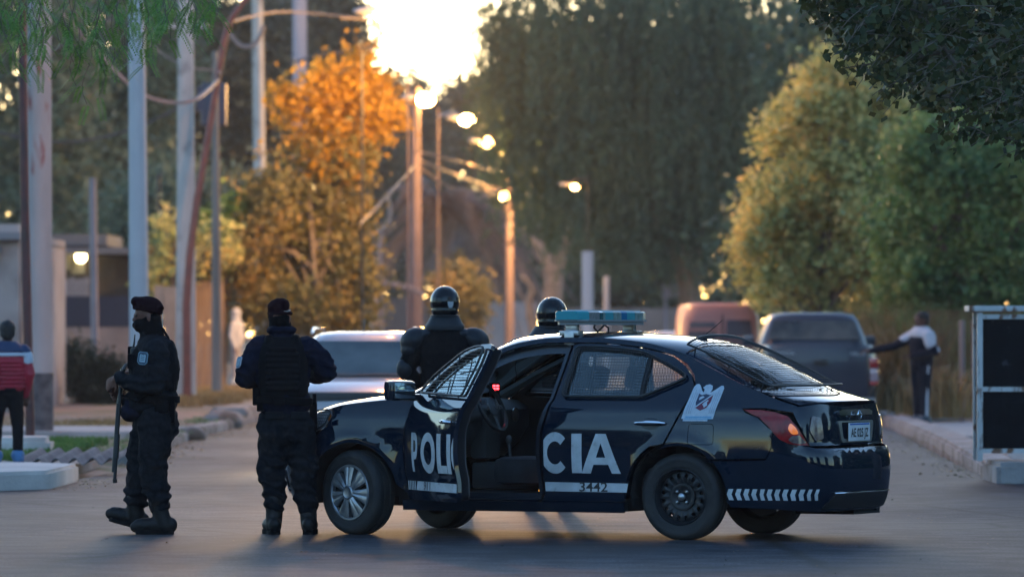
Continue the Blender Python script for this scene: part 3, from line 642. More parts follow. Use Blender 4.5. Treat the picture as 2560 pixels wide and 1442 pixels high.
street_lamp(1437, 468, 160, 1469, 'faint small lit lamp alone in front of the willow', .08, 150, pr=.02, pm_=M['dark_metal'])
street_lamp(962, 38, 117, 1020, 'topmost street lamp lost in the white sky glare', .18, 1200, mt=lampm2, pr=.02)
for k_, (Ya, en) in enumerate(((99, 2600), (80, 2400), (62, 1500))):
    street_lamp(1280 - 2.3 / Ya * FPX, HOR - (8.2 - CAM_H) / Ya * FPX, Ya, 1280 - 4.9 / Ya * FPX, 'street lamp standing on the left kerb nearer than the lit row', .15, en, pr=.02 if 0 else .09) if 0 else None
def lamp_over(x, Y, en, label):           # lamps of the same row whose heads hang above the picture, on cross arms over the street
    root = empty('street_lamp', (-7.6, Y, 0), label=label, cat='street lamp', group=LG); mb = MB(); mb.tube([(0, 0, 0), (0, 0, 9.2)], [.13, .09], 14); mb.obj('pole', M['pole_concrete'], root)
    mb = MB(); mb.tube([(0, 0, 9.0), (2.5, 0, 9.3), (x + 7.6 - .3, 0, 9.05)], .04, 8); mb.obj('arm', M['alu'], root)
    mb = MB(); mb.ell((x + 7.6, 0, 9.05), (.42, .17, .1)); h = mb.obj('lamp_head', mat('lamp_housing2', (.4, .38, .4), .5), root); mb = MB(); mb.ell((x + 7.6 + .1, 0, 8.95), (.2, .14, .08)); mb.obj('bulb', lampm, h)
    pl = bpy.data.lights.new('lamp_light', 'POINT'); pl.energy = en; pl.color = (1, .42, .14); pl.shadow_soft_size = .25; lo = bpy.data.objects.new('lamp_light', pl); C.objects.link(lo); lo.location = (x, Y, 8.6)
lamp_over(-1.5, 92, 300, 'street lamp pole far left, its arm out over the street above the picture'); lamp_over(-1.2, 70, 170, 'street lamp pole near the left edge, its arm out over the street above the picture')
pole('utility_pole', [gp(752, 165, 0), gp(748, 165, 14)], [.22, .20], mat('lilac_pole', (.34, .33, .4), .8), 'lilac-grey pole with a flared fitting, high behind the orange tree')
pole('concrete_post', [gp(1469, 150, 0), gp(1469, 150, P(0, 628, 150).z)], [.16, .15], mat('pale_post', (.42, .42, .46), .8), 'pale grey post standing under the willow behind the light bar', 'post')
pole('concrete_post', [gp(1516, 158, 0), gp(1516, 158, P(0, 690, 158).z)], [.09, .08], mat('pale_post2', (.36, .36, .4), .8), 'thinner pale post just right of the other one under the willow', 'post')
def wire(pts, r, label, m=None, name='cable', sag=0):
    P_ = [Vector(p) for p in pts]; sm = []
    for i in range(len(P_) - 1):
        p0, p1, p2, p3 = P_[max(0, i - 1)], P_[i], P_[i + 1], P_[min(len(P_) - 1, i + 2)]
        for k in range(8):
            t = k / 8; sm.append(.5 * ((2 * p1) + (p2 - p0) * t + (2 * p0 - 5 * p1 + 4 * p2 - p3) * t * t + (3 * p1 - p0 - 3 * p2 + p3) * t ** 3))
    sm.append(P_[-1]); mb = MB(); mb.tube(sm, r, 6); tag(mb.obj(name, m or cabm), label, 'cable', 'overhead cables')
cabm = mat('cable_sheath', (.30, .22, .19), .6); cabd = mat('dark_cable', (.10, .085, .085), .6)
Yc = 100
wire([P(150, 30, Yc), P(245, 130, Yc), P(300, 190, Yc), P(360, 238, Yc), P(430, 257, Yc), P(490, 248, Yc), P(540, 205, Yc + 3), P(548, 180, Yc + 3)], .034, 'thick pale cable sagging from the leaves to the leaning pole')
wire([P(575, 85, 112), P(598, 112, 112), P(625, 116, 112), P(648, 95, 112), P(660, 65, 112)], .045, 'short thick pink cable loop beside the thinner grey pole')
wire([P(-20, 330, 108), P(130, 355, 108), P(250, 345, 108), P(350, 315, 108), P(440, 272, 108), P(470, 240, 108)], .022, 'thin cable crossing low in front of the left trees', cabd)
wire([P(370, 110, 106), P(430, 150, 106), P(480, 170, 106), P(535, 175, 106)], .02, 'thin pale cable just above the thick sagging one')
wire([P(1030, 375, 158), P(1150, 405, 170), P(1260, 430, 190), P(1420, 445, 220)], .03, 'cable running from the pink-lit pole towards the willow')
wire([P(1040, 410, 158), P(1000, 455, 140), P(960, 500, 130), P(900, 560, 120)], .02, 'cable dropping left from the pink-lit pole', cabd)
wire([P(970, 490, 150), P(975, 540, 150), P(955, 575, 150), P(915, 595, 150)], .06, 'curved thick tube hanging at the right edge of the olive tree')
wire([P(850, 45, 125), P(900, 47, 125), P(1000, 49, 125)], .03, 'dark bar crossing the glare at the top', cabd)
wire([P(725, 158, 133), P(800, 140, 133), P(905, 122, 133), P(960, 120, 133)], .035, 'dark arm reaching left from the glaring lamp', cabd)

wire([P(1045, 400, 158), P(1150, 440, 175), P(1262, 478, 200), P(1400, 500, 220)], .03, 'lower cable running from the pink-lit pole to the slim lamp pole')
wire([P(1000, 0, 118), P(1035, 180, 140), P(1045, 380, 158)], .025, 'cable dropping out of the glare to the pink-lit pole', cabd)
wire([P(560, 60, 118), P(700, 30, 124), P(900, 46, 130)], .025, 'thin cable high above the orange tree', cabd)
wire([P(1050, 420, 158), P(1130, 470, 165), P(1230, 475, 175)], .03, 'short sagging cable right of the pink-lit pole')
wire([P(130, 130, 100), P(250, 60, 100), P(400, 0, 102)], .02, 'thin cable crossing behind the green fronds', cabd)
# ---------------------------------------------------------------- houses, walls, fences
plw = mat('pinkish_render', (.36, .29, .26), .9, c2=(.46, .38, .35), nscale=.9, bump=.25, bscale=12, c3=(.24, .19, .17), n3=(1.1, .5, .7))
def house(px0, px1, Y, ztop, dep, wallm, label, z0=-.1, x0=None, name='house', cat='house'):
    xa = x0 if x0 is not None else gp(px0, Y).x; xb = gp(px1, Y).x
    root = empty(name, ((xa + xb) / 2, Y, z0), label=label, cat=cat); mb = MB()
    mb.box((0, dep / 2, (ztop - z0) / 2), (xb - xa, dep, ztop - z0)); mb.obj('wall', wallm, root, smooth=False); return root, xb - xa
h1, wd = house(0, 55, 92, P(0, 600, 92).z, 9, plw, 'pinkish rendered house wall cut by the left edge', x0=-14)
mb = MB(); mb.box((wd / 2 - .28, -.04, (P(0, 560, 92).z) / 2 + .0), (.5, .3, P(0, 560, 92).z * 1.06)); mb.obj('corner_pillar', plw, h1, smooth=False)
mb = MB(); mb.box((0, 4, P(0, 600, 92).z + .16), (wd + .05, 9.1, .12)); mb.box((0, -.3, P(0, 640, 92).z + .2), (wd - .6, .5, .1)); mb.obj('roof', mat('grey_roof', (.25, .22, .22), .8), h1, smooth=False)
dkw = mat('dark_wall', (.02, .017, .018), .85, c2=(.035, .03, .03), nscale=1.4)
h2, wd = house(90, 330, 126, P(0, 640, 126).z, 6, dkw, 'low dark house with a lit porch lamp behind the left poles')
zt = P(0, 640, 126).z + .1
mb = MB(); mb.box((0, 1.8, zt + .1), (wd + .5, 6.5, .14)); mb.box((-.2, 2, zt + .35), (wd * .7, 5, .25)); mb.obj('roof', mat('blue_grey_roof', (.07, .085, .11), .7), h2, smooth=False)
wx = lambda px: S(px - 210, 126)
mb = MB(); mb.box((wx(165), -.02, P(0, 655, 126).z + .1), (.35, .06, .35)); mb.box((wx(195), -.02, P(0, 668, 126).z + .1), (.3, .06, .3)); mb.obj('window', mat('pale_pane', (.10, .10, .09), .4), h2, smooth=False)
mb = MB(); mb.ell((wx(205), -.35, P(0, 643, 126).z + .1), (.125, .1, .125)); mb.obj('porch_lamp', emis('porch_lamp_glow', (1, .75, .32), 5), h2)
pl = bpy.data.lights.new('porch_light', 'POINT'); pl.energy = 2; pl.color = (1, .75, .35); pl.shadow_soft_size = .1; lo = bpy.data.objects.new('porch_light', pl); C.objects.link(lo); lo.location = P(205, 643, 126) + Vector((0, -.6, 0))
def panel_fence(name, px0, px1, Y, z0, z1, m, label, board=.14, gap=.01, cat='fence', thick=.05, part='boards'):
    xa, xb = gp(px0, Y).x, gp(px1, Y).x; root = empty(name, ((xa + xb) / 2, Y, z0), label=label, cat=cat); mb = MB(); n = int((xb - xa) / board); rg = random.Random(px0)
    for i in range(n): mb.box((xa - (xa + xb) / 2 + board * (i + .5), rg.uniform(-.01, .01), (z1 - z0) / 2 + rg.uniform(-.03, .03)), (board - gap, thick, z1 - z0))
    mb.obj(part, m, root, smooth=False); mb = MB()
    for f in (.2, .8): mb.box((0, .06, (z1 - z0) * f), (xb - xa, .05, .07))
    mb.obj('rail', M['bark'], root, smooth=False); return root
panel_fence('corrugated_fence', 128, 232, 121, P(0, 745, 121).z, P(0, 695, 121).z, mat('grey_sheet', (.18, .17, .18), .6, c2=(.23, .21, .21), nscale=3), 'grey corrugated sheet strip under the porch lamp', .1, .02)
tag(slab('shade_cloth', [(gp(120, 120).x, 120), (gp(328, 120).x, 120), (gp(328, 120).x, 120.06), (gp(120, 120).x, 120.06)], P(0, 815, 120).z, P(0, 740, 120).z, mat('navy_cloth', (.012, .017, .035), .8), 0), 'dark navy cloth stretched above the low wall', 'shade cloth')
tag(slab('low_wall', [(gp(100, 118).x, 118), (gp(340, 118).x, 118), (gp(340, 118).x, 118.3), (gp(100, 118).x, 118.3)], 0, P(0, 818, 118).z, mat('stone_wall', (.17, .13, .115), .9, c2=(.25, .195, .17), nscale=3, bump=.4), .02), 'low brownish wall under the navy cloth', 'wall')
wd_f = mat('fence_wood', (.15, .10, .075), .85, c2=(.24, .17, .12), nscale=4, stretch=(6, 1, .4))
panel_fence('board_fence', 385, 470, 124, .1, P(0, 715, 124).z, mat('grey_boards', (.20, .19, .19), .85, c2=(.14, .13, .13), nscale=3), 'grey board fence behind the concrete poles', .2)
panel_fence('board_fence', 480, 562, 126, .1, P(0, 705, 126).z, wd_f, 'brown board fence lit warm beside the hooded person', .18)
panel_fence('board_fence', 640, 800, 168, .1, P(0, 760, 168).z, wd_f, 'far brown fence behind the officer seen from the back', .25)
h3, wd = house(800, 935, 156, P(0, 700, 156).z, 8, mat('dusky_render', (.2, .155, .15), .9, c2=(.28, .22, .2), nscale=1.5), 'house front with two lit lamps on pale pillars above the white car')
for k, px in enumerate((868, 893)):
    x = S(px - 867.5, 156); mb = MB(); mb.box((x, -.25, P(0, 780, 156).z / 2 + .1), (.22, .22, P(0, 745, 156).z + .2), bev=.02); pc_ = mb.obj('pillar', mat('cream_pillar', (.5, .44, .4), .8), h3)
    mb = MB(); mb.ell((x, -.25, P(0, 733, 156).z + .1), (.085, .085, .26)); mb.obj('lamp', emis('yellow_lamp', (1, .72, .12), 5), pc_)
mb = MB(); mb.box((S(820 - 867.5, 156), -.1, .9), (.24, .1, 2.2)); mb.obj('door', mat('orange_door', (.42, .17, .06), .6), h3, smooth=False)
tag(slab('white_wall', [(gp(905, 150).x, 150), (gp(930, 150).x, 150), (gp(930, 150).x, 150.4), (gp(905, 150).x, 150.4)], 0, P(0, 695, 150).z, mat('white_render', (.4, .36, .36), .85), .02), 'tall pale gatepost left of the pink-lit beam', 'gatepost')
mb = MB(); mb.tube([P(925, 700, 152), P(1035, 722, 152)], .07, 8); mb.tube([P(948, 560, 152), P(952, 850, 152)], .09, 8); mb.tube([P(1035, 724, 152), P(1060, 738, 152)], .06, 8); tag(mb.obj('gate_frame', mat('pink_frame', (.3, .2, .18), .7)), 'pink-lit beam and upright of a gate frame above the white car', 'gate frame')
tag(slab('grey_wall', [(gp(1200, 225).x, 225), (gp(1345, 225).x, 225), (gp(1345, 225).x, 225.5), (gp(1200, 225).x, 225.5)], 0, P(0, 755, 225).z, mat('grey_render', (.3, .27, .28), .9, c2=(.38, .34, .34), nscale=.6), .02), 'far grey wall between the two riot officers', 'wall')
tag(slab('far_wall', [(gp(930, 235).x, 235), (gp(1190, 235).x, 235), (gp(1190, 235).x, 235.5), (gp(930, 235).x, 235.5)], 0, P(0, 745, 235).z, mat('brown_render', (.13, .10, .095), .9), .02), 'far dark brown wall behind the left riot officer', 'wall')
tag(slab('far_wall', [(gp(1400, 232).x, 232), (gp(1900, 232).x, 232), (gp(1900, 232).x, 232.5), (gp(1400, 232).x, 232.5)], 0, P(0, 770, 232).z, mat('dim_render', (.14, .12, .115), .9, c2=(.2, .17, .16), nscale=.6), .02), 'far dim wall under the willow behind the light bar', 'wall')
mb = MB(); mb.box((0, 0, 0), (.62, .06, .42)); mb.tube([(-.2, .05, -.1), (-.2, .05, -2.0)], .04, 8); tag(mb.obj('blue_sign', mat('blue_sign_paint', (.12, .15, .26), .6), loc=P(1680, 728, 175), smooth=False), 'small blank blue-grey board on a post left of the pink van', 'sign')
# wire fence and posts on the right bank
fr = empty('wire_fence', gp(2450, 96, .1), label='rusty wire fence on thin posts right of the man in the tracksuit', cat='fence'); fb = gp(2450, 96, .1)
mb = MB()
for px in (2405, 2437, 2500): mb.tube([gp(px, 95) - fb + Vector((0, 0, -.1)), P(px, 800, 95) - fb], .05, 8)
mb.obj('post', mat('fence_post_wood', (.25, .2, .19), .9), fr); mb = MB()
for k in range(24): mb.tube([gp(2320, 97) - fb + Vector((0, 0, .1 + k * .075)), gp(2560, 97) - fb + Vector((0, 0, .1 + k * .075))], .006, 4)
for k in range(40):
    px = 2320 + k * 6; mb.tube([gp(px, 97) - fb + Vector((0, 0, .05)), gp(px, 97) - fb + Vector((0, 0, 1.85))], .006, 4)
mb.obj('mesh', mat('rust_mesh', (.14, .05, .04), .8), fr)
panel_fence('hedge_backing', 2290, 2700, 112, 0., 1.9, mat('dark_boards', (.06, .035, .03), .9), 'dark reddish board fence behind the wire fence', .3)
# black steel cabinet
Yb = 56.2; cb = gp(2443, Yb, .20); cw = 1.5; ch = P(0, 766, Yb).z - .2
root = empty('steel_cabinet', cb, label='tall black steel cabinet with a rusty white frame at the right edge', cat='cabinet')
wr = mat('rusty_white_paint', (.42, .42, .42), .6, c2=(.5, .5, .5), nscale=4, c3=(.16, .07, .035), n3=(5, .52, .62), stretch=(2, 1, 1)); bkp = mat('black_panel_paint', (.003, .0038, .006), .7, c2=(.006, .007, .010), nscale=4, c3=(.05, .05, .055), n3=(9, .66, .76), spec=.1)
t = .055
mb = MB()
for x in (t / 2, cw - t / 2):
    for y in (t / 2, .55 - t / 2): mb.box((x, y, (ch - .06) / 2), (t, t, ch - .06), bev=.004)
for z in (.10, ch * .465, ch - .10):
    mb.box((cw / 2, t / 2, z), (cw - 2 * t, t - .01, .045)); mb.box((cw / 2, .55 - t / 2, z), (cw - 2 * t, t - .01, .045))
mb.obj('frame', wr, root)
for z0, z1 in ((.125, ch * .465 - .024), (ch * .465 + .024, ch - .125)):
    mb = MB(); mb.box((cw / 2, .045, (z0 + z1) / 2), (cw - 2 * t, .02, z1 - z0)); mb.box((.03, .275, (z0 + z1) / 2), (.015, .55 - 2 * t, z1 - z0)); mb.obj('panel', bkp, root)
mb = MB(); mb.box((cw / 2 - .03, .27, ch - .02), (cw + .1, .62, .055), bev=.006); mb.obj('top', wr, root)

# fallen leaves, weeds and grit along the kerbs
def litter(name, lines, n, sz, lm, seed, z=.006, wd=.5, label=None):
    rg = np.random.default_rng(seed); P_ = []
    for (a, b) in lines:
        a, b = np.array(a, float), np.array(b, float); k = int(n * np.linalg.norm(b - a)); t = rg.random(k)[:, None]; d = (b - a) / np.linalg.norm(b - a); q = np.array([-d[1], d[0]])
        p = a + (b - a) * t + q * (rg.normal(size=k)[:, None] * wd * .35 + wd * .2); P_.append(np.concatenate([p, np.full((k, 1), z)], 1))
    c = np.concatenate(P_); V, Q = leaf_quads(c, sz, rg, .7); V[:, 2] = z + np.abs(V[:, 2] - z) * .5; tag(fast(name, V, Q, lm), label, kind='stuff')
kl = [((4.75, 57.4), (4.98, 63.5)), ((4.98, 63.5), (5.3, 71)), ((5.3, 71), (5.65, 81)), ((4.7, 55.3), (7.6, 55.3))]
litter('fallen_leaves', kl, 26, .06, LM['olive'], 5); litter('fallen_leaves', [((-4.28, 52.8), (-4.25, 57)), ((-9, 52.5), (-4.9, 52.5)), ((-4.2, 60), (-4.4, 78)), ((-4.4, 78), (-4.15, 92))], 26, .06, LM['olive'], 6, wd=-.5)
litter('weeds', [((-4.5, 62), (-4.65, 78)), ((-4.6, 84), (-4.5, 100)), ((-8.5, 57.2), (-4.9, 57.2))], 60, .10, LM['grass'], 7, z=.13, wd=.5)
litter('weeds', [((5.6, 64), (6.2, 84)), ((5.3, 58), (5.6, 64))], 60, .12, LM['reed'], 8, z=-.1, wd=.5)
litter('road_grit', [((-7, 36), (8, 36.5)), ((-7, 40), (8, 41)), ((-7, 44), (8, 45)), ((-6, 49), (7, 50)), ((-4, 56), (4, 58))], 9, .022, LM['reed'], 9, wd=5.)
litter('road_grit', [((-7, 38), (8, 39)), ((-6, 47), (7, 46)), ((-5, 52), (5, 53))], 8, .03, LM['shrub'], 10, wd=5.)
# ---------------------------------------------------------------- police car: one surface function, panels cut from it
class Spl:
    def __init__(s, pts):
        p = sorted(pts); s.x = np.array([a for a, b in p], float); s.y = np.array([b for a, b in p], float)
        h = np.diff(s.x); dl = np.diff(s.y) / h; m = np.zeros(len(p)); m[0] = dl[0]; m[-1] = dl[-1]
        for i in range(1, len(p) - 1):
            m[i] = 0 if dl[i - 1] * dl[i] <= 0 else 3 * (h[i - 1] + h[i]) / ((2 * h[i] + h[i - 1]) / dl[i - 1] + (h[i] + 2 * h[i - 1]) / dl[i])
        s.m = m; s.h = h
    def __call__(s, x):
        x = min(max(x, s.x[0]), s.x[-1]); i = int(min(max(np.searchsorted(s.x, x) - 1, 0), len(s.h) - 1)); h = s.h[i]; t = (x - s.x[i]) / h
        return s.y[i] * (1 + 2 * t) * (1 - t) ** 2 + h * s.m[i] * t * (1 - t) ** 2 + s.y[i + 1] * t * t * (3 - 2 * t) + h * s.m[i + 1] * t * t * (t - 1)
Wz = Spl([(.10, .76), (.18, .79), (.25, .812), (.33, .826), (.5, .838), (.62, .846), (.72, .845), (.82, .836), (.90, .820), (.96, .797), (.99, .780), (1.05, .752), (1.15, .706), (1.25, .660), (1.34, .626), (1.40, .600), (1.46, .572)])
Tx = Spl([(-1.2, .955), (-.8, .972), (-.3, .990), (.4, 1.0), (1.6, 1.0), (2.3, .99), (2.8, .965), (3.4, .93)])
ZR = Spl([(-1.1, .93), (-.98, .948), (-.88, .972), (-.75, 1.004), (-.58, 1.052), (-.4, 1.122), (-.2, 1.210), (0, 1.296), (.2, 1.362), (.45, 1.408), (.8, 1.432), (1.1, 1.430), (1.35, 1.396), (1.6, 1.306), (1.85, 1.186), (2.05, 1.074), (2.22, .992), (2.4, .975), (2.6, .955), (2.85, .915), (3.05, .865), (3.25, .79), (3.45, .70)])
XRE, XFE = -.60, 2.72
LR = Spl([(.10, .36), (.18, .40), (.25, .44), (.33, .475), (.5, .49), (.6, .48), (.645, .46), (.675, .415), (.8, .41), (.9, .395), (.97, .375), (1.1, .35)])
LF = Spl([(.10, .5), (.18, .58), (.3, .66), (.45, .70), (.6, .70), (.7, .67), (.8, .58), (.9, .42), (1.1, .3)])
def endtab(L, w, n):
    th = np.linspace(0, math.pi / 2, 400); x = L * np.sin(th) ** (2 / n); y = w * np.cos(th) ** (2 / n)
    s_ = np.concatenate([[0], np.cumsum(np.hypot(np.diff(x), np.diff(y)))]); return s_, th
NR, NF = 3.6, 2.5
sR, tR = endtab(.5, .8, NR); sF, tF = endtab(.66, .8, NF)
UR = XRE - sR[-1]; UF = XFE + sF[-1]                       # u at the centre of the tail / of the nose
def Bs(u, z, sd=1):
    if XRE <= u <= XFE: x = u; k = 1.
    elif u < XRE:
        th = float(np.interp(XRE - u, sR, tR)); x = XRE - LR(z) * math.sin(th) ** (2 / NR); k = max(math.cos(th), 0) ** (2 / NR)
    else:
        th = float(np.interp(u - XFE, sF, tF)); x = XFE + LF(z) * math.sin(th) ** (2 / NF); k = max(math.cos(th), 0) ** (2 / NF)
    y = Wz(z) * Tx(x) * k
    for cx in (0, 2.6):                                    # swollen wheel arches
        r = math.hypot(x - cx, z - .30); y += .014 * math.exp(-((r - .39) / .055) ** 2) * k
    y -= .010 * math.exp(-((z - .885) / .018) ** 2) * .35 * k
    if z < .5 and .35 < x < 2.2: y -= .012 * math.exp(-((z - .40) / .07) ** 2)
    return Vector((x, sd * y, z))
def nrm(f, a, b, e=.004):
    n = (f(a + e, b) - f(a - e, b)).cross(f(a, b + e) - f(a, b - e))
    return n.normalized() if n.length > 1e-12 else Vector((0, 0, 1))
def fside(sd):
    def f(u, z): return Bs(u, z, sd)
    def n(u, z):
        v = nrm(f, u, z); return v if v.y * sd > 0 or u < XRE or u > XFE else -v
    def n2(u, z):
        v = nrm(f, u, z); p = f(u, z) - Vector((1.1, 0, .5)); return v if v.dot(Vector((p.x * .3, p.y, 0))) > 0 else -v
    return f, n2
def frear():
    def f(q, z): return Bs(UR + abs(q), z, 1 if q >= 0 else -1)
    def n(q, z):
        v = nrm(f, q, z, .006); p = f(q, z); return v if v.dot(Vector(((p.x + .1) * .6, p.y, 0))) > 0 else -v
    return f, n
def arc(cx, cz, r, a0, a1, n=14): return [(cx + r * math.cos(R(a0 + (a1 - a0) * i / n)), cz + r * math.sin(R(a0 + (a1 - a0) * i / n))) for i in range(n + 1)]
def dens(p, st=.04, closed=True):
    o = []
    for i in range(len(p) - (0 if closed else 1)):
        a = p[i]; b = p[(i + 1) % len(p)]; k = max(1, int(math.hypot(b[0] - a[0], b[1] - a[1]) / st))
        for j in range(k): o.append((a[0] + (b[0] - a[0]) * j / k, a[1] + (b[1] - a[1]) * j / k))
    if not closed: o.append(p[-1])
    return o
def area(p): return sum(p[i][0] * p[(i + 1) % len(p)][1] - p[(i + 1) % len(p)][0] * p[i][1] for i in range(len(p))) / 2
def inset(p, d):
    if area(p) < 0: p = p[::-1]
    o = []; n = len(p)
    for i in range(n):
        a, b, c = Vector(p[i - 1]), Vector(p[i]), Vector(p[(i + 1) % n]); e1 = (b - a); e2 = (c - b)
        if e1.length < 1e-9 or e2.length < 1e-9: o.append(tuple(b)); continue
        e1.normalize(); e2.normalize(); n1 = Vector((-e1.y, e1.x)); n2 = Vector((-e2.y, e2.x)); m = n1 + n2
        if m.length < 1e-3: m = n1
        m.normalize(); k = max(.5, m.dot(n1)); o.append((b.x + m.x * d / k, b.y + m.y * d / k))
    return o
def inside(p, x, y):
    c = False; n = len(p); j = n - 1
    for i in range(n):
        if (p[i][1] > y) != (p[j][1] > y) and x < (p[j][0] - p[i][0]) * (y - p[i][1]) / (p[j][1] - p[i][1]) + p[i][0]: c = not c
        j = i
    return c
def rnd(p, r=.03, k=4):                                     # round the corners of a polygon
    o = []; n = len(p)
    for i in range(n):
        a, b, c = Vector(p[i - 1]), Vector(p[i]), Vector(p[(i + 1) % n]); rr = min(r, (a - b).length * .45, (c - b).length * .45)
        s0 = b + (a - b).normalized() * rr; s1 = b + (c - b).normalized() * rr
        for j in range(k + 1):
            t = j / k; q = s0 * (1 - t) ** 2 + b * 2 * t * (1 - t) + s1 * t * t; o.append((q.x, q.y))
    return o
def panel(name, fn, poly, mats, parent, holes=(), off=0., thick=.014, ins=.0035, g=.05, back=False, xf=None, mb=None, st=.035):
    f, n = fn; poly = inset(dens(poly, st), ins) if ins else dens(poly, st)
    if area(poly) < 0: poly = poly[::-1]
    loops = [poly] + [(lambda h: h[::-1] if area(h) > 0 else h)(dens(h, st)) for h in holes]
    P2 = []; E2 = []; lo = []
    for L in loops:
        b = len(P2); P2 += L; E2 += [(b + i, b + (i + 1) % len(L)) for i in range(len(L))]; lo.append((b, len(L)))
    xs = [p[0] for p in poly]; zs = [p[1] for p in poly]
    bound = np.array(P2)
    if g:
        for x in np.arange(min(xs) + g / 2, max(xs), g):
            for z in np.arange(min(zs) + g / 2, max(zs), g):
                if inside(poly, x, z) and not any(inside(h, x, z) for h in loops[1:]) and np.min((bound[:, 0] - x) ** 2 + (bound[:, 1] - z) ** 2) > (g * .4) ** 2: P2.append((x, z))
    vs, es, fs, ov, oe, of = delaunay_2d_cdt([Vector(p) for p in P2], E2, [], 0, 1e-6)
    V = []; N = []; T = []
    for v in vs: V.append(f(v.x, v.y)); N.append(n(v.x, v.y))
    V = [a + b * off for a, b in zip(V, N)]
    for t in fs:
        cx = sum(vs[i].x for i in t) / 3; cz = sum(vs[i].y for i in t) / 3
        if inside(poly, cx, cz) and not any(inside(h, cx, cz) for h in loops[1:]):
            a, b, c = [V[i] for i in t]; t = list(t)
            if (b - a).cross(c - a).dot(N[t[0]]) < 0: t = t[::-1]
            T.append(t)
    if thick:
        edge = {}
        for t in T:
            for i in range(3): edge[(t[i], t[(i + 1) % 3])] = 1
        be = [(a, b) for a, b in edge if (b, a) not in edge]; used = sorted({a for e in be for a in e}); b0 = len(V)
        mid = {a: b0 + i for i, a in enumerate(used)}
        for a in used: V.append(V[a].copy()); N.append(N[a])
        # a separate copy of the rim keeps the front normals clean
        low = {a: len(V) + i for i, a in enumerate(used)}; cen = Vector((0, 0, 0))
        for a in used: V.append(V[a] - N[a] * thick); N.append(N[a])
        for a, b in be: T.append([mid[b], mid[a], low[a], low[b]])
        rim = {}
        for a, b in be:
            e = (V[b] - V[a]); fnm = e.cross(N[a]); fnm = fnm.normalized() if fnm.length > 0 else N[a]
            for q in (a, b): rim[q] = rim.get(q, Vector((0, 0, 0))) + fnm
        for a in used:
            q = rim[a].normalized() if rim[a].length > 0 else N[a]; N[mid[a]] = q; N[low[a]] = q
    if back:
        b0 = len(V); m = len(vs)
        for i in range(m): V.append(V[i] - N[i] * thick); N.append(-N[i])
        for t in list(T):
            if len(t) == 3: T.append([i + b0 for i in t[::-1]])
    if xf: V = [xf @ v for v in V]; R3 = xf.to_3x3(); N = [R3 @ q for q in N]
    if mb is not None: mb[0].extend(V); k = len(mb[0]) - len(V); mb[1].extend([[i + k for i in t] for t in T]); mb[2].extend(N); return
    return mk(name, V, T, mats, parent, smooth=True, norms=N)
def flush(name, mb, mats, parent): return mk(name, mb[0], mb[1], mats, parent, smooth=True, norms=mb[2])

paint = bpy.data.materials.new('navy_car_paint'); paint.use_nodes = True
_b = paint.node_tree.nodes['Principled BSDF']; _b.inputs['Base Color'].default_value = (.0016, .0095, .023, 1); _b.inputs['Metallic'].default_value = 0
_b.inputs['Specular IOR Level'].default_value = .0; _b.inputs['Roughness'].default_value = .5; _b.inputs['Coat Weight'].default_value = 1; _b.inputs['Coat Roughness'].default_value = .035
def dusty(m, amt, zc):                                       # road dust: real dirt on the lower body, with a noise edge
    N = m.node_tree.nodes; L = m.node_tree.links; b = N['Principled BSDF']; c = tuple(b.inputs['Base Color'].default_value)
    tc = N.new('ShaderNodeTexCoord'); n = N.new('ShaderNodeTexNoise'); n.inputs['Scale'].default_value = 3.5; n.inputs['Detail'].default_value = 6; L.new(tc.outputs['Object'], n.inputs['Vector'])
    r = N.new('ShaderNodeValToRGB'); r.color_ramp.elements[0].position = .42; r.color_ramp.elements[1].position = .8; L.new(n.outputs[0], r.inputs[0])
    k = N.new('ShaderNodeMath'); k.operation = 'MULTIPLY'; L.new(r.outputs[0], k.inputs[0]); k.inputs[1].default_value = amt
    mx = N.new('ShaderNodeMix'); mx.data_type = 'RGBA'; L.new(k.outputs[0], mx.inputs[0]); mx.inputs[6].default_value = c; mx.inputs[7].default_value = (.10, .09, .08, 1); L.new(mx.outputs[2], b.inputs['Base Color'])
    k2 = N.new('ShaderNodeMath'); k2.operation = 'MULTIPLY_ADD'; L.new(n.outputs[0], k2.inputs[0]); k2.inputs[1].default_value = .10; k2.inputs[2].default_value = .0; L.new(k2.outputs[0], b.inputs['Coat Roughness'])
dusty(paint, .05, 0)
THC = R(25.5)
car = empty('police_car', (1.539, 41.022, 0), math.pi - THC, 'dark navy police sedan with its driver door open', 'car')
M['film'] = glass_mat('reflecting_window_glass', (.55, .62, .62), (.9, 1., 1.), .04, 3.6); M['side_glass'] = glass_mat('side_window_glass', (.80, .86, .84), (.9, 1., 1.), .04, 2.5); trim = M['black']; meshm = mat('wire_mesh_paint', (.02, .022, .025), .5)
zr = lambda x: ZR(x)
WA = .365                                                    # wheel arch radius
def top_line(x0, x1, d, n=12): return [(x0 + (x1 - x0) * i / n, zr(x0 + (x1 - x0) * i / n) - d) for i in range(n + 1)]
FL, BL = fside(1), fside(-1)
door_front = [(1.095, .262), (1.07, .31), (1.085, .5), (1.085, .75), (1.035, .95), (1.012, .995), (.940, 1.378)] + top_line(.985, 1.97, .040) + [(2.07, 1.01), (2.115, .955), (2.155, .80), (2.17, .62), (2.15, .40), (2.125, .262)]
win_front = rnd([(1.065, 1.018), (1.03, 1.18), (1.01, 1.338)] + top_line(1.07, 1.80, .082, 8) + [(1.93, 1.035)], .03)
door_rear = [(1.078, .262), (1.052, .31), (1.067, .5), (1.067, .75), (1.017, .95), (.995, .995), (.923, 1.378)] + top_line(.88, .12, .040) + [(.02, 1.235), (-.045, 1.165), (-.075, 1.09), (-.06, 1.02), (.035, .83), (.115, .675)] + arc(0, .30, WA + .055, 66, 12, 8)[1:] + [(.425, .30), (.43, .262)]
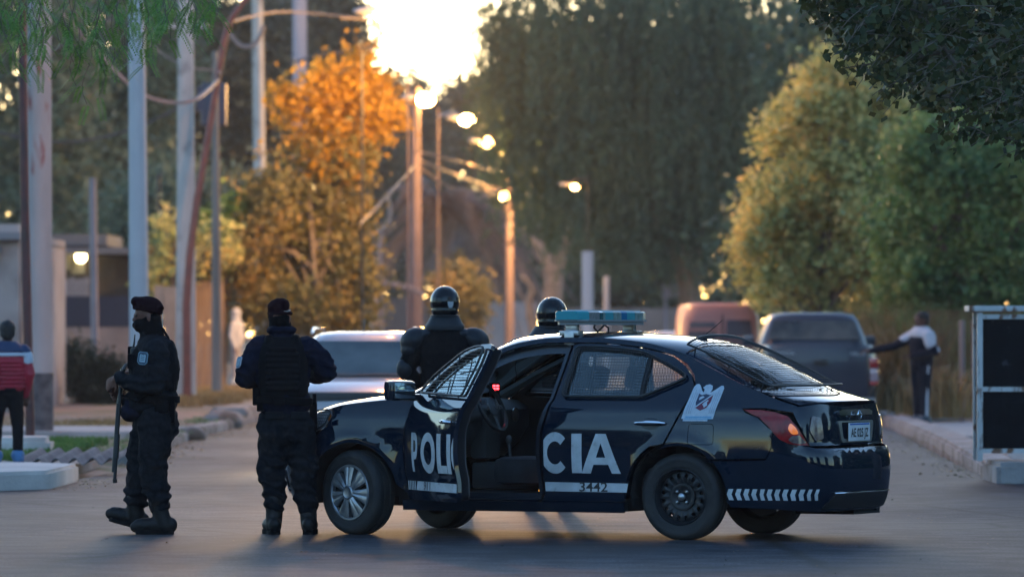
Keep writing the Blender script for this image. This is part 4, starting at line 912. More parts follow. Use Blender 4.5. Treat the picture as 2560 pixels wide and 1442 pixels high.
win_rear = rnd([(.925, 1.012), (.880, 1.345)] + top_line(.83, .34, .082, 6) + [(.16, 1.235), (.02, 1.165), (.0, 1.145), (.05, 1.12), (.31, 1.012)], .03)
roofz = lambda x: zr(x) - .0385
QP = [(-.0, zr(0) - .002)] + [(.12 + 0 * i, zr(.12) - .0385) for i in range(1)] + [(.01, 1.232 + .008), (-.055, 1.17), (-.085, 1.09), (-.07, 1.015), (.028, .825), (.108, .668)]
def both(fn):
    for sd, F_ in ((1, FL), (-1, BL)): fn(sd, F_)

# body shell: roof rails, quarter panels, rockers, fenders, top surfaces
body = ([], [], [])
quarter = top_line(.12, -.93, 0, 26) + [(-.95, .957), (-.965, .90)] + [(-.83, .915), (-.66, .935), (-.475, .932), (-.50, .905), (-.60, .87), (-.70, .80), (-.745, .775), (-.72, .66), (-.665, .582), (-.40, .574), (-.215, .572)] + arc(0, .30, WA, 132, 66, 12)[1:] + [(.108, .668), (.028, .825), (-.07, 1.015), (-.085, 1.09), (-.055, 1.17), (.01, 1.242), (.12, 1.30)]
fuel = rnd([(-.072, .675), (-.072, .825), (-.268, .825), (-.268, .675)], .03)
fender = arc(2.6, .30, WA, 168, 40, 20) + [(2.98, .60), (2.93, .70), (2.84, .79), (2.80, .865), (2.83, .915)] + top_line(2.82, 2.23, 0, 8) + [(2.16, 1.02), (2.08, 1.045), (2.075, 1.005), (2.125, .955), (2.165, .80), (2.18, .62), (2.16, .40), (2.145, .30)]
rail = top_line(.12, 2.2, 0, 40) + [(2.08, 1.045 - .0)] + [(x, z) for x, z in top_line(1.97, .99, .034, 20)] + [(.96, zr(.96) - .034)] + top_line(.90, .12, .034, 14)
rocker = [(.44, .185), (2.20, .185), (2.19, .262 - .004), (2.1, .258), (.44, .258)]
def shell(sd, F_):
    panel('', F_, quarter, None, None, holes=[fuel], mb=body, ins=.003)
    panel('', F_, rail, None, None, mb=body, ins=0, g=.03)
    panel('', F_, rocker, None, None, mb=body, ins=0)
both(shell)
# top surfaces: stations from tail to nose, each an edge point and a centre point
EP = Spl([(0, -.945), (1, -.75), (2, -.58), (3, -.27), (4, .06), (5, .5), (6, .95), (7, 1.33), (8, 1.8), (9, 2.2), (10, 2.34), (11, 2.85), (12, 3.10)])
CX = Spl([(0, -1.035), (1, -.86), (2, -.74), (3, -.35), (4, .07), (5, .5), (6, .95), (7, 1.42), (8, 1.95), (9, 2.40), (10, 2.47), (11, 3.0), (12, 3.34)])
CZ = Spl([(0, .985), (1, 1.022), (2, 1.050), (3, 1.245), (4, 1.405), (5, 1.455), (6, 1.475), (7, 1.448), (8, 1.235), (9, 1.030), (10, 1.022), (11, .945), (12, .80)])
def ftop(s, t):
    ue = EP(s); e = Bs(ue, zr(ue)); xc, zc = CX(s), CZ(s); a = min(abs(t), 1.)
    return Vector((e.x + (xc - e.x) * (1 - a ** 2.3), e.y * (1 if t >= 0 else -1) * a, e.z + (zc - e.z) * max(0, 1 - a ** 2.7) ** .82))
def ntop(s, t):
    t2 = max(-.985, min(.985, t)); v = (ftop(s + .03, t2) - ftop(s - .03, t2)).cross(ftop(s, t2 + .012) - ftop(s, t2 - .012)); v = -v if v.z < 0 else v
    return v.normalized()
def strip(name, s0, s1, mats, parent, t0=-1., t1=1., off=0., ns=14, ntt=44, mb=None, thick=.012, zend=None):
    V, N, F = [], [], []
    for i in range(ns + 1):
        for j in range(ntt + 1):
            s = s0 + (s1 - s0) * i / ns; c = t0 + (t1 - t0) * j / ntt; n = ntop(s, c); V.append(ftop(s, c) + n * off); N.append(n)
    for i in range(ns):
        for j in range(ntt): a = i * (ntt + 1) + j; F.append([a, a + 1, a + ntt + 2, a + ntt + 1])
    if (V[1] - V[0]).cross(V[ntt + 1] - V[0]).z < 0: F = [f[::-1] for f in F]
    if thick:
        for row in (0, ns):
            b = len(V); r = [row * (ntt + 1) + j for j in range(ntt + 1)]
            d = (V[r[0]] - V[r[0] + (ntt + 1) * (1 if row == 0 else -1)]).normalized()
            for q in r: V.append(V[q].copy()); N.append(d)
            for q in r: V.append(V[q] - N[q] * thick); N.append(d)
            for j in range(ntt): F.append([b + j, b + j + 1, b + ntt + 2 + j, b + ntt + 1 + j])
    if mb is not None: k = len(mb[0]); mb[0].extend(V); mb[1].extend([[i + k for i in f] for f in F]); mb[2].extend(N); return
    return mk(name, V, F, mats, parent, smooth=True, norms=N)
strip('', 3.93, 7.22, None, None, mb=body, ns=30)                       # roof
strip('', 1.86, 3.95, None, None, mb=body, t0=.91, t1=1, ntt=5, thick=0, ns=20); strip('', 1.86, 3.95, None, None, mb=body, t0=-1, t1=-.91, ntt=5, thick=0, ns=20)   # rear pillars
strip('', 7.2, 9.3, None, None, mb=body, t0=.93, t1=1, ntt=5, thick=0, ns=20); strip('', 7.2, 9.3, None, None, mb=body, t0=-1, t1=-.93, ntt=5, thick=0, ns=20)   # windscreen pillars
bodyo = flush('body', body, paint, car)
strip('trunk_lid', 0, 1.84, paint, car, ns=14, t0=-.97, t1=.97)
strip('hood', 9.42, 12, paint, car, ns=16)
strip('cowl', 9.28, 9.45, trim, car, ns=3, thick=0)
strip('rear_window', 1.9, 3.94, M['dark_glass'], car, t0=-.915, t1=.915, off=-.004, ns=14, thick=0)
strip('windscreen', 7.2, 9.3, M['glass'], car, t0=-.935, t1=.935, off=-.004, ns=14, thick=0)
def fend(sd, F_): panel('fender', F_, fender, paint, car)
both(fend)
panel('fuel_door', FL, fuel, paint, car, ins=.004)
# rear lid face, bumpers
RF = frear(); qs = lambda u: u - UR
zl = lambda q: .948 + .034 * (1 - min(1, abs(q) / .78) ** 2.4)
qc = abs(qs(-1.0))
lid_face = [(q, zl(q)) for q in np.linspace(-.84, .84, 21)] + [(.80, .86), (.75, .78), (.70, .70), (.68, .668), (-.68, .668), (-.70, .70), (-.75, .78), (-.80, .86)]
panel('trunk_face', RF, lid_face, paint, car, g=.06)
q_side = qs(-.215)
rb = [(-qs(-.745), .775), (-.80, .69), (-.66, .655), (.66, .655), (.80, .69), (qs(-.745), .775), (qs(-.72), .66), (qs(-.665), .574), (qs(-.40), .566), (qs(-.20), .565)] + [(qs(x), z) for x, z in arc(0, .30, WA, 133, 184, 10)[1:]] + [(qs(-.39), .235), (qs(-.8), .222)]
rbp = rb + [(.62, .205), (-.62, .205)] + [(-q, z) for q, z in reversed(rb[6:])]
panel('rear_bumper', RF, rbp, paint, car, g=.05, off=.003)
dif = rnd([(-.62, .225), (-.50, .335), (.50, .335), (.62, .225)], .03); panel('bumper_insert', RF, dif, mat('grey_plastic', (.018, .018, .02), .45, spec=.3), car, off=.012, thick=.012)
mb = MB()
pts = [RF[0](q, .338) + RF[1](q, .338) * .016 for q in np.linspace(-.52, .52, 21)]; mb.tube(pts, .006, 6); mb.obj('bumper_strip', M['chrome'], car)
Lf = lambda: None
fb = arc(2.6, .30, WA, 12, 42, 8) + [(2.985, .60), (2.94, .70), (3.1, .72), (UF, .70), (UF, .22), (2.97, .22)]
def fbump(sd, F_): panel('front_bumper', F_, fb, paint, car, off=.002)
both(fbump)
panel('fog_lamp_bezel', FL, rnd([(UF - .62, .30), (UF - .42, .28), (UF - .40, .40), (UF - .58, .47)], .03), M['chrome'], car, off=.012)
# lamps
tailp = [(-.478, .925), (-.62, .925), (-.766, .910), (-.87, .880), (-.95, .80), (-1.02, .70), (-1.045, .667), (-.96, .672), (-.88, .682), (-.80, .715), (-.75, .755), (-.70, .805), (-.62, .86), (-.54, .895)]
tails = rnd(tailp, .012, 3)
redl = mat('red_lens', (.34, .006, .010), .25, coat=.25, spec=.3, c2=(.16, .004, .006), nscale=14); clear = mat('clear_lens', (.16, .12, .12), .2, .0, coat=.6, c2=(.09, .05, .05), nscale=30)
amb = mat('orange_lens', (.75, .13, .025), .12, coat=1, emit=(1, .25, .04), est=.08)
def tl(sd, F_):
    t = panel('taillight', F_, tails, redl, car, off=.010, thick=.03, g=.03)
    panel('orange_lens', F_, rnd([(-.885, .835), (-.93, .80), (-.955, .755), (-.90, .75), (-.865, .79)], .02), amb, t, off=.0135, thick=.002, ins=0)
    panel('clear_lens', F_, rnd([(-.90, .742), (-.96, .745), (-1.015, .695), (-.97, .685), (-.90, .695), (-.87, .715)], .012), clear, t, off=.0135, thick=.002, ins=0)
both(tl)
for sd in (1, -1):   # clear inner lamps on the lid
    panel('lid_lamp', RF, rnd([(sd * .66, .885), (sd * .56, .87), (sd * .53, .72), (sd * .63, .70), (sd * .69, .78)], .02), clear, car, off=.008)
headp = rnd([(2.80, .88), (2.845, .905), (2.98, .895), (3.12, .865), (3.20, .82), (3.1, .775), (2.97, .735), (2.90, .755), (2.83, .80)], .02)
def hl(sd, F_):
    t = panel('headlight', F_, headp, mat('headlamp_lens', (.55, .58, .62), .28, .35, coat=1, c2=(.20, .22, .25), nscale=9), car, off=.004, thick=.02, g=.03)
    panel('turn_lens', F_, rnd([(2.80, .86), (2.822, .880), (2.836, .87), (2.822, .82), (2.812, .825)], .006), mat('dim_orange_lens', (.45, .12, .03), .2, coat=.5), t, off=.008, thick=.002, ins=0)
both(hl)
# chrome garnish, plate, emblem on the lid
panel('garnish', RF, rnd([(-.33, .905), (-.30, .875), (.30, .875), (.33, .905), (.26, .920), (-.26, .920)], .015), M['chrome'], car, off=.022, thick=.02)
u_ring = mat('satin_surround', (.42, .42, .40), .3, .9)
panel('plate_surround', RF, rnd([(-.34, .845), (-.28, .685), (.28, .685), (.34, .845)], .03), u_ring, car, holes=[rnd([(-.275, .83), (-.245, .715), (.245, .715), (.275, .83)], .02)], off=.010)
plc = RF[0](0, .762) + Vector((-.026, 0, 0)); mb = MB(); mb.box((0, 0, 0), (.008, .40, .130), bev=.003); pl_ = mb.obj('number_plate', M['white_paint'], car, loc=plc)
blk = mat('black_lettering', (.012, .012, .014), .5)
def text_mesh(s, size, bold=.0, ext=0.0):
    cu = bpy.data.curves.new('t', 'FONT'); cu.body = s; cu.size = size; cu.offset = bold; cu.align_x = 'CENTER'; cu.align_y = 'CENTER'; cu.resolution_u = 3
    o = bpy.data.objects.new('t', cu); C.objects.link(o); bpy.context.view_layer.update(); me = bpy.data.meshes.new_from_object(o)
    V = [v.co.copy() for v in me.vertices]; F = [list(p.vertices) for p in me.polygons]; bpy.data.objects.remove(o); bpy.data.meshes.remove(me); return V, F
def text_on(name, s, size, fmap, mats, parent, bold=0., sx=1., xf=None):
    V, F = text_mesh(s, size, bold); V = [fmap(v.x * sx, v.y) for v in V]
    if xf: V = [xf @ v for v in V]
    return mk(name, V, F, mats, parent)
text_on('lettering', 'AE 025 JZ', .085, lambda x, y: Vector((-.0055, -x, y - .008)), blk, pl_, .0022, .92)
mb = MB(); mb.box((-.001, 0, .055), (.009, .36, .012)); mb.obj('plate_band', mat('plate_blue', (.03, .12, .4), .5), pl_)
ce = RF[0](0, .885) + Vector((-.045, 0, 0)); mb = MB(); mb.tube([(0, .030 * math.cos(a), .030 * math.sin(a)) for a in np.linspace(0, 2 * math.pi, 25)[:-1]], .006, 6, closed=True); mb.box((0, 0, 0), (.012, .08, .014), bev=.003); mb.obj('maker_emblem', M['chrome'], car, loc=ce)

# wheels
def wheel(xc, sd, steer, kind):
    w_ = empty('wheel', (xc, sd * .72, .305), 0); w_.parent = car; w_.rotation_euler = (0, 0, steer)
    RX = Matrix.Rotation(-math.pi / 2 * sd, 4, 'X')          # local Z of the lathe -> outward
    mb = MB(); rt = .308
    prof = [(.200, -.085), (.232, -.098), (.272, -.100), (.296, -.088), (rt, -.06), (rt, -.033), (rt - .007, -.030), (rt - .007, -.025), (rt, -.022), (rt + .001, 0), (rt, .022), (rt - .007, .025), (rt - .007, .030), (rt, .033), (rt, .06), (.297, .086), (.276, .098), (.255, .1005), (.250, .0975), (.232, .098), (.208, .092), (.198, .082)]
    mb.lathe(prof, 64, RX)
    mb.obj('tyre', M['rubber'], w_, sharp=40)
    if kind == 'steel':
        mb = MB(); mb.lathe([(.203, .088), (.197, .092), (.190, .080), (.182, .045), (.176, .030)], 48, RX)
        mb.lathe([(.095, .052), (.075, .055), (.055, .040), (.034, .040), (.033, .052), (.028, .060), (.0, .062)], 32, RX)
        # disc with round holes, made as a ring of pieces
        n = 16
        ro, ri, z0 = .178, .095, .036; V = []; F = []
        for i in range(n):
            a0 = 2 * math.pi * i / n; da = 2 * math.pi / n; m = 12; c = Vector((.150 * math.cos(a0 + da / 2), .150 * math.sin(a0 + da / 2))); rh = .0165
            outer = [Vector((ro * math.cos(a0 + da * t), ro * math.sin(a0 + da * t))) for t in (0, .25, .5, .75, 1)] + [Vector(((ro + (ri - ro) * .5) * math.cos(a0 + da), (ro + (ri - ro) * .5) * math.sin(a0 + da)))] + [Vector((ri * math.cos(a0 + da * t), ri * math.sin(a0 + da * t))) for t in (1, .75, .5, .25, 0)] + [Vector(((ro + (ri - ro) * .5) * math.cos(a0), (ro + (ri - ro) * .5) * math.sin(a0)))]
            b = len(V)
            for o_ in outer:
                h = z0 + .018 * (1 - abs(o_.length - .137) / .045); V.append((o_.x, o_.y, h))
            for o_ in outer: q = c + (o_ - c).normalized() * rh; V.append((q.x, q.y, z0 + .010))
            for o_ in outer: q = c + (o_ - c).normalized() * rh; V.append((q.x, q.y, z0 - .012))
            for k in range(12):
                l = (k + 1) % 12; F.append((b + k, b + l, b + 12 + l, b + 12 + k)); F.append((b + 12 + k, b + 12 + l, b + 24 + l, b + 24 + k))
        mb.add(V, F, RX); mb.obj('rim', mat('black_steel_rim', (.016, .018, .022), .45, .2), w_, sharp=60)
        mb = MB()
        for k in range(4): a = math.pi / 4 + k * math.pi / 2; mb.lathe([(.011, .045), (.011, .066), (.006, .070), (0, .070)], 6, RX @ Matrix.Translation((.052 * math.cos(a), .052 * math.sin(a), 0)))
        mb.lathe([(.027, .058), (.026, .075), (.015, .082), (0, .083)], 20, RX); mb.obj('hub', M['alu'], w_, sharp=40)
        mb = MB(); mb.lathe([(.172, -.02), (.0, -.02)], 32, RX); mb.obj('brake_drum', mat('brake_grey', (.10, .10, .105), .5, .5), w_)
    else:
        mb = MB(); mb.lathe([(.205, .088), (.200, .098), (.190, .097), (.183, .088), (.182, .06)], 56, RX)
        n = 7
        for i in range(n):
            for s2 in (-1, 1):
                a = 2 * math.pi * i / n + .3 + s2 * .155
                w0, w1 = .018, .025; d = Vector((math.cos(a), math.sin(a))); p = Vector((-d.y, d.x)); V = []
                for r, ww, h in ((.03, .018, .108), (.08, w0, .104), (.14, w0 * 1.35, .098), (.187, w1 * 1.25, .092)):
                    for q in (-1, 1): V.append((d.x * r + p.x * q * ww, d.y * r + p.y * q * ww, h - .004))
                    V.append((d.x * r, d.y * r, h + .004))
                V += [(v[0], v[1], .06) for v in V if 1][:12]
                F = []
                for k in range(3):
                    b = k * 3; F += [(b, b + 2, b + 5, b + 3), (b + 2, b + 1, b + 4, b + 5), (b, b + 3, b + 15, b + 12), (b + 1, b + 13, b + 16, b + 4)]
                mb.add(V, F, RX)
        mb.lathe([(.052, .09), (.052, .110), (.042, .116), (.036, .113), (.0, .114)], 28, RX)
        mb.obj('hubcap', mat('silver_hubcap', (.42, .44, .47), .35, .75, c2=(.26, .27, .29), nscale=12), w_, sharp=35)
        mb = MB(); mb.lathe([(.185, .05), (.0, .05)], 40, RX); mb.obj('rim', mat('dark_steel_rim', (.02, .02, .022), .6), w_)
    return w_
wheel(0, 1, 0, 'steel'); wheel(0, -1, 0, 'steel'); wheel(2.6, 1, -R(20), 'cap'); wheel(2.6, -1, -R(20), 'cap')
# wheel wells, floor, inner bulkheads (black)
mb = MB()
for cx in (0, 2.6):
    for sd in (1, -1):
        V = []; F = []; n = 20
        for i in range(n + 1):
            a = R(-12 + 204 * i / n); x = cx + (WA + .012) * math.cos(a); z = .30 + (WA + .012) * math.sin(a)
            yo = Bs(x, max(z, .2)).y - .012
            V += [(x, sd * yo, z), (x, sd * .48, z), (cx, sd * .48, .30)]
        for i in range(n): b = i * 3; F += [(b, b + 3, b + 4, b + 1), (b + 1, b + 4, b + 5)]
        mb.add(V, F)
liner = mat('wheel_well', (.012, .012, .013), .9)
mb.box((1.3, 0, .24), (1.74, 1.52, .09)); mb.box((-.68, 0, .30), (.55, 1.25, .14)); mb.box((1.3, 0, .245), (2.6, .96, .08)); mb.box((3.05, 0, .5), (.35, 1.0, .5)); mb.box((2.36, 0, .58), (.06, 1.42, .62)); mb.box((-.62, 0, .68), (.5, 1.2, .45)); mb.box((.02, 0, .72), (.05, 1.1, .6)); mb.box((2.6, 0, .62), (.5, .94, .35))
mb.tube([(.0, -.7, .30), (0, .7, .30)], .05, 8); mb.tube([(2.6, -.62, .30), (2.6, .62, .30)], .035, 8); mb.box((-.75, -.3, .22), (.45, .5, .1))
mb.tube([(-1.0, -.45, .22), (-.6, -.45, .24)], .03, 10)
mb.obj('underbody', liner, car, smooth=False)

# doors
def letter_polys(ch):
    if ch == 'I': return [((0, 0), (1, 0), (1, 1), (0, 1))], []
    if ch == 'L': return [((0, 0), (1, 0), (1, .20), (.42, .20), (.42, 1), (0, 1))], []
    if ch == 'A': return [((0, 0), (.23, 0), (.31, .22), (.69, .22), (.77, 0), (1, 0), (.63, 1), (.37, 1))], [((.38, .40), (.62, .40), (.50, .76))]
    if ch == 'P':
        o = [(0, 0), (.24, 0), (.24, .32), (.40, .32)] + [(.40 + .30 * math.sin(a), .66 - .34 * math.cos(a)) for a in np.linspace(0, math.pi, 12)] + [(0, 1)]
        h = [(.24, .51), (.38, .51)] + [(.38 + .13 * math.sin(a), .66 - .15 * math.cos(a)) for a in np.linspace(0, math.pi, 8)] + [(.24, .81)]
        return [o], [h]
    if ch == 'O':
        return [[(.5 + .5 * math.cos(a), .5 + .52 * math.sin(a)) for a in np.linspace(0, 2 * math.pi, 37)[:-1]]], [[(.5 + .27 * math.cos(a), .5 + .30 * math.sin(a)) for a in np.linspace(0, 2 * math.pi, 29)[:-1]]]
    if ch == 'C':
        o = [(.5 + .5 * math.cos(a), .5 + .52 * math.sin(a)) for a in np.linspace(R(44), R(316), 30)] + [(.5 + .27 * math.cos(a), .5 + .29 * math.sin(a)) for a in np.linspace(R(316), R(44), 24)]
        return [o], []
def clipx(p, x, keep_less):
    o = []; n = len(p); ins = (lambda q: q[0] <= x) if keep_less else (lambda q: q[0] >= x)
    for i in range(n):
        a, b = p[i], p[(i + 1) % n]
        if ins(a): o.append(a)
        if ins(a) != ins(b): t = (x - a[0]) / (b[0] - a[0]); o.append((x, a[1] + (b[1] - a[1]) * t))
    return o
white = mat('worn_white_vinyl', (.60, .62, .64), .55, c2=(.46, .47, .48), nscale=9, c3=(.36, .36, .36), n3=(22, .60, .72))
def letter(ch, u0, u1, z0, z1, F_, parent, xf=None, clip=None, slope=0.):
    outs, hs = letter_polys(ch); wd = u0 - u1; s = -1
    mp = lambda q: (u0 + (u1 - u0) * q[0], z0 + (z1 - z0) * q[1])
    o = [mp(q) for q in outs[0]]; h = [[mp(q) for q in hh] for hh in hs]
    if clip: o = clipx(o, *clip)
    panel('letter_' + ch.lower(), F_, o, white, parent, holes=h, off=.0022, thick=0, ins=0, g=.035, xf=xf, st=.02)
def wires(F_, poly, off, du, dz, r, parent, name, mats, xf=None, frame=.006, sl=0.):
    f, n = F_; mb = MB(); xs = [p[0] for p in poly]; zs = [p[1] for p in poly]; st = .008
    def run(pts):
        seg = []
        for (x, z) in pts:
            if inside(poly, x, z): seg.append((x, z))
            else:
                if len(seg) > 1: emit(seg)
                seg = []
        if len(seg) > 1: emit(seg)
    def emit(seg):
        k = max(1, len(seg) // 8); sg = seg[::k] + ([seg[-1]] if seg[-1] != seg[::k][-1] else [])
        mb.tube([f(x, z) + n(x, z) * off for x, z in sg], r, 4, caps=False)
    if du:
        for x in np.arange(min(xs), max(xs), du): run([(x, z) for z in np.arange(min(zs), max(zs) + st, st)])
    if dz:
        for z in np.arange(min(zs), max(zs), dz): run([(x, z + sl * (x - xs[0])) for x in np.arange(min(xs), max(xs) + st, st)])
    if frame:
        mb.tube([f(x, z) + n(x, z) * off for x, z in dens(poly, .03)], frame, 6, closed=True)
    if xf: mb.V = [xf @ v for v in mb.V]
    return mb.obj(name, mats, parent)
jambm = mat('dark_jamb', (.006, .007, .010), .85, spec=.2)
inner = mat('door_trim', (.035, .036, .04), .6)
def handle(F_, u0, u1, z, parent, xf=None):
    f, n = F_; mb = MB(); pts = []; rr = []
    for i in range(11):
        t = i / 10; u = u0 + (u1 - u0) * t; pts.append(f(u, z) + n(u, z) * (.012 + .030 * math.sin(math.pi * t) ** .5)); rr.append(.011 + .005 * math.sin(math.pi * t))
    mb.tube(pts, rr, 10)
    if xf: mb.V = [xf @ v for v in mb.V]
    return mb.obj('handle', M['chrome'], parent)
def make_door(F_, sd, poly, win, front, xf=None, hinge=None):
    par = car
    if hinge is not None:
        T = Matrix.Translation(-Vector(hinge))
    else: T = None
    name = 'front_door' if front else 'rear_door'
    d = panel(name, F_, poly, paint, par, holes=[win], thick=.03, back=True, xf=T)
    if hinge is not None: d.location = hinge; d.rotation_euler = (0, 0, -R(44))
    panel('inner_trim', F_, [p for p in poly], inner, d, holes=[inset(win, -.005)], off=-.085, thick=.01, ins=.012, xf=T, back=True)
    # edge faces between skin and trim
    f, n = F_; V = []; Fc = []; L = inset(dens(poly, .04), .012)
    for i, (u, z) in enumerate(L): p = f(u, z); q = n(u, z); V += [p - q * .028, p - q * .086]
    m = len(L)
    for i in range(m): j = (i + 1) % m; Fc.append((2 * i, 2 * j, 2 * j + 1, 2 * i + 1))
    if T: V = [T @ v for v in V]
    mk('door_edge', V, Fc, jambm, d, smooth=True)
    panel('window', F_, inset(win, -.008), M['film'] if hinge is not None else M['side_glass'] if sd > 0 else M['glass'], d, off=-.014, thick=0, ins=0, xf=T)
    V = []; Fc = []; L0 = dens(inset(win, -.016), .03); L1 = dens(inset(win, .010), .03)   # rubber window seal
    mbs = MB(); mbs.tube([f(u, z) + n(u, z) * .002 for u, z in dens(win, .03)], .009, 5, closed=True)
    if T: mbs.V = [T @ v for v in mbs.V]
    mbs.obj('window_seal', trim, d)
    return d, T
def far_doors():
    dd, _ = make_door(BL, -1, door_front, win_front, True)
    wires(BL, win_front, .03, 0, .024, .0018, dd, 'window_grille', meshm)
    handle(BL, 1.22, 1.10, .83, dd)
    dd, _ = make_door(BL, -1, door_rear, win_rear, False)
    wires(BL, win_rear, .03, .022, .022, .0016, dd, 'window_grille', meshm)
far_doors()
rd, _ = make_door(FL, 1, door_rear, win_rear, False); rd['label'] = 'closed rear door with the letters CIA and the number 3442'
mb = MB(); mb.tube([FL[0](.322, 1.005) + FL[1](.322, 1.0) * .001, FL[0](.315, 1.14) + FL[1](.315, 1.14) * .001, FL[0](.305, zr(.305) - .085)], .015, 6); mb.obj('window_divider', trim, rd)
wires(FL, inset(win_rear, -.01), .028, .0205, .0205, .0021, rd, 'window_grille', meshm, frame=.009)
panel('handle_recess', FL, [(.215 + .075 * math.cos(a), .822 + .042 * math.sin(a)) for a in np.linspace(0, 2 * math.pi, 25)[:-1]], mat('recess', (.004, .008, .014), .3), rd, off=.0015, thick=0, ins=0)
handle(FL, .335, .105, .824, rd)
letter('C', 1.075, .85, .467, .752, FL, rd, clip=(1.052, True)); letter('I', .832, .752, .467, .748, FL, rd); letter('A', .755, .45, .466, .748, FL, rd)
panel('stripe', FL, [(1.045, .335), (1.052, .400), (.392, .396), (.404, .332)], white, rd, off=.0022, thick=0, ins=0)
text_on('number_3442', '3442', .094, lambda x, y: FL[0](.67 - x, .365 + y) + FL[1](.67, .365) * .0045, blk, rd, .0012, 1.22)
HG = (2.155, .815, 0.0)
fd, T_ = make_door(FL, 1, door_front, win_front, True, hinge=HG); fd['label'] = 'open front door with the letters POLI'
handle(FL, 1.33, 1.14, .83, fd, T_)
panel('handle_recess', FL, [(1.24 + .06 * math.cos(a), .828 + .04 * math.sin(a)) for a in np.linspace(0, 2 * math.pi, 21)[:-1]], mat('recess2', (.004, .008, .014), .3), fd, off=.0015, thick=0, ins=0, xf=T_)
for ch, u0, u1 in (('P', 1.99, 1.80), ('O', 1.785, 1.48), ('L', 1.445, 1.245), ('I', 1.235, 1.157)): letter(ch, u0, u1, .467, .748, FL, fd, T_)
letter('C', 1.14, .90, .467, .752, FL, fd, T_, clip=(1.096, False))
panel('stripe', FL, [(1.94, .335), (1.925, .400), (1.09, .398), (1.09, .334)], white, fd, off=.0022, thick=0, ins=0, xf=T_)
for k in range(5): u = 2.115 - k * .036; panel('stripe_bar', FL, [(u, .335), (u + .016, .400), (u - .004, .400), (u - .020, .335)], white, fd, off=.0022, thick=0, ins=0, xf=T_)
text_on('number_911', '911', .085, lambda x, y: FL[0](1.70 - x, .367 + y) + FL[1](1.70, .367) * .0045, mat('grey_lettering', (.12, .12, .13), .5), fd, .003, 1.3, T_)
wires(FL, inset(win_front, -.012), .032, 0, .021, .0021, fd, 'window_grille', meshm, T_, frame=.009)
mbx = MB(); f_, n_ = FL
for (a, b) in (((1.06, 1.25), (1.55, 1.20)), ((1.30, 1.02), (1.42, 1.30)), ((1.62, 1.02), (1.70, 1.16)), ((1.06, 1.12), (1.85, 1.10))): mbx.tube([f_(*a) + n_(*a) * .034, f_((a[0] + b[0]) / 2, (a[1] + b[1]) / 2) + n_(*a) * .034, f_(*b) + n_(*b) * .034], .005, 5)
mbx.V = [T_ @ v for v in mbx.V]; mbx.obj('grille_bar', meshm, fd)
mb = MB(); mb.box((0, 0, .045), (.13, .21, .145), bev=.035); mb.box((.0, -.10, -.005), (.07, .14, .05), bev=.015); mi = mb.obj('mirror', paint, fd); mi.location = Vector((1.985, .935, 1.005)) - Vector(HG); mi.rotation_euler = (0, 0, R(14))
mb = MB(); mb.box((-.069, .0, .045), (.006, .175, .115), bev=.002); mb.obj('mirror_glass', mat('mirror_glass', (.45, .5, .52), .05, 1), mi)
# far mirror
mb = MB(); mb.box((2.0, -.93, 1.05), (.13, .20, .14), bev=.035); mb.box((2.0, -.83, 1.01), (.07, .14, .05), bev=.01); mb.obj('mirror', paint, car)
# door opening frame on the near side (dark jamb around the open doorway)
f, n = FL; mb = MB()
L = dens(inset(door_front, .004), .05)
V = []; Fc = []
for (u, z) in L: p = f(u, z); q = n(u, z); c2 = inset([(0, 0)], 0) if 0 else None; V += [p - q * .012, p - q * .055]
m = len(L)
for i in range(m): j = (i + 1) % m; Fc.append((2 * i, 2 * j, 2 * j + 1, 2 * i + 1))
L2 = inset(L, .05)
for i, (u, z) in enumerate(L2): p = f(u, z); V.append(p - n(u, z) * .058)
for i in range(m): j = (i + 1) % m; Fc.append((2 * i + 1, 2 * j + 1, 2 * m + j, 2 * m + i))
mk('door_jamb', V, Fc, mat('jamb_paint', (.010, .016, .028), .35, coat=.5), car, smooth=False)
# emblem on the quarter panel
def dec(pts, m, off, holes=(), nm='emblem', par=None):
    mp = lambda q: (-.040 - q[0] * .255 - (q[1] - .5) * .055, .842 + q[1] * .262)
    return panel(nm, FL, [mp(q) for q in pts], m, par or car, holes=[[mp(q) for q in h] for h in holes], off=off, thick=0, ins=0, g=.02, st=.012)
ew = mat('emblem_pale', (.40, .47, .55), .45, c2=(.5, .57, .64), nscale=30); el = mat('emblem_blue', (.03, .30, .52), .45); er = mat('emblem_maroon', (.16, .02, .05), .45); en = mat('emblem_navy', (.02, .04, .09), .45); eg = mat('emblem_grey_line', (.22, .28, .36), .5)
wing = [(.0, .06), (.06, .06), (.06, 0), (.80, 0), (.80, .06), (.95, .06), (.96, .5), (.97, .88), (.93, .95), (.86, .955), (.72, .84), (.60, .76), (.63, .86), (.60, .95), (.50, .99), (.40, .97), (.33, .90), (.40, .85), (.40, .77), (.33, .82), (.24, .95), (.17, 1.0), (.10, .99), (.05, .92), (.03, .6)]
e0 = dec(wing, ew, .0024)
shd = [(.28, .74), (.38, .70), (.50, .73), (.62, .70), (.72, .74), (.72, .50), (.66, .36), (.50, .28), (.34, .36), (.28, .50)]
dec(shd, en, .0034, nm='shield', par=e0); dec([(.30, .37), (.72, .73), (.72, .50), (.66, .36), (.50, .28), (.36, .34)], er, .0044, nm='shield_band', par=e0)
dec([(.28, .36), (.31, .34), (.73, .71), (.72, .75)], ew, .0052, nm='shield_line', par=e0)
dec([(.42 + .08 * math.cos(a), .60 + .065 * math.sin(a)) for a in np.linspace(.6, 3.9, 14)], ew, .0052, nm='shield_disc', par=e0)
dec([(.54, .50), (.60, .56), (.66, .55), (.62, .50), (.66, .42), (.58, .36), (.54, .42), (.50, .44)], ew, .0055, nm='shield_figure', par=e0)
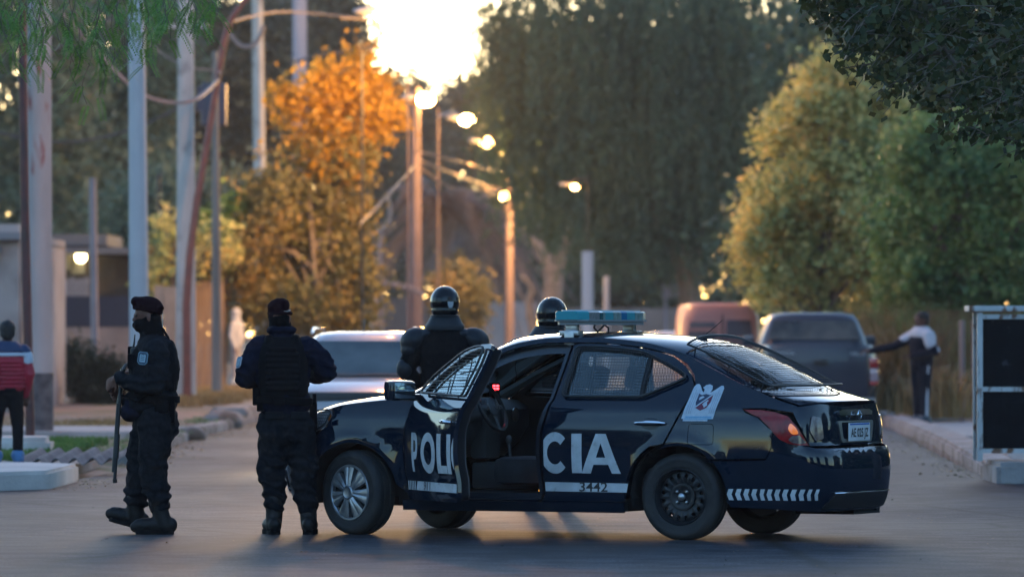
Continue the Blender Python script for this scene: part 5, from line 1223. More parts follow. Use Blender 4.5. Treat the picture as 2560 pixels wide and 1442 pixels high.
for a, b in (((.10, .052), (.90, .052)), ((.10, .10), (.90, .10))): dec([(a[0], a[1]), (b[0], b[1]), (b[0], b[1] + .022), (a[0], a[1] + .022)], el, .0034, nm='blue_band', par=e0)
for x0 in (.10, .16, .22, .78, .84, .90): dec([(x0, .2), (x0 + .012, .2), (x0 + .012, .85 if x0 in (.16, .84) else .75), (x0, .85 if x0 in (.16, .84) else .75)], eg, .0034, nm='feather_line', par=e0)
# chevrons on the rear bumper side
for k in range(12):
    u = -.385 - k * .0595; wd = .034 if k < 10 else .028
    u2 = u
    panel('chevron', FL, [(u2, .368), (u2 - wd, .368), (u2 - wd + .014, .330), (u2 - wd, .290), (u2, .290), (u2 + .014, .330)], white, car, off=.0058, thick=0, ins=0, g=.03)
# rear window grille standing clear of the glass
mb = MB()
for k in range(33):
    s_ = 1.98 + (3.98 - 1.98) * k / 32; mb.tube([ftop(s_, t) + ntop(s_, t) * .045 for t in np.linspace(-.90, .90, 15)], .0020, 4, caps=False)
for t in np.linspace(-.90, .90, 31)[1:-1]: mb.tube([ftop(s_, t) + ntop(s_, t) * .045 for s_ in np.linspace(1.98, 3.98, 10)], .0013, 4, caps=False)
loop = [ftop(s_, .90) + ntop(s_, .9) * .045 for s_ in np.linspace(1.98, 3.98, 12)] + [ftop(3.98, t) + ntop(3.98, t) * .045 for t in np.linspace(.88, -.88, 14)] + [ftop(s_, -.90) + ntop(s_, -.9) * .045 for s_ in np.linspace(3.98, 1.98, 12)] + [ftop(1.98, t) + ntop(1.98, t) * .045 for t in np.linspace(-.88, .88, 14)]
mb.tube(loop, .009, 6, closed=True)
for s_ in (2.2, 3.0, 3.8):
    for t in (.90, -.90): mb.tube([ftop(s_, t), ftop(s_, t) + ntop(s_, t) * .045], .006, 5)
mb.obj('rear_window_grille', meshm, car)
# headlight guards
for sd, F_ in ((1, FL), (-1, BL)): wires(F_, headp, .028, .02, .02, .0015, car, 'headlight_guard', meshm, frame=.006)
# antenna
mb = MB(); a0 = ftop(4.25, 0); mb.ell((0, 0, .008), (.045, .022, .018)); mb.tube([(.0, 0, .015), (-.155, 0, .135)], [.004, .0025], 6); mb.obj('antenna', M['black'], car, loc=a0)
# light bar
lb = empty('light_bar', (.985, 0, 1.578)); lb.parent = car
mb = MB(); hw = .60
def barpoly(hw, hd, ch): return [(-hd + ch, -hw), (hd - ch, -hw), (hd, -hw + ch * 1.6), (hd, hw - ch * 1.6), (hd - ch, hw), (-hd + ch, hw), (-hd, hw - ch * 1.6), (-hd, -hw + ch * 1.6)]
mb.prism(barpoly(hw - .03, .12, .05), -.055, -.030); mb.prism(barpoly(hw - .01, .135, .05), -.030, -.018); mb.obj('base', mat('bar_base', (.22, .23, .24), .5), lb, sharp=30)
mb = MB(); mb.prism(barpoly(hw - .05, .10, .05), .044, .052); mb.obj('cover', mat('bar_cover', (.6, .62, .64), .4), lb, sharp=30)
teal = mat('teal_lens', (.03, .28, .33), .45, coat=.0, spec=.25, emit=(.0, .35, .45), est=.0); cl_l = mat('clear_bar_lens', (.22, .30, .28), .4, coat=.0, c2=(.12, .18, .17), nscale=20); blu = mat('blue_lens', (.0, .13, .28), .45, coat=.0, spec=.25, emit=(0, .2, .4), est=.0); alm = mat('bar_speaker', (.26, .27, .29), .4, .4, c2=(.18, .19, .2), nscale=40)
segs = [(.60, .50, teal), (.50, .32, alm), (.32, .26, mat('dark_teal', (.01, .10, .12), .2, coat=1)), (.26, .22, cl_l), (.22, .08, teal), (.08, -.06, cl_l), (-.06, -.16, blu), (-.16, -.30, teal), (-.30, -.44, cl_l), (-.44, -.60, teal)]
for y1, y0, m_ in segs:
    mb = MB(); e0_, e1_ = y0, y1
    def prof(y):
        k = .135
        if abs(y) > hw - .08: k = .135 - (abs(y) - (hw - .08)) / .08 * .05
        return k
    V = []; F = []; ring = []
    for y in (y0 + .001, y1 - .001):
        k = prof(y); ring.append([(-k + .015, y, .044), (-k, y, .034), (-k, y, -.018), (k, y, -.018), (k, y, .034), (k - .015, y, .044)])
    V = ring[0] + ring[1]; F = [(0, 1, 2, 3, 4, 5)[::-1], (6, 7, 8, 9, 10, 11)] + [(i, (i + 1) % 6, 6 + (i + 1) % 6, 6 + i) for i in range(6)]
    mb.add(V, F); mb.obj('lens', m_, lb, smooth=False)
for sd in (1, -1):
    mb = MB(); mb.box((0, sd * .50, -.075), (.09, .05, .05), bev=.008); mb.box((0, sd * .52, -.115), (.15, .10, .035), bev=.006); mb.box((-.01, sd * .575, -.155), (.075, .012, .09), bev=.003); mb.box((0, sd * .47, -.128), (.1, .16, .012)); mb.obj('mount', M['alu'], lb)
mb = MB(); mb.tube([(-.05, .22, -.055), (-.08, .30, -.075), (-.09, .26, -.105), (-.085, .20, -.085), (-.08, .12, -.055), (-.08, .05, -.075), (-.085, .06, -.11), (-.09, .14, -.125), (-.095, .20, -.135)], .007, 6); mb.obj('cable', M['black'], lb)
# cabin
seatm = mat('seat_cloth', (.028, .028, .032), .8, c2=(.045, .045, .05), nscale=8); dash = mat('dashboard_plastic', (.12, .122, .125), .42, spec=.6)
def seat(y):
    s_ = empty('seat', (1.12, y, .30)); s_.parent = car
    mb = MB(); mb.box((.20, 0, .17), (.52, .50, .20), bev=.07); mb.obj('cushion', seatm, s_)
    Mx = Matrix.Rotation(R(-14), 4, 'Y'); mb = MB(); mb.box((-.03, 0, .47), (.14, .48, .62), M=Mx, bev=.06); mb.obj('backrest', seatm, s_)
    mb = MB(); mb.box((-.05, 0, .88), (.10, .26, .17), M=Mx, bev=.04); mb.tube([(-.17, .05, .70), (-.2, .05, .82)], .006); mb.obj('headrest', seatm, s_)
seat(.36); seat(-.36)
mb = MB(); mb.box((.28, 0, .42), (.5, 1.3, .18), bev=.05); mb.box((.05, 0, .72), (.14, 1.3, .56), bev=.05); mb.obj('rear_bench', seatm, car)
mb = MB(); prof_d = [(2.34, .62), (2.34, .955), (2.18, .985), (1.98, .965), (1.89, .90), (1.90, .78), (1.98, .66), (2.1, .55)]
V = [(x, y, z) for y in (-.70, .70) for x, z in prof_d]; k = len(prof_d); mb.add(V, [tuple(range(k))[::-1], tuple(range(k, 2 * k))] + [(i, (i + 1) % k, k + (i + 1) % k, k + i) for i in range(k)])
mb.ell((1.93, .36, .965), (.12, .2, .05)); mb.obj('dashboard', dash, car, sharp=50)
mb = MB(); mb.box((1.93, -.02, .72), (.14, .26, .36), bev=.04); mb.box((1.55, -.02, .42), (.9, .2, .2), bev=.03); mb.tube([(1.72, -.02, .5), (1.74, -.02, .66)], .012); mb.ell((1.74, -.02, .68), (.025, .025, .035)); mb.obj('centre_console', dash, car)
mb = MB(); mb.lathe([(.0, .0), (.05, .0), (.055, .012), (.042, .012), (0, .004)], 20, Matrix.Translation((1.885, -.42, .86)) @ Matrix.Rotation(R(-90), 4, 'Y')); mb.obj('air_vent', M['alu'], car)
sw = empty('steering_wheel', (1.70, .36, .925)); sw.parent = car; sw.rotation_euler = (0, R(-66), 0)
mb = MB(); mb.tube([(.185 * math.cos(a), .185 * math.sin(a), 0) for a in np.linspace(0, 2 * math.pi, 41)[:-1]], .0155, 10, closed=True); mb.obj('rim', mat('wheel_leather', (.03, .03, .032), .35, coat=.4), sw)
mb = MB(); mb.ell((0, 0, .012), (.075, .085, .03)); [mb.tube([(0, 0, .005), (.10 * math.cos(a), .10 * math.sin(a), .002), (.185 * math.cos(a), .185 * math.sin(a), 0)], [.03, .02, .014], 8, flat=.4) for a in (R(90), R(-90), R(180))]; mb.obj('hub', dash, sw)
mb = MB(); mb.ell((0, 0, .040), (.028, .028, .006)); mb.box((.0, .075, .018), (.05, .03, .012), bev=.004); mb.box((.0, -.075, .018), (.05, .03, .012), bev=.004); mb.obj('button', M['alu'], sw)
mb = MB(); mb.tube([(1.72, .36, .915), (2.05, .36, .78)], .045, 12); mb.obj('steering_column', dash, car)
mb = MB(); mb.box((1.62, .0, 1.325), (.03, .24, .07), bev=.018); mb.tube([(1.64, 0, 1.34), (1.70, 0, 1.37)], .01); mb.obj('rear_view_mirror', M['black'], car)
mb = MB(); mb.tube([(1.66, .0, 1.30), (1.67, .02, 1.22), (1.67, .0, 1.16), (1.675, .01, 1.10)], .003, 5); mb.obj('hanging_chain', M['dark_metal'], car)
dv = empty('display_unit', (1.80, .10, 1.035)); dv.parent = car; dv.rotation_euler = (0, 0, R(-25))
mb = MB(); mb.box((0, 0, .01), (.03, .085, .115), bev=.008); mb.tube([(0, 0, -.05), (.05, 0, -.08)], .008); mb.obj('case', M['black'], dv)
mb = MB()
for i, rows in enumerate(((1, 1, 1), (1, 1, 0))):
    for j, on in enumerate(rows):
        if on: mb.box((-.0165, .016 - i * .032, .043 - j * .021), (.002, .024, .014))
mb.obj('red_digits', emis('red_led', (1, .03, .04), 2.2), dv, smooth=False)
mb = MB(); mb.box((1.13, .70, .335), (.05, .012, .018), bev=.003); mb.obj('sill_reflector', emis('amber_sill', (1, .42, .06), 1.6), car)  # amber reflector; its brightness is put in as emission
mb = MB(); mb.box((1.02, -.02, .95), (.04, 1.25, .05), bev=.01)
# partition bars behind the front seats and pale inner pillar covers on the far side
mb = MB()
for y in (-.55, .55): mb.tube([(.86, y, .5), (.80, y * .9, 1.36)], .012, 6)
mb.tube([(.82, -.5, 1.30), (.82, .5, 1.30)], .012, 6); mb.tube([(.85, -.6, .92), (.85, .6, .92)], .012, 6); mb.obj('partition', M['dark_metal'], car)
pan = mat('cabin_cloth', (.32, .36, .33), .8)
mb = MB(); x0 = .30; mb.tube([BL[0](x0 + .33, 1.38) - BL[1](x0 + .2, 1.3) * .06, BL[0](x0 + .15, 1.2) - BL[1](x0, 1.1) * .06, BL[0](x0, 1.0) - BL[1](x0, 1.) * .06], .035, 6); mb.obj('pillar_cover', pan, car); mb = MB()
mb.tube([BL[0](1.38, 1.345) - BL[1](1.4, 1.3) * .05, BL[0](1.8, 1.17) - BL[1](1.8, 1.1) * .05, BL[0](2.12, 1.02) - BL[1](2.1, 1.) * .05], .04, 8)
mb.obj('pillar_cover', pan, car)
strip('headlining', 4.0, 7.2, mat('headlining_cloth', (.10, .10, .10), .9), car, off=-.03, t0=-.95, t1=.95, ns=10, thick=0)
# seat belt, pedals area dark carpet
mb = MB(); mb.box((1.72, .0, .30), (.9, 1.4, .03)); mb.obj('carpet', liner, car, smooth=False)
# ---------------------------------------------------------------- other vehicles
def sring(cx, cy, hx, hy, z, e=4., n=40):
    o = []
    for i in range(n):
        a = 2 * math.pi * i / n; c, s_ = math.cos(a), math.sin(a)
        o.append((cx + hx * math.copysign(abs(c) ** (2 / e), c), cy + hy * math.copysign(abs(s_) ** (2 / e), s_), z))
    return o
def loft(mb, rings, M_=None):
    n = len(rings[0]); V = [v for r in rings for v in r]; F = [tuple(range(n))[::-1], tuple((len(rings) - 1) * n + i for i in range(n))]
    for j in range(len(rings) - 1):
        for i in range(n): k = (i + 1) % n; F.append((j * n + i, j * n + k, (j + 1) * n + k, (j + 1) * n + i))
    mb.add(V, F, M_); return mb
def vpaint(name, c, metal=0., rough=.35):
    m = mat(name, c, rough, metal, coat=1, c2=tuple(v * .9 for v in c), nscale=2); return m
def far_wheel(par, x, y, r, w_=.2):
    g = empty('wheel', (x, y, r)); g.parent = par; MX = Matrix.Rotation(math.pi / 2, 4, 'Y')
    mb = MB(); mb.lathe([(r * .62, -w_ / 2), (r * .93, -w_ / 2), (r, -w_ * .38), (r, w_ * .38), (r * .93, w_ / 2), (r * .62, w_ / 2)], 32, MX); mb.obj('tyre', M['rubber'], g)
    mb = MB(); mb.lathe([(r * .62, -w_ / 2 + .01), (r * .5, -w_ / 2 + .04), (0.0, -w_ / 2 + .03)], 24, MX); mb.lathe([(r * .62, w_ / 2 - .01), (r * .5, w_ / 2 - .04), (0.0, w_ / 2 - .03)], 24, MX); mb.obj('rim', M['alu'], g)
def quad(mb, pts, t=.01):
    a, b, c, d = [Vector(p) for p in pts]; n = (b - a).cross(c - a).normalized() * t
    mb.add([a, b, c, d, a - n, b - n, c - n, d - n], [(0, 1, 2, 3), (7, 6, 5, 4), (0, 4, 5, 1), (1, 5, 6, 2), (2, 6, 7, 3), (3, 7, 4, 0)])
# white hatchback facing the camera (headlights on)
YS = 62.; sv = empty('white_car', (gp(872, YS).x, YS, 0), R(-3), 'white car with roof rails and headlights on, facing the camera behind the police sedan', 'car')
wp = vpaint('white_car_paint', (.38, .35, .36), .0, .35)
mb = MB()
loft(mb, [sring(0, 2.0, .70, 1.90, .20, 5), sring(0, 2.0, .80, 2.0, .34, 5), sring(0, 2.0, .83, 2.04, .55, 5), sring(0, 2.02, .82, 2.0, .72, 4.5), sring(0, 2.1, .80, 1.92, .82, 4), sring(0, 2.3, .77, 1.75, .92, 4), sring(0, 2.5, .73, 1.55, .975, 4)])
mb.obj('body', wp, sv, sharp=50)
mb = MB(); loft(mb, [sring(0, 2.6, .74, 1.50, .955, 5), sring(0, 2.72, .665, 1.17, 1.22, 5), sring(0, 2.78, .60, 1.0, 1.40, 5), sring(0, 2.8, .54, .88, 1.455, 5), sring(0, 2.8, .40, .7, 1.48, 4)])
mb.obj('roof', wp, sv, sharp=50)
mb = MB(); quad(mb, [(-.655, 1.13, .99), (.655, 1.13, .99), (.565, 1.68, 1.375), (-.565, 1.68, 1.375)]); mb.obj('windscreen', mat('windscreen_glass', (.022, .035, .042), .1, coat=.5, c2=(.09, .11, .11), nscale=1.6), sv)
mb = MB(); mb.box((-.2, 1.2, 1.12), (.22, .02, .12), M=Matrix.Identity(4)); mb.box((.12, 1.3, 1.16), (.34, .02, .14))
for sd in (-1, 1):
    mb2 = MB(); quad(mb2, [(sd * .705, 1.45, 1.02), (sd * .70, 3.8, 1.02), (sd * .615, 3.4, 1.36), (sd * .615, 1.9, 1.36)][::sd], .012); mb2.obj('side_window', M['dark_glass'], sv)
    mb2 = MB(); mb2.tube([(sd * .57, 1.9, 1.46), (sd * .57, 2.1, 1.515), (sd * .57, 3.4, 1.515), (sd * .57, 3.6, 1.46)], .018, 6); mb2.obj('roof_rail', wp, sv)
    mb2 = MB(); mb2.box((sd * .88, 1.45, 1.04), (.17, .10, .13), bev=.03); mb2.obj('mirror', wp, sv)
    mb2 = MB(); mb2.ell((sd * .60, .16, .68), (.17, .10, .085)); hl_ = mb2.obj('headlight', mat('headlight_glass', (.5, .5, .5), .1, coat=1), sv)
    mb2 = MB(); mb2.ell((sd * .60, .055, .68), (.075, .02, .055)); mb2.obj('bulb', emis('headlamp_beam', (1, .80, .50), 30), hl_)
    sp = bpy.data.lights.new('headlight_beam', 'SPOT'); sp.energy = 26; sp.color = (1, .74, .42); sp.spot_size = R(44); sp.spot_blend = .6; sp.shadow_soft_size = .07
    so_ = bpy.data.objects.new('headlight_beam', sp); C.objects.link(so_); so_.parent = sv; so_.location = (sd * .60, -.02, .68)
    so_.rotation_euler = Vector((-.02 + sd * .01, -1, -.034)).to_track_quat('-Z', 'Y').to_euler()
    for y in (.75, 3.3): far_wheel(sv, sd * .74, y, .31)
mb = MB(); mb.box((0, .10, .74), (1.0, .14, .17), bev=.03); mb.box((0, .02, .50), (.9, .05, .16), bev=.02); mb.box((0, .0, .30), (1.2, .05, .12), bev=.02); mb.obj('grille', trim, sv)
mb = MB(); mb.box((0, 1.10, .985), (1.3, .12, .03)); mb.tube([(-.5, 1.14, 1.0), (-.05, 1.17, 1.01)], .008); mb.tube([(.0, 1.14, 1.0), (.5, 1.17, 1.01)], .008); mb.obj('wiper', trim, sv)
mb = MB(); mb.tube([(0, 2.1, 1.47), (0, 2.25, 1.62)], .006); mb.obj('antenna', trim, sv)
# grey pickup seen from behind
YP = 92.; pk = empty('pickup_truck', (gp(2052, YP).x, YP, 0), R(0), 'dark blue-grey pickup truck seen from behind with a silver bumper', 'pickup truck')
pp = mat('pickup_paint', (.022, .030, .050), .45, coat=.35, c2=(.027, .036, .058), nscale=2, spec=.3)
mb = MB(); loft(mb, [sring(0, 2.6, .86, 2.55, .42, 7), sring(0, 2.6, .945, 2.6, .60, 7), sring(0, 2.6, .955, 2.6, .95, 7), sring(0, 2.6, .93, 2.58, 1.20, 7), sring(0, 2.6, .90, 2.56, 1.27, 7)]); mb.obj('body', pp, pk, sharp=50)
mb = MB(); loft(mb, [sring(0, 2.9, .92, 1.0, 1.22, 6), sring(0, 2.9, .86, .95, 1.40, 6), sring(0, 2.95, .75, .82, 1.68, 6), sring(0, 2.95, .69, .75, 1.765, 5), sring(0, 2.95, .5, .6, 1.80, 4)]); mb.obj('cab', pp, pk, sharp=50)
mb = MB(); quad(mb, [(-.77, 1.915, 1.36), (.77, 1.915, 1.36), (.675, 2.09, 1.665), (-.675, 2.09, 1.665)]); mb.obj('rear_window', mat('pickup_glass', (.03, .04, .04), .2, coat=.3, c2=(.075, .08, .07), nscale=2.5, c3=(.012, .015, .015), n3=(1.5, .45, .65)), pk)
mb = MB(); mb.box((0, -.015, .83), (1.52, .04, .80), bev=.015); tgt = mb.obj('tailgate', pp, pk)
mb = MB(); mb.box((0, -.045, .99), (.22, .03, .09), bev=.01); mb.obj('handle', trim, tgt)
lg = mat('badge_grey', (.35, .37, .4), .4)
text_on('lettering', 'TOYOTA', .075, lambda x, y: Vector((-.58 + x, -.041, 1.135 + y)), lg, tgt, .002); text_on('lettering', 'HILUX', .085, lambda x, y: Vector((.60 + x, -.041, 1.125 + y)), lg, tgt, .002)
mb = MB(); mb.box((0, -.12, .36), (1.75, .22, .12), bev=.03); mb.obj('rear_bumper', mat('silver_bumper', (.35, .36, .38), .3, .8), pk)
for sd in (-1, 1):
    mb = MB(); mb.box((sd * .86, -.01, .98), (.15, .08, .17), bev=.02); t_ = mb.obj('taillight', mat('pickup_red', (.32, .01, .012), .25, coat=1), pk); mb = MB(); mb.box((sd * .86, -.02, .79), (.13, .07, .20), bev=.015); mb.obj('clear_lens', mat('pickup_clear', (.38, .30, .34), .2, coat=1), t_); mb = MB(); mb.box((sd * .86, -.02, .655), (.14, .07, .06), bev=.01); mb.obj('red_lens', mat('pickup_red2', (.45, .008, .01), .25, coat=1), t_)
    mb = MB(); mb.box((sd * 1.02, 3.6, 1.33), (.20, .12, .17), bev=.04); mb.obj('mirror', pp, pk)
    for y in (.95, 4.1): far_wheel(pk, sd * .80, y, .37, .25)
mb = MB(); mb.box((0, 2.6, .40), (1.5, 4.6, .2)); mb.obj('chassis', liner, pk, smooth=False)
# van with pink light put into its colour, and the car behind it
YV = 112.; vn = empty('van', (gp(1806, YV).x, YV, -.02), R(1), 'boxy pink-lit van seen from behind, left of the pickup', 'van'); vp = mat('pink_lit_paint', (.40, .17, .14), .6, coat=.1, c2=(.34, .14, .12), nscale=2)
mb = MB(); loft(mb, [sring(0, 2, .76, 1.95, .25, 8), sring(0, 2, .80, 2.0, .5, 8), sring(0, 2, .80, 2.0, 1.2, 8), sring(.0, 2.05, .765, 1.94, 1.75, 8), sring(0, 2.08, .72, 1.90, 1.97, 8), sring(0, 2.1, .66, 1.83, 2.05, 8), sring(0, 2.1, .5, 1.6, 2.075, 6)]); mb.obj('body', vp, vn, sharp=50)
dg = mat('van_glass', (.03, .012, .016), .3, coat=.2, spec=.3)
mb = MB(); quad(mb, [(.07, -.005, 1.42), (.60, .01, 1.42), (.56, .075, 1.74), (.09, .065, 1.74)]); mb.obj('rear_window', dg, vn)
mb = MB(); quad(mb, [(-.70, .01, 1.30), (-.12, -.005, 1.30), (-.13, .06, 1.70), (-.64, .07, 1.70)]); mb.obj('rear_window', dg, vn)
mb = MB(); mb.box((-.40, .03, 1.55), (.58, .05, .07)); mb.obj('window_bar', vp, vn); mb = MB(); mb.box((0.0, -.012, 1.1), (.025, .02, 1.5)); mb.box((-.42, .0, .9), (.6, .03, .02)); mb.obj('door_gap', trim, vn)
for sd in (-1, 1):
    mb = MB(); mb.box((sd * .74, .0, 1.02), (.09, .06, .32), bev=.015); mb.obj('taillight', mat('van_red', (.3, .02, .02), .3), vn)
    for y in (.75, 3.3): far_wheel(vn, sd * .70, y, .30)
YW = 128.; hc = empty('parked_car', (gp(1702, YW).x, YW, 0), R(4), 'pale car mostly hidden behind the pink van', 'car'); hp = vpaint('pale_lilac_paint', (.36, .32, .34))
mb = MB(); loft(mb, [sring(0, 2, .76, 1.9, .25, 6), sring(0, 2, .82, 2.0, .5, 6), sring(0, 2, .82, 2.0, .85, 5), sring(0, 2, .78, 1.9, 1.0, 5)]); mb.obj('body', hp, hc, sharp=50)
mb = MB(); loft(mb, [sring(0, 1.9, .74, 1.5, .98, 5), sring(0, 1.9, .66, 1.2, 1.3, 5), sring(0, 1.9, .58, 1.0, 1.46, 5), sring(0, 1.9, .4, .8, 1.5, 4)]); mb.obj('roof', hp, hc, sharp=50)
mb = MB(); quad(mb, [(-.64, .48, 1.05), (.64, .48, 1.05), (.56, .72, 1.38), (-.56, .72, 1.38)]); mb.obj('rear_window', dg, hc)
for sd in (-1, 1):
    for y in (.7, 3.2): far_wheel(hc, sd * .72, y, .3)

# ---------------------------------------------------------------- people
def remesh(name, mb, vox, mats, parent, it=4, disp=None, fac=.5, loc=None):
    me = bpy.data.meshes.new('tmp'); me.from_pydata([tuple(v) for v in mb.V], [], mb.F); me.update()
    o = bpy.data.objects.new('tmp', me); C.objects.link(o)
    m = o.modifiers.new('r', 'REMESH'); m.mode = 'VOXEL'; m.voxel_size = vox
    if it: q = o.modifiers.new('s', 'SMOOTH'); q.factor = fac; q.iterations = it
    bpy.context.view_layer.update(); dg_ = bpy.context.evaluated_depsgraph_get(); nm = bpy.data.meshes.new_from_object(o.evaluated_get(dg_), depsgraph=dg_)
    bpy.data.objects.remove(o); bpy.data.meshes.remove(me); nm.name = name; nm.materials.clear()
    if disp:
        nv = len(nm.vertices); co = np.empty(nv * 3); nm.vertices.foreach_get('co', co); co = co.reshape(-1, 3); no = np.empty(nv * 3); nm.vertices.foreach_get('normal', no); no = no.reshape(-1, 3)
        dd = np.array([disp(Vector(c)) for c in co]); co = co + no * dd[:, None]; nm.vertices.foreach_set('co', co.ravel()); nm.update()
    nm.polygons.foreach_set('use_smooth', [True] * len(nm.polygons)); return link_mesh(name, nm, mats, parent, loc)
def limb(mb, pts, rad, n=14, flat=1.):
    pts = [Vector(p) for p in pts]; P_, R_ = [], []
    for i in range(len(pts) - 1):
        k = max(2, int((pts[i + 1] - pts[i]).length / .03))
        for j in range(k): t = j / k; P_.append(pts[i].lerp(pts[i + 1], t)); R_.append(rad[i] * (1 - t) + rad[i + 1] * t)
    P_.append(pts[-1]); R_.append(rad[-1]); mb.tube(P_, R_, n, flat=flat)
    for p, r in zip(pts, rad): mb.ell(p, (r * .99, r * .99, r * .99), nu=14, nv=8)
def hand(mb, W, d, nrm_, curl=.5, sc=1., thumb=1):
    W = Vector(W); d = Vector(d).normalized(); n = Vector(nrm_); n = (n - d * n.dot(d)).normalized(); s_ = d.cross(n).normalized() * thumb
    Rm = Matrix((s_, d, n)).transposed().to_4x4()
    mb.ell(W + d * .045 * sc, (.040 * sc, .050 * sc, .017 * sc), Rm, 16, 10); limb(mb, [W - d * .03, W + d * .02 * sc], [.026 * sc, .030 * sc], 10)
    for i, L in enumerate((.90, 1.0, .95, .76)):
        b = W + d * (.085 - .004 * abs(i - 1)) * sc + s_ * (.0315 - i * .021) * sc; pts = [b - d * .015]; dr = d.copy(); pts.append(b)
        for k, l in enumerate((.042, .027, .021)):
            a = curl * (.55 + .45 * k) * (1 + .12 * i); dr = (d * math.cos(a) + n * math.sin(a)) if k == 0 else (dr * math.cos(curl) + (n * dr.dot(d) - d * dr.dot(n)) * math.sin(curl)).normalized(); pts.append(pts[-1] + dr * l * L * sc)
        limb(mb, pts, [.0095 * sc, .0095 * sc, .009 * sc, .0082 * sc, .0072 * sc], 8)
    b = W + d * .02 * sc + s_ * .030 * sc; p1 = b + (d * .6 + s_ * .7 + n * .3) * .040 * sc; p2 = p1 + (d * .85 + s_ * .15 + n * .5) * .030 * sc; limb(mb, [b, p1, p2], [.014 * sc, .011 * sc, .008 * sc], 8)
def head(mb, c, yaw, tilt=0., sc=1.):
    T = Matrix.Translation(c) @ Matrix.Rotation(yaw, 4, 'Z') @ Matrix.Rotation(tilt, 4, 'X')   # faces local -Y
    def e(p, r, q=None): mb.ell((0, 0, 0), [a * sc for a in r], None, 18, 12); k = 18 * 13; mb.V[-k:] = [T @ (Vector(p) * sc + v) for v in mb.V[-k:]]
    e((0, .008, .030), (.076, .096, .088)); e((0, -.012, -.045), (.060, .070, .070)); e((0, -.040, -.085), (.034, .034, .028))
    e((0, -.095, -.018), (.012, .018, .016)); e((0, -.086, .005), (.009, .014, .026)); e((0, -.080, -.058), (.024, .012, .010)); e((.026, -.076, .022), (.020, .012, .008)); e((-.026, -.076, .022), (.020, .012, .008))
    e((.077, .012, -.012), (.010, .018, .030)); e((-.077, .012, -.012), (.010, .018, .030))
    return T
skin = mat('skin', (.15, .066, .046), .6, c2=(.19, .085, .06), nscale=30, spec=.25); skin_d = mat('skin_dim', (.12, .055, .04), .6, spec=.25)
blk_cloth = mat('black_uniform_cloth', (.006, .007, .010), .9, c2=(.012, .0135, .018), nscale=35, spec=.12); navy_cloth = mat('navy_uniform_cloth', (.0045, .006, .017), .9, c2=(.008, .010, .024), nscale=30, spec=.12)
vestm = mat('vest_nylon', (.0035, .0035, .005), .85, c2=(.006, .006, .008), nscale=60, spec=.12); boot = mat('boot_leather', (.003, .003, .004), .55, spec=.3, c2=(.007, .0068, .0075), nscale=25, bump=.15); beret = mat('maroon_beret_felt', (.014, .0035, .006), .95, spec=.08); web = mat('webbing', (.003, .003, .0042), .85, spec=.1)
gunm = mat('gun_metal', (.022, .022, .026), .35, .6); plast = mat('black_polymer', (.012, .012, .013), .5)
def folds(a=.006, f=9., zs=.5, seed=0., wr=None):
    def d(c):
        w_ = 0.
        if wr: w_ = sum(am * math.exp(-((c.z - z0) / zw) ** 2) * math.sin(c.z * 75 + 5 * noise.noise(c * 7 + Vector((seed, 0, 0))) + c.x * 14) for z0, zw, am in wr)
        q = Vector((c.x * f, c.y * f, c.z * f * zs)) + Vector((seed, seed * .7, 0)); n = noise.noise(q) + .5 * noise.noise(q * 2.3); r = 1 - abs(noise.noise(q * 1.3 + Vector((5, 5, 5)))) * 2.2
        return a * n + a * .7 * max(0, r) ** 2 + w_
    return d
def legs_mesh(mb, pel, hipw, jl, jr, rt=(.105, .088, .072, .066), fl=1.):
    for h, k, a in (jl, jr): limb(mb, [h, Vector(h).lerp(Vector(k), .5), k, a], [rt[0], (rt[0] + rt[1]) / 2 + .004, rt[1], rt[3]], 16)
def eyes(T, par):
    mb = MB()
    for sx in (-1, 1): mb.ell(T @ Vector((sx * .029, -.078, .010)), (.012, .010, .007), nu=10, nv=6)
    mb.obj('eyes', mat('eye', (.05, .04, .035), .2), par)
def foot(mb, ank, toe, heel_z=0., w_=.045, h=.09):
    a = Vector(ank); t = Vector(toe); d = (t - a); dh = Vector((d.x, d.y, 0)).normalized(); L = Vector((d.x, d.y, 0)).length
    for k in range(7):
        q = k / 6; p = a.lerp(t, q); r = w_ * (1.0 + .15 * math.sin(q * math.pi)) * (1 if q < .9 else .85); zc = p.z
        Rm = Matrix.Rotation(math.atan2(dh.y, dh.x), 4, 'Z'); mb.ell(p + Vector((0, 0, 0)), (.05, r, h * (.62 - .34 * q)), Rm, 14, 8)
    return dh

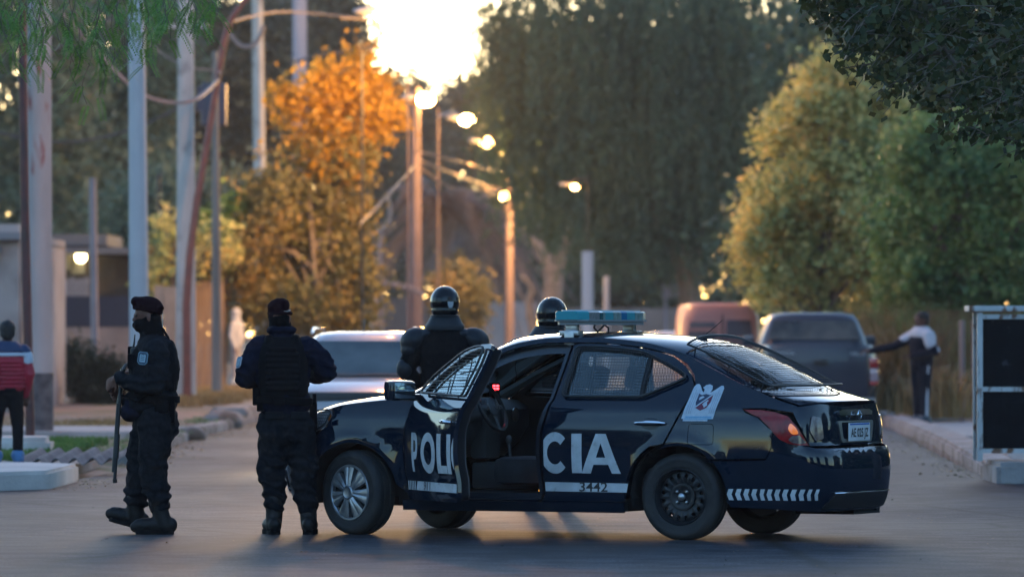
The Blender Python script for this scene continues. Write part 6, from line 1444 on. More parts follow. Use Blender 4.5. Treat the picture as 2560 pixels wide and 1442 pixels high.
solem = mat('sole_rubber', (.004, .004, .005), .8, spec=.15)
def make_boot(parent, knee, ank, toe, sole_z, name='boot', m=None, shaft=.22, vox=.009, rw=1.):
    a = Vector(ank); k = Vector(knee); up = (k - a).normalized(); mb = MB()
    heel = Vector(toe[0]); tp = Vector(toe[1]); dh = (tp - heel).normalized(); sd = dh.cross(Vector((0, 0, 1))).normalized(); upn = sd.cross(dh).normalized()
    L = (tp - heel).length; Rm = Matrix((dh, sd, upn)).transposed().to_4x4()
    for q, r, h in ((.10, .040, .048), (.22, .043, .055), (.36, .041, .052), (.5, .044, .046), (.64, .048, .043), (.78, .047, .040), (.90, .040, .036), (.96, .030, .030)):
        h *= 1.25 + .45 * max(0, q - .4); c = heel + dh * L * q + upn * (h * .90 + .014); mb.ell(c, (.055, r * rw * 1.1, h), Rm, 14, 8)
    limb(mb, [heel + dh * L * .24 + upn * .06, a + up * .03, a + up * shaft], [.060, .064, .074], 14)
    o = remesh(name, mb, vox, m or boot, parent, 3)
    # sole
    pl = []
    for q, r in ((0, .026), (.05, .036), (.15, .041), (.3, .040), (.45, .038), (.62, .048), (.78, .050), (.9, .044), (.97, .030), (1.0, .012)): pl.append((q, r * rw))
    pts = [(heel + dh * L * q + sd * r) for q, r in pl] + [(heel + dh * L * q - sd * r) for q, r in reversed(pl)]
    V = [p for p in pts] + [p + upn * .034 for p in pts]; n = len(pts); F = [tuple(range(n))[::-1], tuple(range(n, 2 * n))] + [(i, (i + 1) % n, n + (i + 1) % n, n + i) for i in range(n)]
    bmx = bmesh.new(); bv = [bmx.verts.new(v) for v in V]; [bmx.faces.new([bv[i] for i in f]) for f in F]; bmesh.ops.recalc_face_normals(bmx, faces=bmx.faces); me = bpy.data.meshes.new('sole'); bmx.to_mesh(me); bmx.free(); link_mesh('sole', me, solem, o)
    return o

def band(mb, c, rx, ry, h, t=.012, n=36, tilt=0.):
    V = []; F = []
    for i in range(n):
        a = 2 * math.pi * i / n; ca, sa = math.copysign(abs(math.cos(a)) ** .8, math.cos(a)), math.copysign(abs(math.sin(a)) ** .8, math.sin(a))
        for r, z in ((0, -h / 2), (t, -h / 2 + .004), (t, h / 2 - .004), (0, h / 2)): V.append(Vector(c) + Vector(((rx + r) * ca, (ry + r) * sa, z + tilt * ca)))
    for i in range(n):
        j = (i + 1) % n
        for k in range(3): F.append((i * 4 + k, j * 4 + k, j * 4 + k + 1, i * 4 + k + 1))
    mb.add(V, F)
# --- officer seen from the side, holding a shotgun
s1 = 341.; Y1 = 41.55; cx1 = 385.; gy1 = 1334.
o1 = empty('person', ((cx1 - 1280) / FPX * Y1, Y1, 0), label='black-uniformed officer in a maroon beret standing sideways holding a shotgun', cat='person')
def J1(px, py, dy=0.): return Vector(((px - cx1) / s1, dy, (gy1 - py) / s1))
mb = MB()
hc1 = J1(368, 793, 0.); T1 = head(mb, hc1, R(-90) + R(4), R(4), 1.0)
limb(mb, [J1(375, 830), J1(385, 858)], [.062, .075]); mb.ell(J1(386, 920), (.11, .15, .24)); mb.ell(J1(390, 1040), (.11, .14, .15))
limb(mb, [J1(392, 880, -.17), J1(398, 955, -.23), J1(312, 962, -.13)], [.050, .040, .030]); limb(mb, [J1(385, 880, .17), J1(378, 955, .22), J1(312, 938, .08)], [.050, .040, .030])
limb(mb, [J1(392, 1060, -.09), J1(385, 1180, -.09), J1(404, 1290, -.09)], [.08, .055, .04]); limb(mb, [J1(380, 1060, .09), J1(350, 1180, .09), J1(334, 1280, .09)], [.08, .055, .04])
hand(mb, J1(297, 948, -.10), (-.6, .35, -.35), (.3, .9, -.3), .75, 1.05, 1); hand(mb, J1(303, 962, .05), (-.55, -.2, -.75), (.5, -.8, .1), .8, 1.05, -1)
remesh('body', mb, .0062, skin, o1, 2)
eyes(T1, o1)
mb = MB(); limb(mb, [J1(392, 1048, -.085), J1(390, 1110, -.10), J1(384, 1180, -.10), J1(396, 1238, -.09), J1(402, 1256, -.09)], [.135, .120, .100, .088, .080], 18)
limb(mb, [J1(376, 1048, .085), J1(362, 1110, .10), J1(348, 1175, .10), J1(340, 1235, .09), J1(342, 1250, .09)], [.135, .118, .098, .088, .080], 18)
mb.ell(J1(388, 1050), (.165, .185, .15)); mb.ell(J1(402, 1062), (.125, .18, .14)); remesh('trousers', mb, .011, blk_cloth, o1, 2, folds(.014, 9, .9, 1., ((.27, .09, .012), (.52, .07, .008), (.78, .05, .006))))
mb = MB(); mb.ell(J1(383, 940, 0), (.178, .20, .24)); mb.ell(J1(388, 880, 0), (.135, .205, .13)); mb.ell(J1(386, 1000, 0), (.170, .19, .15)); limb(mb, [J1(378, 840), J1(384, 872)], [.085, .12])
mb.ell(J1(350, 1010, -.02), (.13, .16, .11))
limb(mb, [J1(392, 885, -.175), J1(396, 925, -.22), J1(398, 962, -.235), J1(345, 962, -.19), J1(303, 947, -.115)], [.100, .088, .072, .062, .050], 16)
limb(mb, [J1(385, 885, .175), J1(378, 940, .23), J1(345, 945, .18), J1(305, 952, .07)], [.092, .075, .062, .048], 16)
remesh('jacket', mb, .010, blk_cloth, o1, 2, folds(.011, 11, .9, 4., ((1.10, .07, .007), (1.28, .08, .006))))
mb = MB(); mb.ell(J1(397, 925, 0), (.155, .185, .235)); mb.ell(J1(425, 925, 0), (.065, .15, .22)); mb.ell(J1(352, 915, 0), (.075, .15, .16)); remesh('vest', mb, .010, vestm, o1, 4, folds(.004, 16, 1, 9.))
for px, py, dy, sz in ((333, 905, -.06, (.07, .10, .11)), (329, 890, .05, (.06, .07, .13)), (430, 960, -.05, (.05, .12, .12))): mb = MB(); mb.box(J1(px, py, dy), sz, bev=.012); mb.obj('pouch', vestm, o1)
mb = MB(); mb.box(J1(335, 888, -.02), (.045, .05, .10), bev=.01); mb.tube([J1(333, 876, -.02), J1(336, 860, -.02), J1(338, 838, -.02)], [.009, .007, .004], 8); mb.obj('radio', plast, o1)
mb = MB(); mb.tube([J1(354, 880, -.15), J1(372, 856, -.13), J1(392, 846, -.11), J1(412, 858, -.12), J1(430, 900, -.13), J1(434, 950, -.12)], .015, 6, flat=.5); mb.tube([J1(406, 822, -.02), J1(420, 845, -.03), J1(432, 880, -.04), J1(436, 910, -.05)], .017, 6, flat=.5); mb.tube([J1(436, 880, -.06), J1(441, 895, -.06), J1(436, 905, -.06), J1(432, 890, -.06)], .005, 5); mb.tube([J1(300, 985, -.09), J1(345, 1005, -.20), J1(395, 975, -.235), J1(425, 900, -.16)], .012, 6, flat=.5); mb.obj('strap', web, o1)
mb = MB(); band(mb, J1(389, 1000), .166, .192, .055); mb.obj('belt', web, o1)
mb = MB(); mb.box(J1(335, 1022, -.05), (.13, .22, .15), bev=.05); mb.ell(J1(330, 1030, -.04), (.085, .13, .075)); remesh('waist_bag', mb, .012, navy_cloth, o1, 3, folds(.005, 10, 1, 2.))
mb = MB(); mb.box(J1(425, 1030, -.12), (.09, .07, .16), bev=.015); mb.box(J1(408, 1018, -.19), (.10, .05, .09), bev=.015); mb.obj('holster', web, o1)
# beret, face covering
mb = MB(); cb_ = hc1
mb.ell(cb_ + Vector((.005, 0, .085)), (.108, .105, .062), Matrix.Rotation(R(8), 4, 'Y')); mb.ell(cb_ + Vector((-.075, 0, .105)), (.045, .065, .038)); mb.ell(cb_ + Vector((.05, 0, .07)), (.075, .09, .05), Matrix.Rotation(R(18), 4, 'Y')); mb.tube([cb_ + Vector((.096 * math.cos(a) + .004, .083 * math.sin(a), .045 - .02 * math.cos(a))) for a in np.linspace(0, 2 * math.pi, 31)[:-1]], .016, 8, closed=True)
remesh('beret', mb, .008, beret, o1, 3, folds(.004, 14, 1, 3.))
mb = MB(); mb.ell(cb_ + Vector((-.018, 0, -.052)), (.092, .078, .052), Matrix.Rotation(R(-12), 4, 'Y')); mb.ell(cb_ + Vector((-.035, 0, -.072)), (.066, .062, .052)); limb(mb, [cb_ + Vector((.02, 0, -.05)), J1(382, 848)], [.084, .088]); mb.ell(cb_ + Vector((.03, 0, -.02)), (.072, .084, .075)); remesh('face_covering', mb, .008, web, o1, 3, folds(.003, 14, 2, 6.))
mb = MB(); mb.ell(cb_ + Vector((.108, -.01, .05)), (.006, .01, .008)); mb.tube([cb_ + Vector((.106, 0, .045)), cb_ + Vector((.112, 0, 0)), cb_ + Vector((.110, 0, -.05)), cb_ + Vector((.112, 0, -.085))], .005, 5); mb.obj('beret_ribbon', M['alu'], o1)
# sleeve patch
def patch(par, c, nr, up, w_, h, mats_):
    c = Vector(c); nr = Vector(nr).normalized(); rt = Vector(up).cross(nr).normalized(); up = nr.cross(rt).normalized(); T = Matrix((rt, up, nr)).transposed().to_4x4(); T = Matrix.Translation(c) @ T
    sh = [(-.5, .34), (-.36, .5), (.36, .5), (.5, .34), (.5, -.30), (.28, -.5), (-.28, -.5), (-.5, -.30)]
    mb = MB(); mb.prism([(x * w_, y * h) for x, y in sh], -.008, .002, T); p = mb.obj('sleeve_patch', mats_[0], par, smooth=False)
    mb = MB(); mb.prism([(x * w_ * .86, y * h * .88) for x, y in sh], .002, .0032, T); mb.obj('patch_field', mats_[1], p, smooth=False)
    mb = MB(); mb.prism([(-.28 * w_, -.30 * h), (.28 * w_, -.30 * h), (.30 * w_, .22 * h), (.18 * w_, .34 * h), (.12 * w_, .2 * h), (0, .30 * h), (-.12 * w_, .2 * h), (-.18 * w_, .34 * h), (-.30 * w_, .22 * h)], .0032, .0045, T); mb.obj('patch_emblem', mats_[2], p, smooth=False)
    mb = MB()
    for y in (-.16, -.03, .1): mb.prism([(-.2 * w_, y * h), (.2 * w_, y * h), (.2 * w_, (y + .05) * h), (-.2 * w_, (y + .05) * h)], .0045, .0055, T)
    mb.obj('patch_line', mats_[1], p, smooth=False)
pm = (mat('patch_edge', (.16, .26, .32), .7), mat('patch_navy', (.03, .06, .10), .7), mat('patch_pale', (.34, .46, .52), .7))
patch(o1, J1(357, 897, -.315) + Vector((.02, 0, 0)), (-.25, -1, .05), (.12, 0, 1), .075, .095, pm)
make_boot(o1, J1(396, 1210, -.09), J1(404, 1288, -.09), (J1(437, 1334, -.09), J1(342, 1334, -.11)), 0, shaft=.10)
make_boot(o1, J1(340, 1210, .09), J1(336, 1278, .09), (J1(358, 1327, .09), J1(270, 1303, .12)), 0, shaft=.10)
# shotgun: held by the officer, a thing of its own
g0 = J1(300, 1000, -.10) + o1.location; gun = empty('shotgun', g0, label='long black pump-action shotgun pointing straight down in the hands of the sideways officer', cat='shotgun')
def G(px, py, dy=0.): return J1(px, py, dy - .0) + Vector(o1.location) - Vector(g0)
mb = MB(); mb.tube([G(303, 985, -.10), G(290, 1206, -.13)], .0125, 12); mb.lathe([(.0165, 0), (.0165, .03)], 12, Matrix.Translation(G(290.5, 1196, -.129)) @ Matrix.Rotation(R(-5), 4, 'Y') @ Matrix.Translation((0, 0, -.03)), cap=True); mb.obj('barrel', gunm, gun)
mb = MB(); mb.tube([G(298, 1000, -.10), G(286.5, 1180, -.13)], .011, 10); mb.obj('magazine_tube', gunm, gun)
mb = MB(); mb.tube([G(296, 1085, -.115), G(293, 1145, -.122)], .021, 12); mb.obj('fore_end', plast, gun)
mb = MB(); mb.tube([G(309, 925, -.08), G(301, 1010, -.10)], .026, 10, flat=.7); mb.tube([G(311, 955, -.09), G(319, 962, -.09), G(317, 975, -.09), G(307, 980, -.09)], .004, 5); mb.obj('receiver', gunm, gun)
mb = MB(); mb.tube([G(309, 928, -.08), G(316, 915, -.07), G(336, 905, .02)], [.022, .022, .030], 10, flat=.6); mb.obj('stock', plast, gun)

# --- officer seen from behind
s2 = 342.; Y2 = 41.5; cx2 = 712.; gy2 = 1333.
o2 = empty('person', ((cx2 - 1280) / FPX * Y2, Y2, 0), label='officer seen from behind in a ribbed black vest and maroon beret, elbows out', cat='person')
def J2(px, py, dy=0.): return Vector(((px - cx2) / s2, dy, (gy2 - py) / s2))
mb = MB(); hc2 = J2(700, 795, 0); T2 = head(mb, hc2, R(180 - 18), R(3)); limb(mb, [J2(700, 820, .01), J2(706, 850, 0)], [.062, .08]); mb.ell(J2(710, 920), (.15, .10, .24)); mb.ell(J2(714, 1040), (.14, .11, .15))
limb(mb, [J2(650, 868), J2(606, 940, .05), J2(655, 950, .22)], [.05, .04, .03]); limb(mb, [J2(768, 868), J2(826, 920, .05), J2(775, 935, .24)], [.05, .04, .03])
hand(mb, J2(668, 945, .27), (.5, .6, .3), (0, .2, -1), .6, 1., -1); hand(mb, J2(762, 935, .28), (-.5, .6, .3), (0, .2, -1), .6, 1., 1)
limb(mb, [J2(683, 1060), J2(680, 1180), J2(684, 1290)], [.08, .055, .04]); limb(mb, [J2(750, 1060), J2(757, 1180), J2(771, 1290)], [.08, .055, .04]); remesh('body', mb, .0065, skin, o2, 2); eyes(T2, o2)
mb = MB(); limb(mb, [J2(683, 1062), J2(682, 1130), J2(684, 1185), J2(686, 1240), J2(686, 1262)], [.118, .108, .090, .082, .070], 18); limb(mb, [J2(749, 1062), J2(753, 1130), J2(757, 1185), J2(765, 1240), J2(769, 1262)], [.118, .108, .090, .082, .070], 18)
mb.ell(J2(716, 1055), (.205, .150, .13)); mb.ell(J2(692, 1075, -.05), (.12, .105, .12)); mb.ell(J2(742, 1075, -.05), (.12, .105, .12))
mb.box(J2(655, 1170), (.05, .16, .19), bev=.02); mb.box(J2(785, 1165), (.04, .16, .19), bev=.02)
remesh('trousers', mb, .011, blk_cloth, o2, 2, folds(.014, 9, .9, 7., ((.26, .09, .012), (.50, .08, .009), (.74, .05, .006))))
mb = MB()
for px in (688, 752): mb.box(J2(px, 1036, -.155), (.13, .012, .05), bev=.005)
mb.obj('pocket_flap', blk_cloth, o2)
mb = MB(); mb.ell(J2(708, 935), (.200, .150, .24)); mb.ell(J2(707, 880), (.215, .125, .115)); mb.ell(J2(710, 1005), (.20, .155, .14)); limb(mb, [J2(703, 832), J2(706, 868)], [.078, .11])
limb(mb, [J2(655, 872), J2(628, 905, .02), J2(613, 942, .05), J2(640, 952, .16), J2(664, 948, .25)], [.098, .090, .078, .066, .052], 16); limb(mb, [J2(762, 872), J2(797, 898, .02), J2(816, 924, .05), J2(792, 938, .17), J2(765, 937, .26)], [.098, .090, .080, .066, .052], 16)
mb.tube([J2(704, 824) + Vector((.082 * math.cos(a), .082 * math.sin(a), 0)) for a in np.linspace(0, 2 * math.pi, 25)[:-1]], .024, 8, closed=True)
remesh('jacket', mb, .010, navy_cloth, o2, 2, folds(.010, 11, .9, 14., ((1.15, .09, .008), (1.33, .06, .005))))
mb = MB(); loft(mb, [sring(J2(710, 0).x, 0, .172, .150, J2(0, 990).z, 3.2), sring(J2(709, 0).x, 0, .182, .165, J2(0, 950).z, 3.2), sring(J2(708, 0).x, 0, .182, .168, J2(0, 900).z, 3.2), sring(J2(707, 0).x, 0, .165, .150, J2(0, 865).z, 3.2), sring(J2(707, 0).x, 0, .135, .12, J2(0, 842).z, 3)])
for py in (872, 886, 900, 914, 928, 942, 956, 970): mb.box(J2(709, py, -.160), (.25 if py > 880 else .20, .030, .024), bev=.006)
for px in (675, 741): mb.box(J2(px, 852, -.10), (.05, .06, .09), bev=.015)
vb = remesh('vest', mb, .0085, vestm, o2, 1, folds(.002, 16, 1, 9.), .4)
mb = MB(); band(mb, J2(712, 1000), .196, .160, .055, tilt=-.01); mb.obj('belt', web, o2)
for c_, z_ in ((J2(642, 990, -.03), (.055, .08, .13)), (J2(652, 1012, -.06), (.05, .07, .09)), (J2(700, 1000, -.165), (.08, .045, .07))): mb = MB(); mb.box(c_, z_, bev=.01); mb.obj('pouch', web, o2)
mb = MB(); mb.box(J2(783, 1040, -.0), (.055, .10, .22), bev=.018); mb.box(J2(786, 1000, .0), (.03, .06, .10), bev=.01); mb.obj('holster', web, o2)
mb = MB(); mb.box(J2(789, 1018, -.03), (.006, .03, .02)); mb.obj('buckle', M['chrome'], o2)
mb = MB(); c_ = hc2; mb.ell(c_ + Vector((-.012, 0, .075)), (.080, .105, .068), Matrix.Rotation(R(-10), 4, 'Y')); mb.ell(c_ + Vector((.015, 0, .095)), (.055, .09, .050)); mb.ell(c_ + Vector((-.045, .0, .02)), (.045, .085, .06)); mb.tube([c_ + Vector((.080 * math.cos(a), .098 * math.sin(a), .035)) for a in np.linspace(0, 2 * math.pi, 31)[:-1]], .014, 8, closed=True)
remesh('beret', mb, .008, beret, o2, 3, folds(.004, 14, 1, 8.))
mb = MB(); mb.ell(c_ + Vector((.0, .02, -.055)), (.083, .098, .060)); limb(mb, [c_ + Vector((0, 0, -.05)), J2(704, 838)], [.082, .082]); mb.ell(c_ + Vector((-.004, -.02, -.01)), (.080, .085, .07)); remesh('face_covering', mb, .008, web, o2, 3, folds(.003, 14, 2, 6.))
mb = MB(); mb.tube([c_ + Vector((.075, -.04, .055)), c_ + Vector((.06, -.075, .05)), c_ + Vector((.02, -.095, .045))], .005, 5); mb.obj('beret_buckle', M['alu'], o2)
patch(o2, J2(597, 905, -.0) + Vector((.0, -.02, 0)), (-1, -.5, .3), (-.2, 0, 1), .07, .085, (mat('patch_white', (.45, .45, .5), .7), pm[0], pm[2]))
make_boot(o2, J2(686, 1220), J2(686, 1288), (J2(690, 1333, -.08), J2(668, 1333, .17)), 0, shaft=.12, rw=1.15)
make_boot(o2, J2(768, 1220), J2(771, 1288), (J2(772, 1333, -.09), J2(776, 1333, .18)), 0, shaft=.12, rw=1.1)

# --- riot officers behind the car
helm = mat('glossy_helmet', (.003, .004, .006), .25, coat=.25, spec=.3); armor = mat('riot_armour', (.009, .012, .018), .55, spec=.35); 
def riot(px, top, Yr, label, yaw, full=True, lean=0.):
    s_ = FPX / Yr; gz = HOR + CAM_H * s_; o = empty('person', ((px - 1280) / FPX * Yr, Yr, 0), label=label, cat='person')
    H = (gz - top) / s_; k = H / 1.90
    def J(x, z, y=0.): return Vector((x * k + lean * max(0, z - 1.3), y * k, z * k))
    mb = MB(); T = head(mb, J(0, 1.70, 0), R(180) + yaw, 0., 1.); limb(mb, [J(0, 1.62), J(0, 1.52)], [.06, .08]); mb.ell(J(0, 1.25), (.17, .12, .26)); mb.ell(J(0, .98), (.16, .13, .14))
    for sx in (-1, 1):
        limb(mb, [J(sx * .20, 1.44), J(sx * .33, 1.17, -.02), J(sx * .20, 1.02, .10)], [.05, .04, .03]); hand(mb, J(sx * .19, 1.00, .12), (-sx * .6, .5, -.3), (0, -.3, -1), .5, 1., -sx)
        limb(mb, [J(sx * .10, .95), J(sx * .13, .5), J(sx * .14, .08)], [.08, .055, .04])
    remesh('body', mb, .009, skin, o, 2)
    mb = MB(); mb.ell(J(0, .97), (.19, .15, .13))
    for sx in (-1, 1): limb(mb, [J(sx * .10, .93), J(sx * .13, .50), J(sx * .14, .14)], [.12, .09, .075], 14)
    remesh('trousers', mb, .015, blk_cloth, o, 3, folds(.008, 8, .8, px))
    mb = MB(); loft(mb, [sring(J(0, 0).x + lean * 0, 0, .175, .13, 1.0 * k, 3), sring(0, 0, .19, .15, 1.12 * k, 3), sring(0, 0, .215, .16, 1.32 * k, 3), sring(0, 0, .205, .145, 1.44 * k, 2.8), sring(0, 0, .13, .11, 1.53 * k, 2.6)])
    for sx in (-1, 1): limb(mb, [J(sx * .21, 1.42), J(sx * .335, 1.18, -.02), J(sx * .21, 1.03, .10)], [.095, .075, .06], 16)
    mb.V = [Vector((v.x + lean * max(0, v.z - 1.3), v.y, v.z)) for v in mb.V]
    remesh('jacket', mb, .011, vestm, o, 3, folds(.005, 10, .9, px))
    for sx in (-1, 1):
        mb = MB(); mb.ell(J(sx * .26, 1.43, 0), (.125, .13, .10), Matrix.Rotation(sx * R(28), 4, 'Y')); mb.ell(J(sx * .29, 1.35, 0), (.085, .11, .085), Matrix.Rotation(sx * R(45), 4, 'Y')); mb.ell(J(sx * .15, 1.48, 0), (.09, .11, .05)); remesh('shoulder_guard', mb, .009, armor, o, 2)
        mb = MB(); mb.ell(J(sx * .335, 1.19, -.03), (.075, .075, .09)); remesh('elbow_guard', mb, .01, armor, o, 2)
        make_boot(o, J(sx * .13, .4), J(sx * .14, .12), (J(sx * .14, 0, -.09), J(sx * .16, 0, .18)), 0, shaft=.12, vox=.012)
    hcn = J(0, 1.752)
    mb = MB(); Rz = Matrix.Rotation(yaw, 4, 'Z'); mb.ell(hcn, (.125, .145, .135), Rz); mb.ell(hcn + Vector((0, -.01, -.07)), (.116, .130, .085), Rz); hm = remesh('helmet', mb, .009, helm, o, 3)
    mb = MB(); mb.tube([hcn + (Rz @ Vector((.118 * math.cos(a), .138 * math.sin(a), -.115))) for a in np.linspace(0, 2 * math.pi, 41)[:-1]], .006, 8, closed=True); mb.obj('helmet_rim', trim, hm)
    mb = MB(); c2 = [Rz @ Vector((.028 * math.cos(a), 0, .0)) for a in (0,)]; d0 = hcn + Rz @ Vector((.03, -.143, -.02)); sh_ = [(-.024, .022), (.024, .022), (.022, -.006), (.012, -.03), (-.012, -.03), (-.022, -.006)]
    mb.prism(sh_, -.004, .004, Matrix.Translation(d0) @ Rz @ Matrix.Rotation(R(90), 4, 'X')); mb.obj('helmet_sticker', mat('sticker_pale', (.35, .36, .38), .5), hm, smooth=False)
    mb = MB(); loft(mb, [sring(0, 0, .165, .14, 1.505 * k, 2.3), sring(0, 0, .165, .140, 1.55 * k, 2.3), sring(0, 0, .142, .130, 1.585 * k, 2.2), sring(0, 0, .122, .118, 1.625 * k, 2.2), sring(0, 0, .110, .110, 1.64 * k, 2.2)]); mb.V = [Vector((v.x + lean * max(0, v.z - 1.3), v.y, v.z)) for v in mb.V]; remesh('neck_guard', mb, .009, armor, o, 2)
    return o
riot(1112, 711, 47.5, 'black-helmeted riot officer with both elbows out, standing behind the open car door', R(8))
riot(1366, 741, 47.0, 'riot officer whose black helmet shows just left of the light bar', R(22), lean=.10)

# --- far bystanders
def civ(px, feet_y, Yr, hgt, label, yaw, cols, arms, hood=False, z0=0., hair=None, extra=None, stance=.09):
    o = empty('person', ((px - 1280) / FPX * Yr, Yr, z0), R(0) + yaw, label, 'person'); k = hgt / 1.72     # local -Y is forward
    def J(x, z, y=0.): return Vector((x * k, y * k, z * k))
    mb = MB(); T = head(mb, J(0, 1.60), 0., 0., k); limb(mb, [J(0, 1.52), J(0, 1.42)], [.055, .07]); mb.ell(J(0, 1.18), (.15, .10, .24)); mb.ell(J(0, .93), (.15, .12, .13))
    for i, sx in enumerate((-1, 1)):
        sh, el, wr, hd = arms[i]; limb(mb, [J(*sh), J(*el), J(*wr)], [.046, .038, .028]); hand(mb, J(*wr), hd, (0, -.3, -.9), .5, .95, -sx)
        limb(mb, [J(sx * .09, .9), J(sx * stance, .48), J(sx * stance, .08)], [.08, .05, .04])
    remesh('body', mb, .009, skin_d, o, 2); eyes(T, o)
    mb = MB(); mb.ell(J(0, .92), (.165, .14, .12))
    for sx in (-1, 1): limb(mb, [J(sx * .085, .88), J(sx * stance, .48), J(sx * stance, .11)], [.105, .072, .056] if not extra == 'slim' else [.098, .062, .046], 14)
    tr_ = remesh('trousers', mb, .013, cols[1], o, 3, folds(.006, 8, .8, px))
    mb = MB(); loft(mb, [sring(0, 0, .165, .13, .90 * k, 2.6), sring(0, 0, .175, .14, 1.1 * k, 2.6), sring(0, 0, .19, .135, 1.3 * k, 2.6), sring(0, 0, .17, .115, 1.40 * k, 2.5), sring(0, 0, .08, .08, 1.48 * k, 2)])
    for i, sx in enumerate((-1, 1)): sh, el, wr, hd = arms[i]; limb(mb, [J(*sh), J(*el), J(*wr)], [.080, .062, .048], 14)
    jk = remesh('jacket', mb, .012, cols[0], o, 3, folds(.006, 10, .9, px))
    for sx in (-1, 1):
        make_boot(o, J(sx * stance, .4), J(sx * stance, .09), (J(sx * stance, 0, .08), J(sx * stance * 1.2, 0, -.17)), 0, name='shoe', m=cols[2], shaft=.03, vox=.012)
    if hood: mb = MB(); mb.ell(J(0, 1.615, .015), (.105, .12, .13)); mb.ell(J(0, 1.50, .02), (.12, .12, .07)); remesh('hood', mb, .012, cols[0], o, 3)
    else: mb = MB(); mb.ell(J(0, 1.655, .02), (.085, .100, .085)); mb.ell(J(0, 1.60, .05), (.078, .06, .08)); remesh('hair', mb, .009, hair, o, 2, folds(.004, 18, 1, 2))
    return o, J
A0 = lambda sx: ((sx * .19, 1.36), (sx * .26, 1.10, .03), (sx * .22, .86, -.05), (0, -.2, -1))
pale = mat('pale_grey_hoodie', (.36, .37, .42), .9, c2=(.44, .45, .5), nscale=8); palet = mat('pale_grey_trousers', (.27, .27, .31), .9)
civ(592, 965, 126, 1.70, 'distant person in a pale grey hooded tracksuit on the left pavement', R(70), (pale, palet, M['white_paint']), (A0(-1), ((.19, 1.36), (.22, 1.12, -.02), (.10, 1.05, -.26), (-.3, -1, 0))), hood=True, z0=.30)
tb = mat('navy_tracksuit', (.006, .008, .018), .75, spec=.15); tw = mat('white_jacket', (.50, .52, .58), .8); hairm = mat('black_hair', (.012, .010, .010), .7)
# man in the tracksuit: faces left, one arm reaching to the truck
tm, Jt = civ(2303, 1070, 88.5, 1.70, 'man in a navy tracksuit with a white yoke reaching out towards the pickup', R(-90 + 25), (tb, tb, mat('dark_trainers', (.03, .06, .09), .6)), (((-.19, 1.36), (-.30, 1.20, -.25), (-.42, 1.14, -.52), (-.4, -1, -.1)), ((.19, 1.36), (.27, 1.12, .05), (.14, 1.06, -.20), (-.6, -.6, 0))), hair=hairm, z0=.03)
mb = MB(); loft(mb, [sring(0, .03, .196, .135, 1.27, 2.6), sring(0, .02, .205, .145, 1.34, 2.6), sring(0, 0, .186, .130, 1.405, 2.5), sring(0, 0, .095, .09, 1.49, 2)])
for sx in (-1, 1): limb(mb, [Vector((sx * .19, 0, 1.36)), Vector((sx * .235, .01, 1.22)) if sx > 0 else Vector((-.245, -.12, 1.28))], [.088, .078])
remesh('yoke', mb, .011, tw, tm, 2)
mb = MB()
for sx in (1, -1): mb.tube([Vector((sx * .185, 0, .9)), Vector((sx * .165, .0, .7)), Vector((sx * .158, .0, .48)), Vector((sx * .148, 0, .15))], .018, 6, flat=.5)
mb.tube([Vector((.262, .06, 1.22)), Vector((.325, .09, 1.13)), Vector((.26, .0, 1.07)), Vector((.20, -.12, 1.04))], .014, 6); mb.obj('side_stripe', mat('stripe_white', (.5, .55, .62), .7), tm)
tm.scale = (1.2, 1.2, 1.03)
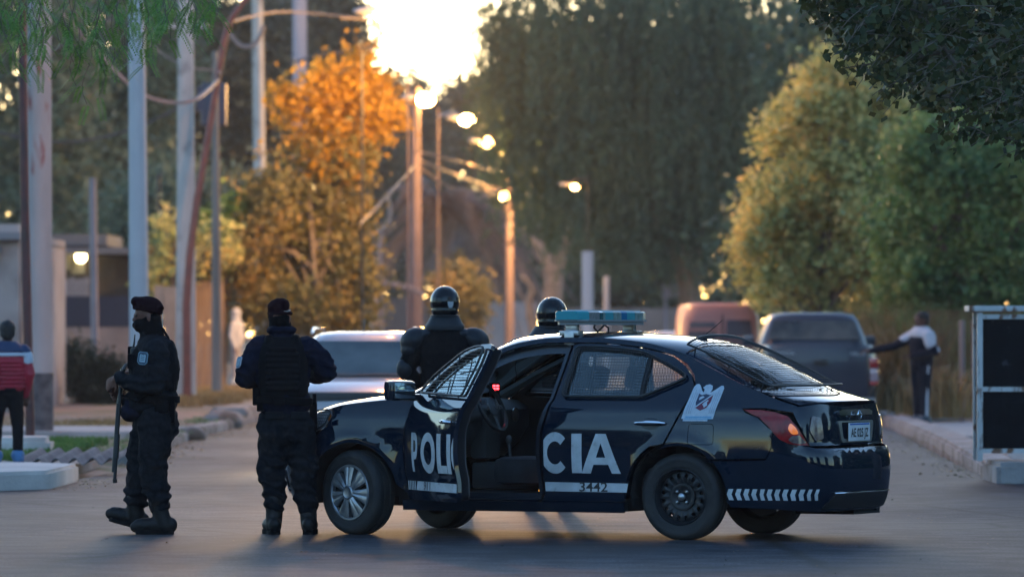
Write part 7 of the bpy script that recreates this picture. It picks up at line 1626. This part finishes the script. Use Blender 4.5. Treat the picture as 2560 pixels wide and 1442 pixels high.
# woman in red at the left edge, seen from behind
rd_j = mat('red_quilted', (.42, .015, .035), .6, c2=(.33, .012, .03), nscale=6); navy_y = mat('navy_yoke', (.02, .035, .09), .7)
wm, Jw = civ(18, 1165, 58.6, 1.47, 'person in a red puffer jacket with white band and navy shoulders, at the left edge', R(180 + 10), (rd_j, mat('black_leggings', (.004, .005, .008), .8, spec=.1), mat('blue_trainers', (.06, .16, .32), .6)), (A0(-1), ((.19, 1.36), (.27, 1.12, .06), (.16, .98, -.16), (-.5, -.6, 0))), hair=hairm, z0=.10, extra='slim', stance=.13)
kw = 1.47 / 1.72
mb = MB(); loft(mb, [sring(0, 0, .205, .150, 1.365 * kw, 2.6), sring(0, 0, .18, .125, 1.42 * kw, 2.5), sring(0, 0, .10, .10, 1.50 * kw, 2)])
for sx in (-1, 1): limb(mb, [Vector((sx * .19 * kw, 0, 1.36 * kw)), Vector((sx * .20 * kw, .005, 1.33 * kw))], [.092, .088])
remesh('navy_yoke', mb, .011, navy_y, wm, 2)
mb = MB(); loft(mb, [sring(0, 0, .212, .158, 1.315 * kw, 2.6), sring(0, 0, .210, .156, 1.36 * kw, 2.6)])
for sx in (-1, 1): limb(mb, [Vector((sx * .205 * kw, .006, 1.32 * kw)), Vector((sx * .218 * kw, .012, 1.27 * kw))], [.090, .086])
remesh('white_band', mb, .011, tw, wm, 1)
mb = MB()
for z in (.95, 1.0, 1.05, 1.1, 1.15, 1.2, 1.25): mb.tube([Vector((.186 * math.cos(a), .146 * math.sin(a), z * kw)) for a in np.linspace(0, 2 * math.pi, 25)[:-1]], .014, 6, closed=True)
mb.obj('quilting', rd_j, wm)
mb = MB(); mb.box((.17, .16, 1.14 * kw), (.11, .10, .24), bev=.04); bp_ = mb.obj('backpack', mat('black_backpack', (.012, .015, .022), .5), loc=None); bp_.location = wm.location; bp_.rotation_euler = wm.rotation_euler; tag(bp_, 'small black shoulder bag on the back of the red jacket', 'bag')

# ---------------------------------------------------------------- the hazy evening air
hb = MB(); hb.box((0, 175, 15.5), (260, 470, 33.6)); hz_o = hb.obj('haze', None, smooth=False) if 0 else None
me = bpy.data.meshes.new('haze'); me.from_pydata([tuple(v) for v in hb.V], [], hb.F); me.update()
hm_ = bpy.data.materials.new('haze'); hm_.use_nodes = True; N_ = hm_.node_tree.nodes; L_ = hm_.node_tree.links; N_.remove(N_['Principled BSDF'])
pv = N_.new('ShaderNodeVolumePrincipled'); pv.inputs['Color'].default_value = (.92, .93, 1, 1); pv.inputs['Density'].default_value = HAZE; pv.inputs['Anisotropy'].default_value = .45
L_.new(pv.outputs[0], [n for n in N_ if n.type == 'OUTPUT_MATERIAL'][0].inputs['Volume'])
tag(link_mesh('haze', me, hm_), 'thin warm evening haze in the air of the street', 'haze', kind='stuff')
